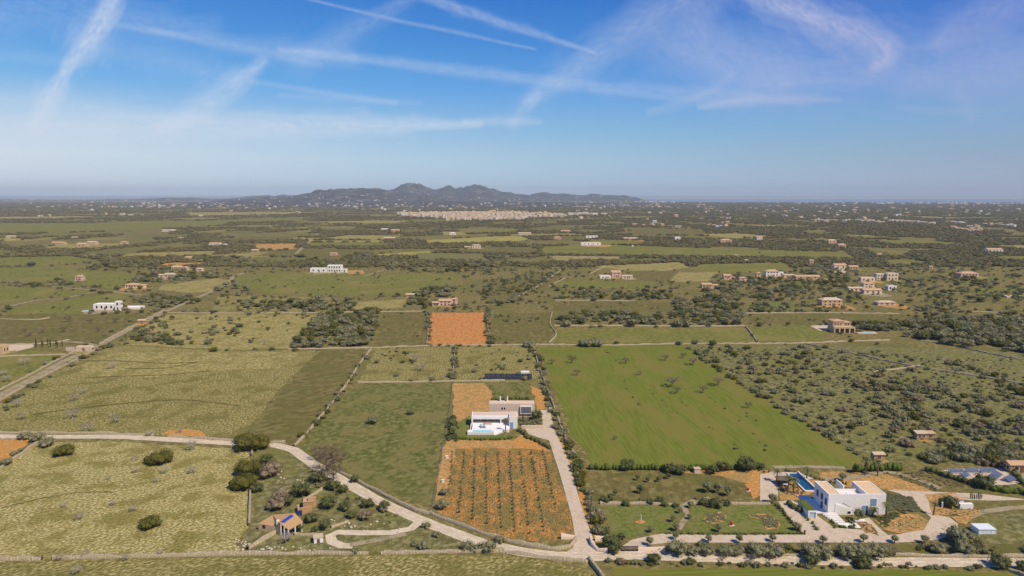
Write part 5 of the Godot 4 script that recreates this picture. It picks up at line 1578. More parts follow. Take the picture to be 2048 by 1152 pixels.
func other_houses() -> void:
	farmhouse("long white modern house with dark windows beside a green field, left", 187, 230, 620, 607.5, M.white, M.white, "flat", 1, 4, 0.45)
	farmhouse("white cube wing at the right end of the long white modern house, left", 230.5, 241, 622, 603, M.white, M.white, "flat", 2, 1, 0.9)
	farmhouse("pinkish farmhouse with lower wing just above the red field", 878, 903, 612, 597, M.pink, M.tiles, "gable", 2, 3, 0.6)
	farmhouse("low pink annex at the left end of the farmhouse above the red field", 865, 879, 612.5, 602, M.pink, M.tiles, "gable", 1, 2, 0.8)
	farmhouse("reddish tile roofed block at the right end of the farmhouse above the red field", 902, 914, 608, 595, M.pink, M.tiles, "hip", 2, 1, 0.9)
	farmhouse("small stone hut among trees left of the pink farmhouse", 812, 828, 595, 587, M.old_stone, M.pale_tiles, "gable", 1, 1, 0.6)
	farmhouse("white two-storey modern house with rows of windows, beside orange earth", 655, 683, 545, 530, M.white, M.white, "flat", 2, 5, 0.5)
	farmhouse("low white annex left of the modern house with orange earth", 620, 654, 545, 536, M.white, M.white, "flat", 1, 3, 0.4)
	farmhouse("white garage at the right of the modern house with orange earth", 684, 694, 545, 538, M.white, M.white, "flat", 1, 1, 0.6)
	farmhouse("tall pinkish farm tower beside a white yard, right of centre", 1224, 1242, 555, 540.5, M.pink, M.tiles, "shed", 2, 2, 0.8)
	farmhouse("low barn to the right of the pinkish farm tower", 1244, 1265, 557, 550, M.cream, M.pale_tiles, "gable", 1, 2, 0.5)
	farmhouse("white open walled yard in front of the pinkish farm tower", 1200, 1222, 557, 552, M.white, M.roof_gravel, "flat", 1, 2, 0.8)
	farmhouse("white two-storey house with terracotta roof, right of centre", 1532, 1558, 553, 538, M.white, M.tiles, "hip", 2, 4, 0.6)
	farmhouse("white low wing right of the two-storey house with terracotta roof", 1558.5, 1567, 553, 544, M.white, M.white, "flat", 1, 1, 0.9)
	farmhouse("long ochre barn with a broad orange roof near the white two-storey house", 1592, 1640, 558, 549, M.ochre, M.tiles, "gable", 1, 3, 0.35)
	farmhouse("pink low outbuilding left of the long ochre barn", 1568, 1590, 555, 548, M.pink, M.pale_tiles, "gable", 1, 2, 0.4)
	farmhouse("small orange house at the left of the two-storey white house", 1513, 1522, 556, 544, M.ochre, M.tiles, "hip", 2, 1, 0.8)
	farmhouse("orange roofed farmhouse with white gable among the trees", 1448, 1470, 558, 547, M.pink, M.tiles, "gable", 1, 2, 0.6, 1)
	farmhouse("small pink house right of the orange roofed farmhouse", 1479, 1493, 562, 553, M.pink, M.tiles, "hip", 1, 1, 0.7)
	farmhouse("long ochre stone house half hidden by trees, right of centre", 1404, 1436, 576, 565, M.ochre, M.tiles, "gable", 1, 3, 0.4, 1)
	farmhouse("pale two-storey stone block, left half of the hillside complex at right", 1753, 1772, 560, 547.5, M.cream, M.cream, "flat", 2, 3, 0.6)
	farmhouse("pale two-storey stone block, right half of the hillside complex at right", 1774, 1796, 561, 546, M.cream, M.cream, "flat", 2, 3, 0.6)
	farmhouse("low pale annex left of the hillside stone complex", 1722, 1750, 563, 554.5, M.cream, M.cream, "flat", 1, 3, 0.4)
	farmhouse("stone manor with pinkish roof below the hillside complex at right", 1727, 1749, 576, 563, M.cream, M.tiles, "hip", 2, 2, 0.6)
	farmhouse("long pale terrace house left of the stone manor at right", 1698, 1726, 582, 573, M.cream, M.pale_tiles, "gable", 1, 3, 0.4)
	farmhouse("broad tiled farm building in front of the stone manor at right", 1728, 1764, 588, 576, M.cream, M.tiles, "gable", 1, 3, 0.4)
	farmhouse("small pale cube house right of the stone manor", 1776, 1793, 581, 571, M.white, M.pale_tiles, "flat", 1, 2, 0.7)
	farmhouse("big beige villa with a flat hipped roof and chimney, right", 1644, 1685, 612, 594, M.ochre, M.pale_tiles, "hip", 2, 4, 0.5)
	farmhouse("pinkish bungalow with shallow roof, right of the big beige villa", 1756, 1792, 611, 601, M.pink, M.pale_tiles, "hip", 1, 3, 0.5)
	farmhouse("beige house with terracotta roof and gravel yard, upper right", 1669, 1693, 539, 526, M.cream, M.tiles, "gable", 1, 2, 0.6)
	farmhouse("terracotta roofed annex right of the beige house with gravel yard", 1699, 1717, 540, 530, M.ochre, M.tiles, "gable", 1, 3, 0.6)
	farmhouse("reddish roofed country house with arched porch at far right", 1922, 1957, 554, 542, M.pink, M.tiles, "hip", 1, 5, 0.5)
	farmhouse("white house with orange roof at the far right edge", 1976, 2006, 505, 495, M.white, M.tiles, "gable", 1, 4, 0.5)
	farmhouse("beige house on the left of a pair among the woods, upper right", 1657, 1673, 489, 478, M.ochre, M.pale_tiles, "hip", 2, 2, 0.6)
	farmhouse("beige house on the right of a pair among the woods, upper right", 1677, 1692, 496, 486.5, M.ochre, M.pale_tiles, "hip", 2, 2, 0.6)
	farmhouse("white house with a red roof alone in dense woods", 1514, 1525, 480, 472, M.white, M.tiles, "gable", 1, 2, 0.6)
	farmhouse("orange beige country house above the long green field", 1441, 1464, 487, 477, M.ochre, M.tiles, "hip", 2, 3, 0.5)
	farmhouse("long white house with orange roof in far fields, right of centre", 1122, 1141, 465, 459.5, M.white, M.tiles, "gable", 1, 4, 0.4)
	farmhouse("long beige house in far fields, left of the white one with orange roof", 1037, 1062, 470, 464, M.cream, M.pale_tiles, "gable", 1, 5, 0.35)
	farmhouse("peach house with a hipped roof among dark trees, centre", 1108, 1122, 479, 472, M.pink, M.tiles, "hip", 1, 2, 0.6)
	farmhouse("white walled farm complex above the long far green field", 1162, 1202, 491, 484, M.white, M.roof_gravel, "flat", 1, 4, 0.4)
	farmhouse("pale house behind the white walled farm complex", 1172, 1196, 476, 471, M.white, M.roof_gravel, "flat", 1, 3, 0.4)
	farmhouse("long peach farmhouse right of the white walled complex", 1248, 1275, 480, 474, M.pink, M.pale_tiles, "gable", 1, 4, 0.4)
	farmhouse("small bright white house beside the woods, right of centre", 1350, 1361, 480, 473.5, M.white, M.white, "flat", 1, 1, 0.8)
	farmhouse("white farm with pinkish roof in a gravel yard, left of centre", 418, 440, 492, 484, M.white, M.tiles, "gable", 1, 3, 0.5)
	farmhouse("white outbuilding right of the farm in the gravel yard", 441, 453, 492, 488, M.white, M.white, "flat", 1, 2, 0.5)
	farmhouse("large pink and white finca beside the orange field, left", 343, 373, 541, 530, M.pink, M.tiles, "gable", 1, 4, 0.5, 1)
	farmhouse("small white house right of the large finca", 393, 405, 542, 535.5, M.white, M.pale_tiles, "gable", 1, 2, 0.6)
	farmhouse("pink house in trees below the large finca", 317, 348, 556, 545, M.pink, M.pale_tiles, "gable", 1, 3, 0.4, -1)
	farmhouse("beige villa in a palm garden, left", 250, 288, 576, 565, M.cream, M.tiles, "hip", 1, 4, 0.45, 1)
	farmhouse("square pinkish house with white terrace, left", 150, 164, 561, 549.5, M.pink, M.tiles, "hip", 2, 2, 0.8)
	farmhouse("orange farmhouse among trees, upper left", 103, 128, 489, 482.5, M.ochre, M.tiles, "gable", 1, 4, 0.4)
	farmhouse("large pale stone barn in trees, upper left", 154, 172, 495, 485, M.ochre, M.pale_tiles, "gable", 1, 2, 0.5)
	farmhouse("low tiled barn beside the large stone barn, upper left", 174, 192, 489, 481.5, M.pink, M.pale_tiles, "gable", 1, 2, 0.5)
	farmhouse("peach cottage amid trees, right of the upper left barns", 240, 253, 488, 482, M.pink, M.tiles, "hip", 1, 2, 0.6)
	farmhouse("small cream house below the broad yellow-green field, left", 143, 153, 477, 472.5, M.cream, M.tiles, "gable", 1, 2, 0.6)
	farmhouse("long cream house at the left edge below the yellow-green field", 12, 30, 476, 470.5, M.cream, M.pale_tiles, "gable", 1, 4, 0.4)
	farmhouse("long white farm buildings at the right end of the yellow-green field", 324, 347, 463, 458, M.white, M.pale_tiles, "gable", 1, 4, 0.4)
	farmhouse("orange house in woods right of the yellow-green field", 355, 365, 479, 473, M.ochre, M.tiles, "hip", 1, 2, 0.7)
	farmhouse("orange hut at the edge of trees above the orange field, left", 369, 381, 520, 512, M.ochre, M.tiles, "shed", 1, 1, 0.8)
	farmhouse("ochre stone house in the dark hedge, left of centre", 503, 516, 505, 498, M.old_stone, M.pale_tiles, "gable", 1, 2, 0.6)
	farmhouse("long beige stone farm at the end of the yellow strip, centre", 767, 790, 480, 473.5, M.old_stone, M.pale_tiles, "gable", 1, 4, 0.4)
	farmhouse("white flat house in woods left of centre", 762, 775, 461, 456.5, M.white, M.white, "flat", 1, 3, 0.5)
	farmhouse("orange gabled farmhouse in woods beside the white flat house", 782, 798, 464.5, 458, M.ochre, M.tiles, "gable", 1, 2, 0.5)
	farmhouse("white house with grey roof alone in woods, centre", 899, 911, 470, 464.5, M.white, M.white, "hip", 1, 3, 0.5)
	farmhouse("beige country house with pale yard, centre", 944, 961, 497, 488, M.cream, M.pale_tiles, "hip", 2, 3, 0.5)
	farmhouse("low ochre farm wing left of the beige country house, centre", 929, 942, 497, 492, M.ochre, M.pale_tiles, "gable", 1, 3, 0.5)
	farmhouse("small peach house below the winding road, left of centre", 660, 673, 510, 504.5, M.pink, M.tiles, "gable", 1, 2, 0.6)
	farmhouse("little orange roofed house at the right among shrubs", 1755, 1764, 512, 506.5, M.white, M.tiles, "gable", 1, 1, 0.8)
	farmhouse("tiny orange cabin in the tree row right of the far green field, left one", 1466, 1476, 514, 510, M.ochre, M.tiles, "gable", 1, 1, 0.7)
	farmhouse("orange cube house at the end of the tree row, right", 1489, 1498, 525, 518, M.ochre, M.tiles, "hip", 1, 1, 0.8)
	farmhouse("yellow cottage in the small right field", 1619, 1627, 530, 519, M.ochre, M.tiles, "gable", 2, 1, 0.8)
	farmhouse("orange hut in the scrub right of the pale hillside complex", 1859, 1866, 537, 531.5, M.ochre, M.tiles, "gable", 1, 1, 0.8)
	farmhouse("pink gatehouse cut by the left edge beside the gravel yard", -30, 6, 709, 692, M.ochre, M.tiles, "flat", 1, 2, 0.5)
	farmhouse("pale stone gatehouse beside the road, lower left", 152, 182, 703, 696, M.masonry, M.roof_gravel, "flat", 1, 1, 0.4)
	farmhouse("ruined hut with dark doorways and a collapsed roof in the scrubland", 1834, 1852, 880, 868, M.old_stone, M.pale_tiles, "shed", 1, 2, 0.6, 0, "ruin")
	farmhouse("broken stone store with leaning roof right of the ruined hut", 1852.5, 1869, 880, 869, M.old_stone, M.tiles, "shed", 1, 1, 0.6, 0, "ruin")
	farmhouse("small stone cottage with a pale gable roof behind the palms, right", 1748, 1768, 923, 913, M.old_stone, M.pale_tiles, "gable", 1, 1, 0.7)
	farmhouse("stone house with an orange tiled roof cut by the right edge", 2020, 2064, 946, 923, M.old_stone, M.tiles, "gable", 1, 2, 0.5)
	farmhouse("small pale stone shelter by the road, upper left field", 276, 291, 648, 641, M.old_stone, M.pale_tiles, "gable", 1, 1, 0.6, 0, "shed")
	# the brown villa with a tower on the hillside
	var a := g(1668, 666)
	var w := span(a, 42)
	var o := thing("villa", "brown stone villa with arched loggia and tiled upper floor on the hillside, right", "house", a)
	var h := up_to(655, a)
	block(o, w / 2, -2.6, w, 5.2, h, M.ochre, M.pale_tiles, "flat")
	block(o, w * 0.32, -7.4, w * 0.5, 7.4, h + 3.3, M.ochre, M.tiles, "hip", 0.9)
	block(o, w * 0.74, -6.6, w * 0.34, 5.6, h + 2.5, M.ochre, M.tiles, "hip", 0.7)
	windows(o, w * 0.3, -3.6, w * 0.4, 1, 3, h + 1.0, 2.8, 0.8, 1.3)
	windows(o, w * 0.74, -3.7, w * 0.25, 1, 2, h + 0.8, 2.8, 0.8, 1.2)
	for k in 4: part_box("arch", M.dark, o, Vector3(w * (0.06 + k * 0.24), 0.1, 0.0), Vector3(w * (0.06 + k * 0.24) + w * 0.17, h - 0.7, 0.05))
	var pt := g(1735, 668)
	var tr := thing("pool_terrace", "pale pool terrace with blue water right of the brown hillside villa", "pool", pt)
	part_box("paving", M.masonry, tr, Vector3(-6, 0, -4.0), Vector3(6, 0.7, 0))
	part_box("water", M.pool_pale, tr, Vector3(-2.5, 0.703, -3.2), Vector3(4.4, 0.74, -1.0))
	var um := thing("parasol", "dark parasol beside the pool terrace of the brown hillside villa", "parasol", g(1723, 664))
	var uq := Geo.new()
	uq.tube(Vector3(0, 0, 0), Vector3(0, 2.3, 0), 0.05, 0.05, 6)
	put("pole", uq.mesh(), M.metal, um)
	var cq := Geo.new()
	cq.tube(Vector3(0, 2.1, 0), Vector3(0, 2.8, 0), 1.6, 0.05, 10)
	put("canopy", cq.mesh(), M.dark, um)
	var lp := g(175, 623)
	var lpool := thing("swimming_pool", "small blue pool left of the long white modern house", "pool", lp)
	part_box("rim", M.white, lpool, Vector3(-4.5, 0, -3), Vector3(4.5, 0.4, 0))
	part_box("water", M.pool_pale, lpool, Vector3(-4.1, 0.403, -2.7), Vector3(4.1, 0.43, -0.3))
	tag(part_box("garden_wall", M.white, self, g(243, 619) + Vector3(0, 0, -0.5), g(290, 615) + Vector3(0, 1.5, 0)), "white garden wall running right from the long white modern house", "wall")
	tag(part_box("entrance_wall", M.masonry, self, g(130, 703) + Vector3(0, 0, -0.8), g(150, 702) + Vector3(0, 2.2, 0)), "pale entrance wall beside the road, lower left", "wall")
	for s in [["long pale", 2004, 594, 2048, 596], ["low pale", 1880, 556, 1900, 556]]:
		tag(part_box("terrace_wall", M.masonry, self, g(s[1], s[2]) + Vector3(0, 0, -0.6), g(s[3], s[4]) + Vector3(0, 1.4, 0)), "%s terrace wall among the scattered villas at right" % s[0], "wall")
	# the white car in the yard at the left edge
	var cp := g(10, 699)
	var car := thing("parked_car", "white car parked on the gravel yard at the left edge", "car", cp, 0.4)
	part_box("body", M.canvas, car, Vector3(-0.85, 0.32, -2.1), Vector3(0.85, 0.9, 2.1))
	var kq := Geo.new()
	var m := Vector3(0, 1.0, 0)
	var lo := [Vector3(-0.8, 0.9, -1.5), Vector3(0.8, 0.9, -1.5), Vector3(0.8, 0.9, 1.2), Vector3(-0.8, 0.9, 1.2)]
	var hi := [Vector3(-0.62, 1.42, -1.0), Vector3(0.62, 1.42, -1.0), Vector3(0.62, 1.42, 0.7), Vector3(-0.62, 1.42, 0.7)]
	for k in 4: kq.face([lo[k], lo[(k + 1) % 4], hi[(k + 1) % 4], hi[k]], m)
	put("window", kq.mesh(), M.glass, car)
	part_box("roof", M.canvas, car, Vector3(-0.63, 1.42, -1.02), Vector3(0.63, 1.47, 0.72))
	for c in [[-0.85, -1.35], [0.85, -1.35], [-0.85, 1.35], [0.85, 1.35]]:
		var wq := Geo.new()
		wq.tube(Vector3(-0.1, 0.32, 0), Vector3(0.1, 0.32, 0), 0.32, 0.32, 12)
		wq.box(Vector3(0, 0.32, 0), Vector3(0.16, 0.4, 0.4))
		put("wheel", wq.mesh(), M.dark, car, Vector3(c[0], 0, c[1]))

# houses too far to show more than walls, roof and a dark opening or two: a mesh with three surfaces
func little_house(w: float, d: float, h: float, rise: float, wall: Material, roof: Material, pitched := true) -> ArrayMesh:
	var a := Geo.new()
	a.box(Vector3(0, h / 2, 0), Vector3(w, h, d), 0.0, false)
	var r := Geo.new()
	var e := 0.4
	var mid := Vector3(0, h * 0.5, 0)
	if pitched:
		var p := Vector3(-w / 2 - e, h + rise, 0)
		var s := Vector3(w / 2 + e, h + rise, 0)
		r.face([Vector3(-w / 2 - e, h + 0.02, d / 2 + e), Vector3(w / 2 + e, h + 0.02, d / 2 + e), s, p], mid)
		r.face([Vector3(-w / 2 - e, h + 0.02, -d / 2 - e), Vector3(w / 2 + e, h + 0.02, -d / 2 - e), s, p], mid)
		for x in [-w / 2, w / 2]: a.face([Vector3(x, h, -d / 2), Vector3(x, h, d / 2), Vector3(x, h + rise * 0.92, 0)], mid)
	else:
		r.box(Vector3(0, h + 0.15, 0), Vector3(w + 0.02, 0.28, d + 0.02), 0.0, false)
	var o := Geo.new()
	for k in 3: o.box(Vector3((k - 1) * w * 0.3, h * 0.5, d / 2), Vector3(w * 0.1, h * 0.36, 0.12))
	var m := a.mesh()
	m.add_surface_from_arrays(Mesh.PRIMITIVE_TRIANGLES, r.mesh().surface_get_arrays(0))
	m.add_surface_from_arrays(Mesh.PRIMITIVE_TRIANGLES, o.mesh().surface_get_arrays(0))
	m.surface_set_material(0, wall)
	m.surface_set_material(1, roof)
	m.surface_set_material(2, M.glass)
	return m

func far_houses() -> void:
	var kinds := [little_house(10, 8, 4.5, 1.6, M.cream, M.tiles), little_house(14, 7, 3.6, 1.5, M.white, M.tiles), little_house(9, 9, 6, 1.2, M.white, M.white, false), little_house(16, 8, 3.4, 1.4, M.pink, M.pale_tiles), little_house(11, 8, 6, 1.6, M.ochre, M.tiles)]
	# scattered over the plain: [label, count, x0, x1, row0, row1, size]
	var zones := [
		["little house in the hazy left plain", 34, -20, 560, 404, 433, 1.3],
		["little house beneath the table-topped hill", 44, 500, 800, 399, 424, 1.3],
		["little house on slopes behind the town", 46, 800, 1150, 398, 422, 1.3],
		["little house on the plain right of the town", 46, 1100, 1420, 406, 446, 1.2],
		["little house among far woods at right", 60, 1400, 2060, 411, 440, 1.2],
	]
	var looks := ["cream, red roofed", "white, red roofed", "white flat roofed", "pink, pale roofed", "ochre, red roofed"]
	var marked := []
	for zn in zones:
		for k in zn[1]:
			var y := 397.0 + 1.0 / lerpf(1.0 / (zn[4] - 397.0 + 0.5), 1.0 / (zn[5] - 397.0), pow(rng.randf(), 0.8))
			var p := g(rng.randf_range(zn[2], zn[3]), y)
			if p.length() > 10500.0: p *= 10500.0 / p.length()
			if blocked(p.x, p.z): continue
			var look := rng.randi() % 5
			var o := put("country_house", kinds[look], null, self, p, rng.randf_range(-0.6, 0.6))
			o.set_meta("look", look)
			var s: float = zn[6] * rng.randf_range(0.5, 1.1) * (1.0 + p.length() / 12000.0)
			o.scale = Vector3(s, s * 0.9, s)
			marked.append([p.x / -p.z, o, zn[0]])
			keep_out(PackedVector2Array([Vector2(p.x - 9 * s, p.z + 60 * s), Vector2(p.x + 9 * s, p.z + 60 * s), Vector2(p.x + 9 * s, p.z - 6 * s), Vector2(p.x - 9 * s, p.z - 6 * s)]))
	marked.sort_custom(func(a, b): return a[0] < b[0])
	var ranks := {}
	for m in marked:
		var key: String = looks[m[1].get_meta("look")] + " " + m[2]
		ranks[key] = ranks.get(key, 0) + 1
		tag(m[1], "%s, %s from left" % [key, ONE_TO_TEN[mini(ranks[key] - 1, 19)]], "country house", m[2])
	# rows of villas among the woods on the right
	var rows := [[1622, 441, 1676, 443, 9], [1684, 443, 1700, 440, 3], [1710, 441, 1768, 446, 12], [1776, 442, 1868, 447, 15], [1893, 444, 1930, 448, 8], [1902, 457, 1960, 463, 9], [1936, 452, 1960, 455, 4], [1966, 449, 1982, 451, 3], [1990, 449, 2030, 453, 6], [1440, 436, 1462, 438, 4], [1415, 452, 1455, 454, 5], [1262, 449, 1366, 455, 6], [1440, 446, 1460, 448, 2]]
	var estate := []
	for r in rows:
		for k in r[4]:
			var t: float = (k + 0.5) / r[4]
			var p := g(lerpf(r[0], r[2], t) + rng.randf_range(-1.5, 1.5), lerpf(r[1], r[3], t) + rng.randf_range(-1.2, 1.2))
			var look := rng.randi() % 5
			var o := put("estate_villa", kinds[look], null, self, p, rng.randf_range(-0.4, 0.4))
			var s := rng.randf_range(0.7, 1.1)
			o.scale = Vector3(s, s, s)
			o.set_meta("look", look)
			estate.append([p.x / -p.z, o])
			keep_out(PackedVector2Array([Vector2(p.x - 8, p.z + 16), Vector2(p.x + 8, p.z + 16), Vector2(p.x + 8, p.z - 6), Vector2(p.x - 8, p.z - 6)]))
	var dots := [[], [], [], [], []]
	for k in 300:
		var y := 397.5 + 1.0 / lerpf(1.0 / 3.5, 1.0 / 36.0, pow(rng.randf(), 0.7))
		var p := g(rng.randf_range(-20, 2070), y)
		if p.length() > 10800.0 or blocked(p.x, p.z): continue
		var s := rng.randf_range(0.6, 1.3) * (1.0 + p.length() / 9000.0)
		dots[k % 5].append(Transform3D(Basis(Vector3.UP, rng.randf_range(-0.7, 0.7)).scaled(Vector3(s, s, s)), p))
	for k in slope_spots.size():
		var s := rng.randf_range(0.9, 1.9)
		dots[k % 4].append(Transform3D(Basis(Vector3.UP, rng.randf_range(-0.7, 0.7)).scaled(Vector3(s, s, s)), slope_spots[k]))
	var dh := thing("distant_houses", "countless pale houses dotted over the far plain up to the foot of the hills", "country house")
	dh.set_meta("kind", "stuff")
	for k in 5: town_mass(kinds[k], dots[k], dh)
	estate.sort_custom(func(a, b): return a[0] < b[0])
	ranks.clear()
	for m in estate:
		var key: String = looks[m[1].get_meta("look")]
		ranks[key] = ranks.get(key, 0) + 1
		tag(m[1], "%s villa in the estate rows among the right woods, %s from left" % [key, ordinal(ranks[key] - 1)], "country house", "rows of villas among the woods")
	# the town
	var town := gp([796, 428.5, 860, 427, 1010, 426, 1090, 429, 1132, 432, 1126, 434.5, 1060, 436, 1040, 440, 930, 440.5, 884, 441, 896, 436.5, 830, 434, 812, 432])
	keep_out(town)
	var tk := [little_house(13, 11, 6, 1.4, M.cream, M.pale_tiles), little_house(9, 10, 7, 1.2, M.roof_gravel, M.pale_tiles), little_house(16, 10, 5, 1.2, M.white, M.pale_tiles), little_house(10, 12, 8, 1.0, M.cream, M.roof_gravel, false), little_house(8, 12, 6, 1.4, M.cream, M.tiles)]
	var r := Rect2(town[0], Vector2.ZERO)
	for a in town: r = r.expand(a)
	var spots := []
	var zs := r.position.y
	while zs < r.end.y:
		var xx := r.position.x
		while xx < r.end.x:
			var q := Vector2(xx + rng.randf_range(-5, 5), zs + rng.randf_range(-6, 6))
			if Geometry2D.is_point_in_polygon(q, town) and rng.randf() < 0.82: spots.append(q)
			xx += 19.0
		zs += 30.0
	spots.sort_custom(func(a, b): return a.y > b.y)
	var rest := []
	for k in 5: rest.append([])
	for k in spots.size():
		var kk := rng.randi() % 5
		var s := rng.randf_range(0.85, 1.35)
		var turn := rng.randf_range(-0.5, 0.5)
		if k < 300:
			var o := put("town_house", tk[kk], null, self, Vector3(spots[k].x, 0, spots[k].y), turn)
			o.scale = Vector3(s, s * rng.randf_range(0.75, 1.3), s)
			tag(o, "house in the front rows of the terracotta town on the plain", "town house", "houses of the town")
		else:
			rest[kk].append(Transform3D(Basis(Vector3.UP, turn).scaled(Vector3(s, s * 1.25, s)), Vector3(spots[k].x, 0, spots[k].y)))
	var tm := thing("town_roofs", "crowded houses at the back of the terracotta town on the plain", "town house")
	tm.set_meta("kind", "stuff")
	for k in 5: town_mass(tk[k], rest[k], tm)
	var ch := thing("church", "tall sand coloured church with tower rising over the town", "church", g(991, 428))
	block(ch, -9, -4, 34, 14, 15, M.ochre, M.tiles, "gable", 4.0)
	block(ch, 10, 2, 7, 7, 25, M.ochre, M.tiles, "hip", 3.5)
	windows(ch, -9, 3.1, 30, 1, 5, 6, 3, 1.4, 4)
	# village on the slope behind, and the white town on the coast
	var lists := [["terracotta house of the small village on the slope behind the town", 1050, 1104, 400.5, 405, 26, 1.6, kinds, "village on the slope"], ["white house of the coastal town on the right horizon", 1744, 2060, 406.0, 408.5, 90, 1.9, [kinds[2]], "white coastal town"], ["pale warehouse right of the town", 1140, 1212, 428.5, 431, 10, 1.5, [kinds[2], kinds[1]], "pale warehouses right of the town"], ["white house on the coast right of the last hill", 1275, 1350, 403.5, 405, 18, 2.0, [kinds[2]], "white houses right of the last hill"]]
	for l in lists:
		for k in l[5]:
			var p := g(rng.randf_range(l[1], l[2]), rng.randf_range(l[3], l[4]))
			if p.length() > 9000.0: p *= 9000.0 / p.length()
			var o := put("small_house", l[7][rng.randi() % l[7].size()], null, self, p, rng.randf_range(-0.4, 0.4))
			var s: float = l[6] * rng.randf_range(0.7, 1.4)
			o.scale = Vector3(s * 1.3, s, s)
			tag(o, l[0], "distant house", l[8])

func town_mass(mesh: Mesh, places: Array, parent: Node) -> void:
	if places.is_empty(): return
	var tints := PackedColorArray()
	tints.resize(places.size())
	tints.fill(Color.WHITE)
	copies("house_mass", mesh, null, places, tints, parent)


# a clipped hedge along a line of pixels: a bar of dense leaf clumps
func clipped_hedge(label: String, px: Array, high: float, wide: float, m: Material = null, leaves := 16) -> void:
	var line := smooth_line(px, 1.1)
	var q := Geo.new()
	for k in line.size():
		var tone := rng.randf_range(0.75, 1.2)
		q.col = Color(tone, tone, tone * 0.95)
		var hh := high * rng.randf_range(0.8, 1.2)
		var ww := wide * rng.randf_range(0.75, 1.25)
		var at := Vector3(line[k].x + rng.randf_range(-0.45, 0.45), hh * 0.42, line[k].y + rng.randf_range(-0.2, 0.2) * wide)
		q.blob(at, Vector3(ww * 0.5, hh * 0.5, ww * 0.5), 4, 6, 0.2, rng)
		for j in leaves * 2:
			var d := Vector3(rng.randfn(), rng.randfn() + 0.3, rng.randfn()).normalized()
			var t := tone * rng.randf_range(0.6, 1.45)
			q.col = Color(t, t, t * 0.95)
			q.leaf(at + Vector3(d.x * ww * 0.55, d.y * hh * 0.55, d.z * ww * 0.55) + Vector3(rng.randf_range(-0.6, 0.6), rng.randf_range(-0.05, 0.12), rng.randf_range(-0.25, 0.25)), d, 0.24, rng)
	tag(put("hedge", q.mesh(), m if m else M.hedge_leaf, self), label, "hedge")

func palm(label: String, px: float, py: float, top: float, wide: float) -> void:
	var p := g(px, py)
	var h := up_to(top, p)
	var r := span(p, wide) * 0.5
	var o := thing("palm_tree", label, "palm tree", p, rng.randf() * TAU, "palm trees")
	var q := Geo.new()
	var bend := Vector3(rng.randf_range(-0.2, 0.2), 0, rng.randf_range(-0.2, 0.2))
	var th := h - r * 0.75
	for k in 4:
		q.tube(Vector3(0, th * k / 4.0 - 0.03, 0) + bend * (k / 4.0), Vector3(0, th * (k + 1) / 4.0, 0) + bend * ((k + 1) / 4.0), 0.24 - k * 0.02, 0.2 - k * 0.02, 7)
	q.blob(Vector3(0, th, 0) + bend, Vector3(0.34, 0.5, 0.34), 4, 6, 0.1, rng)
	put("trunk", q.mesh(), M.bark, o)
	var c := put("crown", V.palm[rng.randi() % 2], M.palm_leaf, o, Vector3(0, th + 0.2, 0) + bend)
	c.scale = Vector3(r, r, r)

func cypress(label: String, px: float, py: float, top: float, group: String) -> void:
	var p := g(px, py)
	var h := up_to(top, p)
	var o := thing("cypress", label, "cypress", p, rng.randf() * TAU, group)
	var q := Geo.new()
	for k in 7:
		var t := (k + 0.5) / 7.0
		var r := (0.05 + 0.09 * sin(PI * minf(1.0, t * 1.1))) * h * 0.55
		var tone := rng.randf_range(0.8, 1.2)
		q.col = Color(tone, tone, tone)
		q.blob(Vector3(0, h * (0.08 + t * 0.86), 0), Vector3(r, h * 0.11, r), 4, 7, 0.12, rng)
		for j in 22:
			var d := Vector3(rng.randfn(), rng.randfn() * 0.4, rng.randfn()).normalized()
			q.leaf(Vector3(0, h * (0.08 + t * 0.86) + rng.randf_range(-0.1, 0.1) * h, 0) + d * r, d, h * 0.07, rng)
	put("crown", q.mesh(), M.cypress_leaf, o)
	var tq := Geo.new()
	tq.tube(Vector3(0, -0.03, 0), Vector3(0, h * 0.2, 0), 0.1, 0.08)
	put("trunk", tq.mesh(), M.bark, o)

# n low plants in a polygon, too many to count: one mass
func bed(called: String, label: String, category: String, px: Array, n: int, lo: float, hi: float, mesh_list: Array, m: Material, tall := 1.0, rows := 0.0) -> void:
	var p := gp(px)
	var r := Rect2(p[0], Vector2.ZERO)
	for a in p: r = r.expand(a)
	var places := []
	for tries in n * 10:
		if places.size() >= n: break
		var q := Vector2(rng.randf_range(r.position.x, r.end.x), rng.randf_range(r.position.y, r.end.y))
		if rows > 0.0: q.y = snappedf(q.y + q.x * 0.35, rows) - q.x * 0.35 + rng.randf_range(-0.15, 0.15)
		if not Geometry2D.is_point_in_polygon(q, p): continue
		var s := rng.randf_range(lo, hi)
		places.append(Transform3D(Basis(Vector3.UP, rng.randf() * TAU).scaled(Vector3(s, s * tall, s)), Vector3(q.x, 0, q.y)))
	var tints := PackedColorArray()
	for k in places.size():
		var t := rng.randf_range(0.8, 1.2)
		tints.append(Color(t, t, t))
	var o := copies(called, mesh_list[0], m, places, tints, self)
	tag(o, label, category)

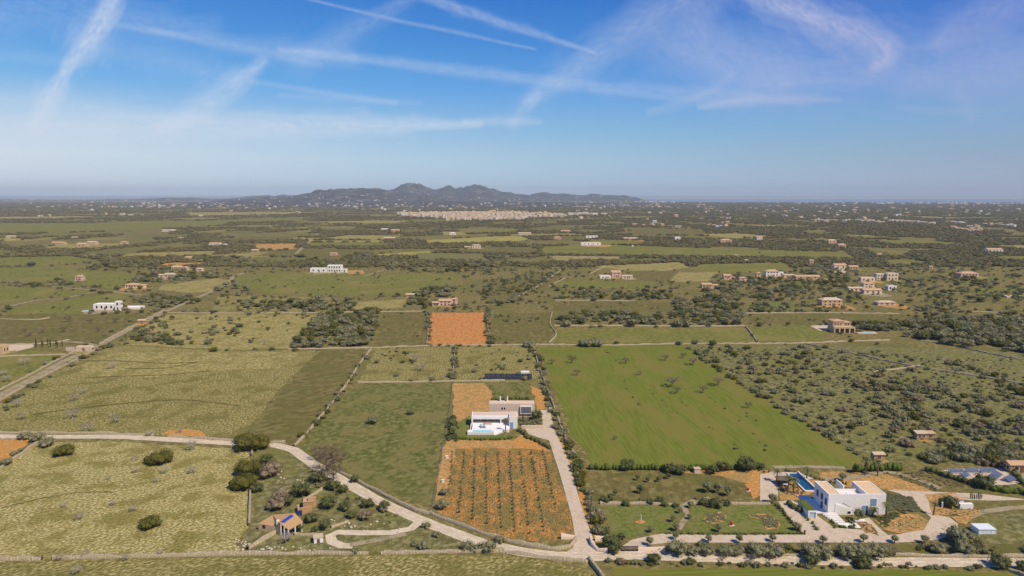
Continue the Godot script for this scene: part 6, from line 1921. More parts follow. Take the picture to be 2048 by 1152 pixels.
func gardens() -> void:
	# the young plantation: rows of saplings
	var tops := [906, 929, 950, 972, 996, 1019, 1041, 1062, 1086]
	var feet := [[898, 985], [919, 1030], [946, 1042], [975, 1052], [1003, 1060], [1030, 1068], [1060, 1072], [1089, 1066], [1112, 1020]]
	for r in 9:
		var a := g(tops[r], 903)
		var b := g(feet[r][0], feet[r][1])
		var n := int(a.distance_to(b) / 2.1)
		for k in n:
			var p := a.lerp(b, (k + 0.5) / n) + Vector3(rng.randf_range(-0.2, 0.2), 0, rng.randf_range(-0.3, 0.3))
			if rng.randf() < 0.07: continue
			var s := rng.randf_range(0.65, 1.25)
			var o := thing("sapling", "young sapling, %s from the top of the %s row from left of the plantation" % [ordinal(k), ONE_TO_TEN[r]], "sapling", p, rng.randf() * TAU, "saplings, row %d of the plantation" % (r + 1))
			o.scale = Vector3(s, s * 1.15, s)
			put("crown", V.sprout, M.bush, o)
	bed("weed_tufts", "green weeds growing between the sapling rows of the orange plantation", "weeds", [912, 905, 1100, 905, 1142, 1036, 1146, 1078, 1064, 1082, 990, 1068, 930, 1046, 890, 1024], 2200, 0.25, 0.8, [V.sprout], M.bush, 0.35)
	# white villa
	plants_at("olive_tree", "olive tree", "round clipped olive tree", "standing beside the white villa's long gravel drive", [1300, 1092, 18, 1351, 1080, 17, 1417, 1085, 17, 1478, 1086, 18, 1545, 1084, 17, 1646, 1087, 18, 1727, 1085, 18, 1789, 1086, 18, 1849, 1087, 18], V.ball, M.olive_leaf, "clipped olive trees along the drive")
	plants_at("olive_tree", "olive tree", "small round olive tree", "on the lawn with two rockeries", [1437, 1064, 17, 1594, 1061, 19], V.ball, M.olive_leaf)
	plants_at("olive_tree", "olive tree", "small rounded tree", "along the narrow path between the two lawns", [1302, 1065, 15, 1352, 1062, 17, 1346, 1044, 15, 1360, 1027, 13, 1380, 1016, 14, 1379, 1039, 12], V.ball, M.olive_leaf, "small trees along the garden path")
	plants_at("olive_tree", "olive tree", "little round tree", "on the upper brown lawn", [1275, 961, 12, 1296, 965, 11, 1317, 964, 12, 1280, 987, 18, 1230, 992, 12, 1336, 958, 13], V.ball, M.dark_leaf, "little trees on the upper brown lawn")
	plants_at("olive_tree", "olive tree", "spreading olive", "in the group of three beside the upper lawn", [1415, 985, 24, 1436, 986, 21, 1456, 992, 21], V.ball, M.olive_leaf, "three spreading olives")
	plants_at("olive_tree", "olive tree", "large grey olive", "at the corner of the gravel court by the ramp", [1546, 1007, 21], V.ball, M.olive_leaf)
	plants_at("olive_tree", "olive tree", "gnarled olive with pale stems", "at the front door of the white villa", [1716, 1042, 24], V.ball, M.olive_leaf)
	plants_at("olive_tree", "olive tree", "lone round olive", "behind the white villa on the sandy bank", [1685, 962, 17], V.ball, M.olive_leaf)
	plants_at("tree", "tree", "dark round tree", "in the little garden house bed", [1897, 1014, 30], V.tree, M.dark_leaf)
	plants_at("tree", "tree", "broad dark tree", "in the middle of the solar yard", [1966, 974, 34], V.tree, M.dark_leaf)
	plants_at("shrub_bed", "shrub", "dark rounded shrub", "along the low wall above the lawns", [1215, 1004, 24, 1252, 1011, 16, 1281, 1005, 13, 1299, 1007, 18, 1320, 1004, 17, 1329, 1012, 14, 1350, 1014, 14, 1407, 1008, 20, 1432, 1013, 30, 1452, 1008, 16, 1454, 1012, 9], V.bush, M.dark_leaf, "shrubs along the wall above the lawns", 1.0, false)
	plants_at("tree", "tree", "dark green tree", "rising from the hedge below the big green field", [1254, 939, 27, 1340, 945, 24, 1360, 949, 22, 1426, 948, 21, 1445, 942, 25, 1494, 941, 34, 1522, 938, 15], V.tree, M.dark_leaf, "trees in the hedge below the green field")
	plants_at("tree", "tree", "big bushy tree", "between the villa's drive and the white lane", [1355, 1109, 40, 1387, 1109, 26, 1415, 1110, 27, 1450, 1111, 30, 1474, 1110, 28, 1512, 1111, 36, 1546, 1111, 38, 1620, 1114, 38, 1648, 1114, 36, 1696, 1115, 42, 1722, 1117, 36, 1752, 1114, 40, 1921, 1086, 46, 1930, 1107, 36, 1874, 1105, 26], V.tree, M.bush, "bushy trees along the white lane", 0.85)
	plants_at("tree", "tree", "bushy dark tree", "on the near verge of the white lane", [1308, 1124, 26, 1382, 1127, 18, 1624, 1128, 28, 1726, 1134, 32, 2001, 1134, 36, 2046, 1142, 26], V.tree, M.dark_leaf, "trees on the near verge of the lane", 0.85)
	bare_at("leafless brown shrub tree", "by the lane beneath the white villa", [1786, 1113, 28, 1504, 1122, 20, 1445, 1122, 14, 1540, 1122, 14], M.brown_twig)
	plants_at("tree", "tree", "thick dark tree", "at the gate between driveway and villa entrance", [1222, 1096, 32, 1230, 1106, 26, 1242, 1079, 16], V.tree, M.dark_leaf, "trees at the gate")
	palm("palm tree with thin trunk at the left corner of the gravel court", 1553, 964, 934, 20)
	palm("slender palm behind the blue pool, left of the white villa", 1613, 962, 931, 20)
	palm("full green palm nearest the long blue pool, right one of a pair", 1587, 986, 949, 27)
	palm("full palm beside the thatched pergola, left one of a pair", 1576, 978, 948, 20)
	palm("tall palm behind the white villa, left of two beside the tall hedge", 1730, 951, 908, 22)
	palm("tall palm behind the white villa, right of two beside the tall hedge", 1755, 952, 915, 20)
	palm("palm standing in the round bed in front of the white villa", 1771, 1039, 1000, 26)
	palm("small palm in the bed beside the white garden house", 1867, 1030, 1002, 14)
	palm("dark young palm against the white villa's front wall", 1745, 1031, 1010, 22)
	palm("palm standing at the pool villa's white terrace", 1011, 866, 835, 12)
	palm("bushy palm left of the pool villa's lawn, upper one", 905, 855, 836, 14)
	palm("bushy palm left of the pool villa's lawn, lower one", 908, 876, 850, 18)
	for k in 7: cypress("small dark cypress, %s from the left of the row right of the garden house" % ONE_TO_TEN[k], 1941 + k * 3.7, 998 + (k % 3) * 0.7, 983 + (k * 5 % 4) * 1.5, "cypresses by the garden house")
	var cy := [72.5, 695, 675, 84, 693, 679, 86.5, 694.5, 681, 96, 690, 676, 101, 694.5, 677, 112, 691, 679, 115, 694.5, 679, 125, 693.5, 679]
	for k in 8: cypress("slim cypress, %s from the left of the row beside the left gravel yard" % ONE_TO_TEN[k], cy[k * 3], cy[k * 3 + 1], cy[k * 3 + 2], "cypresses by the left yard")
	clipped_hedge("long leafy hedge along the bottom of the big green field", [1182, 939, 1300, 940, 1420, 940, 1512, 938], 2.0, 1.5)
	clipped_hedge("tall bright green hedge behind the white villa's palms", [1712, 943, 1760, 942, 1804, 941], 2.6, 1.8)
	clipped_hedge("dark clipped hedge down the right side of the rockery lawn", [1554, 1012, 1576, 1037, 1602, 1064], 1.0, 0.8, M.dark_leaf)
	clipped_hedge("low clipped hedge between rockery lawn and gravel drive", [1334, 1068, 1420, 1069, 1520, 1069, 1606, 1068], 0.5, 0.9)
	clipped_hedge("clipped hedge along the ramp beside the garage", [1614, 1037, 1624, 1048, 1635, 1060], 0.9, 0.8, M.dark_leaf)
	clipped_hedge("short clipped hedge left of the white patio", [1661, 1044, 1672, 1057], 0.9, 0.7, M.dark_leaf)
	clipped_hedge("short clipped hedge right of the white patio", [1700, 1044, 1710, 1057], 0.9, 0.7, M.dark_leaf)
	clipped_hedge("flat square hedge below the white patio", [1681, 1055, 1700, 1056], 0.5, 1.6)
	clipped_hedge("dark low hedge along the top of the villa's sandy bank", [1630, 957, 1660, 965, 1692, 969], 0.8, 0.8, M.dark_leaf)
	clipped_hedge("low hedge curving behind the gravel court", [1512, 940, 1528, 945, 1540, 945], 0.8, 0.7, M.dark_leaf)
	clipped_hedge("thin hedge from the court to the slope behind the villa", [1572, 942, 1600, 948, 1622, 953], 0.7, 0.6, M.dark_leaf)
	clipped_hedge("long dark hedge along the left side of the solar yard", [1858, 943, 1890, 953, 1920, 962, 1956, 972], 1.6, 1.8, M.dark_leaf)
	clipped_hedge("broad hedge at the right edge below the solar yard", [1990, 982, 2020, 984, 2060, 990], 1.5, 3.0, M.hedge_leaf)
	clipped_hedge("hedge at the right edge beside the solar yard", [2028, 946, 2040, 964, 2060, 976], 1.6, 1.5, M.dark_leaf)
	clipped_hedge("dark hedge curving from the pool villa down to the driveway", [1040, 862, 1054, 875, 1074, 884, 1096, 896], 1.3, 1.6, M.dark_leaf)
	clipped_hedge("hedge of shrubs below the pool villa's lawn", [916, 878, 950, 880, 1000, 880, 1026, 876], 0.9, 1.3, M.hedge_leaf)
	clipped_hedge("low hedge behind the stone block of the pool villa", [984, 800, 1020, 799, 1058, 799], 1.4, 1.0, M.hedge_leaf)
	clipped_hedge("clump of rounded bushes behind the small garage", [1580, 1010, 1590, 1015, 1596, 1022], 1.5, 2.2, M.dark_leaf)
	field("round_bed", M.pale_soil, [1786, 1029, 1836, 1029, 1858, 1044, 1848, 1060, 1798, 1068, 1771, 1061, 1750, 1042, 1766, 1032])
	field("garden_bed", M.pale_soil, [1711, 1044, 1743, 1049, 1757, 1067, 1731, 1067])
	field("rockery", M.pale_soil, [1405, 1041, 1415, 1029, 1440, 1024, 1454, 1034, 1450, 1044, 1422, 1050])
	field("rockery", M.pale_soil, [1496, 1031, 1515, 1028, 1540, 1029, 1562, 1049, 1555, 1059, 1532, 1060, 1525, 1041, 1500, 1036])
	field("garden_bed", M.pale_soil, [1850, 990, 1910, 985, 1924, 1000, 1900, 1022, 1960, 1020, 1956, 1034, 1900, 1030, 1866, 1032])
	field("garden_bed", M.pale_soil, [1902, 1034, 1950, 1028, 1930, 1050, 1916, 1046])
	bed("lavender_tufts", "rows of small grey tufts in the round sandy bed before the white villa", "plants", [1790, 1032, 1834, 1032, 1855, 1045, 1845, 1058, 1800, 1066, 1776, 1058, 1786, 1044], 130, 0.25, 0.55, [V.sprout], M.lavender, 0.7)
	bed("lavender_tufts", "small tufts in the narrow sandy bed by the villa's path", "plants", [1712, 1045, 1742, 1050, 1755, 1066, 1732, 1066], 90, 0.3, 0.6, [V.sprout], M.lavender, 0.7)
	bed("rosemary_bed", "dense grey green shrubs filling the sloping bed right of the white villa", "shrubs", [1771, 987, 1821, 997, 1838, 1019, 1832, 1025, 1774, 1021], 230, 0.9, 1.6, [V.bush[0]], M.olive_leaf, 0.75, 1.3)
	bed("ground_shrubs", "dark low shrubs at the top of the round bed", "shrubs", [1752, 1042, 1768, 1033, 1786, 1026, 1810, 1026, 1816, 1031, 1790, 1034, 1778, 1048, 1770, 1056], 70, 0.7, 1.3, [V.bush[1]], M.dark_leaf, 0.6)
	bed("rockery_plants", "mixed small plants covering the left rockery on the lawn", "plants", [1407, 1041, 1416, 1031, 1440, 1026, 1452, 1034, 1446, 1043, 1422, 1048], 70, 0.5, 1.2, [V.bush[2]], M.bush, 0.8)
	bed("rockery_plants", "mixed small plants covering the right rockery on the lawn", "plants", [1499, 1032, 1540, 1031, 1559, 1049, 1552, 1057, 1534, 1058, 1528, 1042], 60, 0.5, 1.2, [V.bush[3]], M.bush, 0.8)
	bed("bank_plants", "dry brown plants on the sandy bank below the palms", "plants", [1560, 968, 1600, 970, 1612, 985, 1600, 996, 1562, 984], 90, 0.4, 1.0, [V.sprout], M.brown_twig, 0.5)
	bed("garden_tufts", "rows of little tufts in the sandy beds around the garden house", "plants", [1856, 994, 1904, 990, 1960, 1022, 1936, 1040, 1904, 1034, 1870, 1030], 110, 0.4, 0.8, [V.sprout], M.lavender, 0.6, 1.2)
	bed("parterre_shrubs", "grey green shrubs of the gravel garden right of the pool villa", "shrubs", [1036, 840, 1064, 838, 1086, 842, 1087, 848, 1040, 850], 46, 0.9, 2.0, [V.bush[1]], M.olive_leaf, 0.9)
	bed("garden_shrubs", "dark mixed shrubs left of the pool villa's lawn", "shrubs", [896, 836, 912, 832, 912, 868, 916, 884, 896, 884], 40, 1.4, 3.0, [V.bush[0]], M.dark_leaf, 1.0)
	bed("dry_tufts", "brown grass tufts scattered over the slope behind the white villa", "grass", [1764, 946, 1850, 944, 1956, 968, 1870, 982, 1812, 962], 120, 0.5, 1.4, [V.sprout], M.brown_twig, 0.4)
	plants_at("tree", "tree", "dark round tree", "at the right corner of the pool villa's stone block", [1073, 840, 23], V.tree, M.dark_leaf)
	plants_at("tree", "tree", "dark tree", "in the lower left corner of the orange plantation", [887, 990, 17, 886, 1018, 26], V.tree, M.bush, "two trees at the plantation corner", 0.9)
	cypress("thin dark cypress in the gravel garden of the pool villa", 1046, 845, 826, "")

func wild_plants() -> void:
	plants_at("carob_tree", "carob tree", "round dark carob tree", "in the pale daisy meadow", [129, 909, 35, 318, 926, 42, 301, 1054, 37], V.carob, M.carob_leaf, "carob trees in the daisy meadow", 0.85)
	plants_at("carob_tree", "carob tree", "tall dense carob tree", "against the daisy meadow's right wall", [487, 977, 42, 500, 948, 46], V.carob, M.carob_leaf, "two carobs on the meadow wall", 1.0)
	plants_at("carob_tree", "carob tree", "broad brownish carob", "overhanging the white lane, left of centre", [506, 896, 56, 488, 884, 32], V.carob, M.carob_leaf, "carobs over the lane", 0.75)
	plants_at("tree", "tree", "dark tree", "where the lane meets the orange plot, left edge", [50, 878, 24, 78, 883, 28, 94, 892, 28, 12, 930, 22, 28, 910, 14, 42, 902, 10], V.tree, M.bush, "trees by the orange plot", 0.75)
	plants_at("tree", "tree", "dark olive green tree", "around the old stone farmhouse", [532, 926, 24, 516, 983, 22, 604, 992, 34, 575, 1012, 26, 635, 964, 28, 665, 979, 26, 687, 986, 20, 710, 965, 17, 657, 1016, 30, 690, 1020, 22, 736, 1014, 24, 769, 1020, 22, 704, 1035, 20, 622, 1044, 26], V.tree, M.dark_leaf, "trees around the stone farm", 0.95)
	plants_at("olive_tree", "olive tree", "clipped ball tree", "beside the farmhouse porch", [599, 1063, 20, 650, 1060, 27, 631, 1068, 19], V.ball, M.dark_leaf, "ball trees at the farmhouse", 0.95)
	plants_at("tree", "tree", "greyish spreading tree", "on the rough ground behind the farmhouse", [540, 953, 42, 552, 1018, 34, 560, 1000, 30, 730, 1038, 26], V.tree, M.brown_twig, "grey trees behind the farm", 0.8)
	bare_at("leafless grey brown tree", "hanging over the white lane above the farm", [640, 920, 40, 662, 918, 36, 682, 925, 30, 655, 944, 56, 668, 960, 46, 645, 958, 36], M.brown_twig)
	bare_at("pale leafless almond tree", "in the daisy meadow at lower left", [271, 922, 13, 382, 900, 27, 330, 946, 19, 385, 947, 21, 271, 945, 15, 312, 965, 12, 226, 1011, 14, 160, 1040, 23, 127, 1015, 11, 266, 1023, 17, 216, 960, 13], M.twig)
	bare_at("pale bare tree", "along the long wall at the bottom left", [170, 1115, 19, 120, 1120, 17, 250, 1122, 19, 320, 1111, 15, 152, 1149, 22], M.twig)
	bare_at("dead pale tree with bare limbs", "in front of the farmhouse porch", [572, 1087, 30, 578, 1082, 18], M.twig)
	bare_at("pale leafless almond tree", "in the large streaky meadow left of centre", [35, 814, 22, 150, 802, 21, 166, 788, 14, 145, 837, 27, 44, 839, 19, 232, 846, 20, 175, 864, 25, 225, 737, 18, 360, 866, 14, 300, 872, 16, 530, 690, 14], M.twig)
	bare_at("thin bare almond tree", "in the big bright green field", [1144, 726, 20, 1104, 728, 14, 1154, 751, 17, 1251, 727, 17, 1331, 721, 17, 1344, 774, 28, 1354, 787, 19, 1386, 730, 21, 1436, 771, 25, 1406, 786, 21, 1496, 816, 17, 1366, 716, 14, 1280, 750, 14, 1230, 880, 12], M.brown_twig)
	bare_at("leafless tree", "in the two meadows above the dark green field", [832, 723, 21, 842, 742, 21], M.twig)
	plants_at("olive_tree", "olive tree", "single pale leafy tree", "in the dark green field left of the pool villa", [746, 847, 19], V.tree, M.olive_leaf)
	plants_at("olive_tree", "olive tree", "lone dark grey tree", "in the right part of the dark green field", [821, 829, 15], V.tree, M.olive_leaf)
	plants_at("tree", "tree", "large round dark tree", "on the field wall above the big green field", [1171, 692, 26, 1193, 692, 26, 1059, 694, 22], V.carob, M.bush, "large trees on the field wall", 0.9)
	plants_at("tree", "tree", "rounded dark tree", "on the wall above the long green strip", [1134, 653, 17, 1264, 653, 21, 1356, 654, 18, 1374, 654, 15], V.tree, M.bush, "trees above the long green strip", 1.0)
	bare_at("thin leafless tree", "in the brown orchard field at far left", [59, 673, 15, 86, 666, 14, 127, 665, 17, 136, 644, 16, 50, 665, 12, 197, 663, 13, 180, 647, 12, 232, 646, 14], M.brown_twig)
	bare_at("bare grey tree", "in the sloping green field at the left edge", [14, 763, 17, 50, 730, 19, 8, 751, 14], M.twig)
	plants_at("tree", "tree", "round dark tree", "beside the bend of the old road, left of centre", [437, 582, 17, 452, 574, 14, 474, 577, 16, 494, 581, 18, 447, 593, 12, 477, 592, 12], V.tree, M.bush, "trees at the road bend", 0.9)
	plants_at("tree", "tree", "small dark tree", "on the wall above the dark green field", [822, 764, 9, 864, 763, 13], V.tree, M.bush)

	# bushes of the scrubland and the hedgerows
	var B := shrubs
	scatter([1384, 694, 1700, 694, 1860, 716, 2080, 750, 2080, 926, 1960, 926, 1740, 914, 1690, 888, 1560, 812, 1446, 740], 390, 1.4, 4.2, "grey green bush in the scrubland right of the big green field", "bushes of the right scrubland", B, 0.12, 3)
	scatter([1700, 760, 2080, 780, 2080, 926, 1960, 926, 1800, 880], 160, 2.0, 5.0, "large grey bush in the thick lower part of the right scrubland", "large bushes of the right scrubland", B, 0.25, 4)
	scatter([1384, 694, 2080, 720, 2080, 920, 1740, 914, 1446, 740], 1400, 0.4, 1.5, "little tuft of scrub between the bushes of the right scrubland", "tufts of the right scrubland", B, 0.1, 5)
	hedge([1376, 694, 1440, 743, 1530, 798, 1604, 845, 1680, 889, 1726, 921], 3.4, 1.6, 3.6, 1.2, "dark bush along the right edge of the big green field", "bushes at the right edge of the green field", B, 0.2)
	hedge([1070, 700, 1084, 745, 1094, 785, 1106, 828, 1122, 868], 2.4, 1.8, 3.6, 1.6, "thick shrub between the pool villa's driveway and the green field", "driveway shrubs, upper part", B, 0.1)
	hedge([1130, 880, 1146, 915, 1162, 955, 1176, 1000, 1192, 1040, 1208, 1078], 1.7, 2.0, 3.8, 1.4, "grey olive shrub along the right side of the pale driveway", "driveway shrubs, lower part", B, 0.08)
	hedge([742, 702, 718, 733, 692, 772, 658, 816, 628, 852, 604, 880, 592, 894], 4.2, 1.6, 4.0, 1.4, "bush on the wall at the right edge of the brown field", "bushes on the brown field wall", B, 0.3)
	hedge([912, 694, 908, 726, 905, 760], 4.0, 2.0, 4.6, 1.2, "dark bush on the wall between the two upper meadows", "bushes between the two upper meadows", B, 0.15)
	hedge([854, 626, 857, 660, 854, 692], 6.0, 2.0, 5.0, 2.0, "pale bush on the left wall of the red field", "bushes left of the red field", B, 0.2)
	hedge([974, 626, 977, 662, 981, 692], 6.0, 2.0, 5.0, 2.0, "pale bush on the right wall of the red field", "bushes right of the red field", B, 0.2)
	hedge([860, 692, 920, 692, 974, 692], 5.0, 1.2, 3.6, 1.0, "bush along the foot of the red field", "bushes along the foot of the red field", B, 0.4)
	hedge([0, 826, 66, 772, 140, 732, 200, 702, 262, 668, 330, 630], 4.4, 1.4, 4.0, 1.6, "bush along the near side of the old road, left", "bushes along the old road", B, 0.25)
	hedge([60, 745, 130, 710, 176, 690, 250, 650, 330, 614], 9.0, 1.4, 3.6, 1.6, "bush along the far side of the old road, left", "bushes on the far side of the old road", B, 0.4)
	scatter([262, 680, 300, 652, 380, 643, 488, 655, 470, 682, 352, 692], 80, 2.0, 5.6, "grey bush in the small scrub patch of the pale meadow", "bushes of the small scrub patch", B, 0.6, 8)
	hedge([258, 704, 300, 705, 380, 704, 480, 700, 570, 700, 640, 703], 6.0, 1.5, 4.6, 2.0, "bush on the old field line across the pale meadow", "bushes across the pale meadow", B, 0.5)
	scatter([0, 850, 190, 705, 470, 702, 590, 706, 560, 850, 480, 870, 20, 866], 90, 0.8, 2.2, "small dark tuft in the large streaky meadow", "tufts of the streaky meadow", B, 0.8, 9)
	scatter([600, 890, 716, 770, 904, 768, 890, 900, 862, 1000], 50, 0.5, 1.3, "small tuft in the dark green field", "tufts of the dark green field", B, 0.8, 10)
	scatter([506, 900, 560, 900, 640, 945, 770, 1015, 840, 1046, 640, 1050, 640, 1060, 500, 1050], 70, 0.5, 1.8, "low bush on the rough ground of the stone farm", "bushes around the stone farm", B, 0.6, 11)
	scatter([690, 952, 780, 1000, 860, 1034, 852, 1040, 760, 998, 684, 956], 40, 0.6, 1.8, "low bush between the lane and its wall", "bushes between lane and wall", B, 0.9, 12)
	plants_at("roadside_bush", "bush", "round roadside bush", "on the verge of the lane below the plantation", [852, 1055, 16, 872, 1074, 16, 848, 1098, 22, 830, 1092, 14, 935, 1100, 26, 978, 1101, 30, 952, 1100, 20, 1000, 1085, 20, 711, 1105, 16, 768, 1024, 16], V.bush, M.bush, "roadside bushes", 1.1, false)
	scatter([1340, 1092, 1600, 1090, 2060, 1088, 2060, 1108, 1340, 1108], 60, 0.8, 2.4, "low bush on the verge between the white villa and the lane", "verge bushes", B, 0.7, 13)
	scatter([1230, 1116, 1560, 1126, 2060, 1132, 2060, 1138, 1560, 1130, 1230, 1126], 90, 0.6, 2.0, "low bush on the near verge of the white lane", "near verge bushes", B, 0.9, 14)
	hedge([1226, 1128, 1330, 1128, 1440, 1130, 1560, 1132, 1700, 1133, 1830, 1134, 1960, 1138], 1.5, 0.8, 2.3, 0.9, "low bush on the near verge of the white lane", "near verge bushes", B, 0.18)
	scatter([1190, 947, 1500, 947, 1500, 998, 1200, 1004], 24, 0.8, 2.0, "small bush on the upper brown lawn", "small bushes on the upper lawn", B, 0.9, 15)
	scatter([1804, 890, 2060, 900, 2060, 930, 1990, 934, 1840, 925], 60, 3.0, 6.5, "dark thick bush at the edge of the solar yard", "thick bushes above the solar yard", B, 0.7, 16)
	scatter([864, 630, 968, 630, 972, 688, 861, 688], 20, 0.8, 2.6, "small dark seedling tree in the red field", "small trees in the red field", B, 0.9, 17)
	scatter([-20, 634, 300, 632, 190, 688, -20, 688], 30, 1.0, 3.0, "small bush in the brown orchard field at left", "bushes in the left orchard field", B, 0.8, 18)
	scatter([1080, 700, 1370, 696, 1700, 925, 1200, 930, 1120, 810], 40, 0.4, 1.2, "small weed tuft in the big green field", "weed tufts in the green field", B, 0.8, 19)

	for r in [[1326, 768, 1396, 836, 1478, 902], [1238, 752, 1262, 786, 1284, 812], [1424, 796, 1480, 850, 1540, 906], [1212, 700, 1240, 728, 1262, 750], [1300, 776, 1330, 806, 1352, 830], [1480, 816, 1530, 860, 1576, 896]]:
		hedge(r, 2.2, 0.4, 1.2, 1.4, "pale weedy tuft in a line along the rows of the big green field", "weedy lines in the green field", B, 0.62)
	# trees of the woods and the middle distance
	var T := trees
	var woods := [
		[[642, 630, 764, 620, 744, 692, 580, 697], 260, 3.0, 6.5, "grey green tree in the square wood left of the red field", "trees of the square wood"],
		[[1112, 628, 1340, 628, 1490, 640, 1488, 651, 1112, 650], 170, 2.6, 6.5, "tree in the scrub band above the long green strip", "trees of the scrub band"],
		[[1346, 604, 1400, 590, 1476, 600, 1484, 642, 1350, 628], 150, 3.0, 7.0, "tree in the wood right of the brown mid field", "trees of the right mid wood"],
		[[1796, 646, 1900, 636, 2090, 640, 2090, 720, 1880, 688, 1806, 672], 330, 4.0, 7.5, "dark tree in the dense wood at the right edge", "trees of the dense right wood"],
		[[1680, 628, 1760, 632, 1800, 650, 1800, 664, 1720, 660], 60, 3.0, 6.5, "tree behind the brown hillside villa", "trees behind the hillside villa"],
		[[262, 604, 300, 590, 392, 594, 400, 604, 360, 616, 290, 616], 90, 3.0, 6.5, "tree in the wood right of the long white house, left", "trees right of the long white house"],
		[[140, 521, 180, 514, 224, 513, 220, 522, 150, 525], 30, 4.0, 8.0, "dark tree in the long grove of the upper left greens", "trees of the upper left grove"],
		[[160, 528, 214, 526, 236, 536, 226, 542, 170, 540], 24, 4.0, 8.5, "dark round tree in the middle of the upper left greens", "round trees of the upper left greens"],
		[[246, 516, 330, 516, 346, 528, 300, 532, 250, 528], 60, 4.0, 8.0, "tree in the grove above the orange field, left", "trees above the orange field"],
		[[26, 526, 78, 522, 80, 532, 30, 534], 18, 4.0, 8.0, "tree in the small grove at the left edge greens", "trees of the left edge grove"],
		[[300, 542, 350, 534, 450, 545, 470, 556, 420, 560, 320, 566, 280, 578, 240, 574], 130, 3.0, 7.0, "garden tree around the left fincas", "trees around the left fincas"],
		[[110, 556, 150, 548, 176, 552, 172, 566, 120, 572], 26, 3.0, 6.5, "tree around the square pinkish house, left", "trees around the square house"],
		[[380, 508, 560, 508, 620, 500, 600, 520, 500, 524, 390, 530], 130, 3.5, 8.0, "tree in the long dark wood left of the winding road", "trees left of the winding road"],
		[[560, 520, 640, 500, 740, 506, 760, 520, 690, 534, 600, 532], 130, 3.0, 7.0, "tree in the wood right of the winding road", "trees right of the winding road"],
		[[770, 540, 800, 520, 900, 508, 1020, 510, 1040, 540, 1000, 548, 860, 546], 230, 3.0, 7.5, "tree in the broad wood above the centre green field", "trees above the centre green field"],
		[[470, 606, 640, 600, 740, 606, 690, 623, 520, 626], 100, 3.0, 7.0, "tree in the meadow left of the pink farmhouse", "trees left of the pink farmhouse"],
		[[816, 612, 830, 584, 880, 576, 930, 584, 900, 594, 860, 596, 850, 618], 60, 4.0, 8.0, "tree around the pink farmhouse above the red field", "trees around the pink farmhouse"],
		[[960, 560, 1080, 552, 1110, 548, 1030, 612, 980, 620, 960, 600], 70, 2.6, 6.0, "tree on the diagonal wall right of centre", "trees right of centre"],
		[[1112, 580, 1350, 580, 1340, 600, 1112, 600], 120, 2.6, 6.5, "tree in the thicket below the pinkish farm tower", "trees below the farm tower"],
		[[1250, 516, 1480, 517, 1496, 526, 1270, 528], 120, 3.0, 7.0, "tree of the long hedgerow between two far green fields", "trees of the long hedgerow"],
		[[1400, 566, 1440, 550, 1560, 558, 1700, 562, 1720, 600, 1690, 606, 1490, 603, 1400, 594], 250, 3.0, 7.0, "tree in the wood below the white two-storey house", "trees below the white two-storey house"],
		[[1580, 530, 1660, 530, 1720, 546, 1700, 562, 1580, 546], 80, 3.0, 7.0, "tree around the gravel yard house at right", "trees around the gravel yard house"],
		[[1780, 560, 1900, 556, 2090, 566, 2090, 640, 1820, 630, 1790, 600], 170, 2.4, 6.5, "tree on the slopes among the scattered villas at right", "trees among the scattered villas"],
		[[1720, 520, 1760, 512, 2090, 512, 2090, 560, 1860, 548, 1720, 540], 210, 3.0, 7.0, "tree on the wooded plain at the right edge", "trees of the right plain"],
		[[1496, 610, 1640, 612, 1660, 626, 1500, 626], 40, 2.4, 6.0, "tree around the big beige villa", "trees around the beige villa"],
		[[-40, 528, 300, 560, 250, 620, -40, 626], 70, 2.4, 6.0, "scattered tree in the left green fields", "scattered trees in the left greens"],
		[[470, 560, 860, 556, 800, 592, 480, 590], 18, 2.4, 5.0, "scattered tree in the wide centre green field", "scattered trees in the centre green"],
	]
	var sd := 30
	for w in woods:
		sd += 1
		scatter(w[0], w[1], w[2], w[3], w[4], w[5], T, 0.3, sd)
	scatter([-60, 505, 2100, 505, 2120, 690, -60, 690], 2600, 1.4, 4.8, "lone bush or small tree on rough ground between the middle fields", "lone trees of the middle distance", T, 0.42, 77)
	for z in [[[474, 551, 640, 546, 860, 548, 930, 554, 880, 573, 800, 589, 660, 591, 540, 587, 468, 574], 90], [[-60, 518, 200, 514, 280, 550, 250, 590, 120, 628, -60, 620], 110], [[1104, 604, 1340, 604, 1354, 624, 1106, 622], 20], [[1088, 494, 1400, 498, 1690, 505, 1710, 516, 1500, 514, 1074, 507], 30], [[980, 560, 1128, 550, 1060, 590, 960, 592], 30], [[436, 592, 690, 596, 640, 624, 420, 626], 70], [[1496, 630, 1860, 632, 1800, 648, 1496, 646], 24], [[768, 626, 852, 626, 852, 690, 748, 693], 16], [[979, 629, 1104, 626, 1098, 688, 981, 690], 24], [[752, 697, 1064, 693, 1082, 762, 720, 763], 50]]:
		scatter(z[0], z[1], 0.8, 3.0, "small bush standing in the open middle fields", "bushes in the open fields", T, 0.7, 91, true)
	hedge([1112, 574, 1180, 577, 1250, 578, 1310, 577], 9.0, 3.0, 6.0, 3.0, "tree on the hedge under the small green field by the farm tower", "trees under the farm tower field", T, 0.3)
	hedge([0, 566, 60, 570, 120, 576, 210, 584], 16.0, 3.0, 6.0, 4.0, "tree along the track through the left greens", "trees along the left track", T, 0.5)
	hedge([0, 630, 120, 629, 240, 628], 14.0, 2.0, 5.0, 3.0, "bush along the foot of the left green fields", "bushes under the left greens", T, 0.4)
	hedge([1020, 606, 1060, 578, 1100, 554, 1140, 530], 9.0, 3.0, 6.5, 4.0, "tree along the diagonal wall toward the farm tower", "trees on the diagonal wall", T, 0.2)
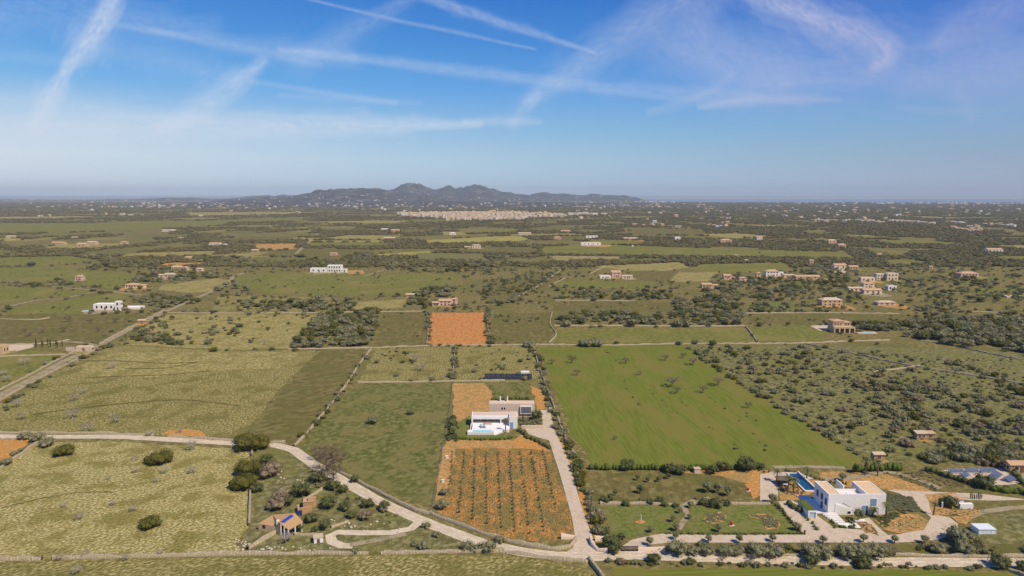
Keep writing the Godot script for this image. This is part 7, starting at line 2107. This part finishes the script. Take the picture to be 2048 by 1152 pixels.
	hedge([336, 624, 430, 626, 520, 626], 10.0, 3.0, 6.0, 2.0, "tree along the top wall of the pale meadow", "trees above the pale meadow", T, 0.35)
	hedge([1494, 652, 1600, 651, 1640, 650], 8.0, 2.4, 5.0, 2.0, "bush above the small green field by the hillside villa", "bushes near the hillside villa", T, 0.4)
	grow(shrubs, "bush", "bush", V.bush, [M.bush, M.dark_leaf, M.olive_leaf, M.bush, M.carob_leaf, M.brown_twig, M.bush], "scrub", "countless small bushes and tufts spread over the fields and scrub", false, 0.95)
	grow(trees, "scrub_tree", "scrub tree", V.tree, [M.bush, M.dark_leaf, M.bush, M.olive_leaf, M.carob_leaf], "woodland", "mass of grey green trees filling the woods of the middle distance", true, 0.85)
	# the wooded plain beyond, thinning into open ground
	var f := FastNoiseLite.new()
	f.seed = 99
	f.frequency = 0.0035
	f.fractal_octaves = 3
	var places := [[], [], []]
	var tints := [PackedColorArray(), PackedColorArray(), PackedColorArray()]
	for k in 95000:
		var d := 820.0 * exp(rng.randf() * log(9000.0 / 820.0))
		var x := rng.randf_range(-0.84, 0.84) * d
		var far := d / 2600.0
		var open := f.get_noise_2d(x * (0.55 if d > 2500 else 1.0), -d)
		if open < lerpf(0.0, -0.3, clampf(x / d + 0.5, 0, 1)) - 0.05 * far: continue
		if blocked(x, -d): continue
		var s := rng.randf_range(3.2, 6.5) * (1.0 + far * 0.75)
		var j := k % 3
		var t := rng.randf_range(0.75, 1.25)
		places[j].append(Transform3D(Basis(Vector3.UP, rng.randf() * TAU).scaled(Vector3(s * 1.15, s * 0.9 / (1.0 + far * 0.12), s * 1.15)), Vector3(x, 0, -d)))
		tints[j].append(Color(t * rng.randf_range(0.95, 1.08), t, t * rng.randf_range(0.9, 1.1)))
	var o := thing("far_woodland", "dark woods and groves spread over the far plain to the hills", "woodland")
	o.set_meta("kind", "stuff")
	for j in 3: copies("woodland_mass", V.far[j], M.far_leaf, places[j], tints[j], o)

func small_things() -> void:
	# loose stones on the farm ground and at the meadow corner
	var rq := Geo.new()
	var rg := RandomNumberGenerator.new()
	rg.seed = 61
	rq.blob(Vector3(0, 0.25, 0), Vector3(0.5, 0.35, 0.4), 4, 6, 0.2, rg)
	var rm := rq.mesh()
	var places := []
	for zone in [[[470, 1078, 500, 1086, 496, 1106, 466, 1104], 36], [[520, 1092, 620, 1096, 700, 1096, 640, 1106, 520, 1104], 60], [[540, 940, 600, 950, 640, 990, 560, 990], 50], [[660, 1040, 800, 1046, 800, 1066, 680, 1064], 30]]:
		var p := gp(zone[0])
		var r := Rect2(p[0], Vector2.ZERO)
		for a in p: r = r.expand(a)
		for tries in zone[1]:
			var q := Vector2(rng.randf_range(r.position.x, r.end.x), rng.randf_range(r.position.y, r.end.y))
			if not Geometry2D.is_point_in_polygon(q, p): continue
			var s := rng.randf_range(0.3, 1.1)
			places.append(Transform3D(Basis(Vector3.UP, rng.randf() * TAU).scaled(Vector3(s, s * 0.7, s)), Vector3(q.x, 0, q.y)))
	var tints := PackedColorArray()
	tints.resize(places.size())
	tints.fill(Color.WHITE)
	tag(copies("loose_stones", rm, M.rock, places, tints, self), "pale loose stones strewn about the stone farm's ground", "stones")
	# two red garden sculptures, a white post in the lawn, white well covers
	for s in [["upper", 1496, 982, 5.5], ["lower", 1463, 1051, 7.5]]:
		var p := g(s[1], s[2])
		var o := thing("sculpture", "red abstract garden sculpture on the %s lawn of the white villa" % s[0], "sculpture", p, 0.4)
		var h := span(p, s[3])
		var q := Geo.new()
		q.tube(Vector3(-0.25, 0, 0), Vector3(0.05, h * 0.6, 0), 0.22, 0.3, 7)
		q.tube(Vector3(0.3, 0, 0), Vector3(0.05, h * 0.6, 0), 0.2, 0.3, 7)
		q.blob(Vector3(0.0, h * 0.78, 0), Vector3(0.42, 0.4, 0.3), 5, 8, 0.1, rg)
		put("figure", q.mesh(), M.red, o)
		part_box("plinth", M.stone_floor, o, Vector3(-0.6, 0, -0.4), Vector3(0.7, 0.1, 0.4))
	var fp := g(1282, 1044)
	var pole := thing("flagpole", "white pole standing in a ring of orange soil on the left lawn", "pole", fp)
	var pq := Geo.new()
	pq.tube(Vector3(0, 0, 0), Vector3(0, up_to(1028, fp), 0), 0.1, 0.08, 8)
	put("shaft", pq.mesh(), M.canvas, pole)
	field("soil_ring", M.soil, [1270, 1044, 1276, 1041, 1286, 1041, 1292, 1044, 1286, 1048, 1274, 1048])
	for s in [["upper", 894, 916], ["lower", 886, 964]]:
		var p := g(s[1], s[2])
		var o := thing("utility_box", "small white utility box on the bare strip beside the plantation, %s one" % s[0], "box", p)
		part_box("cabinet", M.canvas, o, Vector3(-0.4, 0, -0.3), Vector3(0.4, 0.7, 0.3))
		part_box("lid", M.canvas, o, Vector3(-0.45, 0.703, -0.35), Vector3(0.45, 0.78, 0.35))
	for s in [["left", 1430, 498], ["right", 1313, 513]]:
		var p := g(s[1] if s[0] == "right" else 1265, s[2] if s[0] == "right" else 493)
		var o := thing("field_hut", "tiny white pump hut in the long far green field, %s one" % s[0], "hut", p)
		part_box("wall", M.white, o, Vector3(-1.5, 0, -1.5), Vector3(1.5, 2.2, 1.5))
		part_box("roof", M.white, o, Vector3(-1.6, 2.203, -1.6), Vector3(1.6, 2.4, 1.6))
	# bollards and a dark figure-like post by the drive
	for k in 3:
		var p := g([1609, 1903, 1884][k], [1069, 1010, 1016][k])
		var o := thing("garden_post", ["dark post at the corner of hedge and gravel drive", "white post beside the garden house bed, right one", "white post beside the garden house bed, left one"][k], "post", p)
		part_box("shaft", M.dark if k == 0 else M.canvas, o, Vector3(-0.15, 0, -0.15), Vector3(0.15, 1.0 if k == 0 else 1.6, 0.15))
		part_box("cap", M.dark if k == 0 else M.canvas, o, Vector3(-0.2, 1.003 if k == 0 else 1.603, -0.2), Vector3(0.2, 1.1 if k == 0 else 1.7, 0.2))
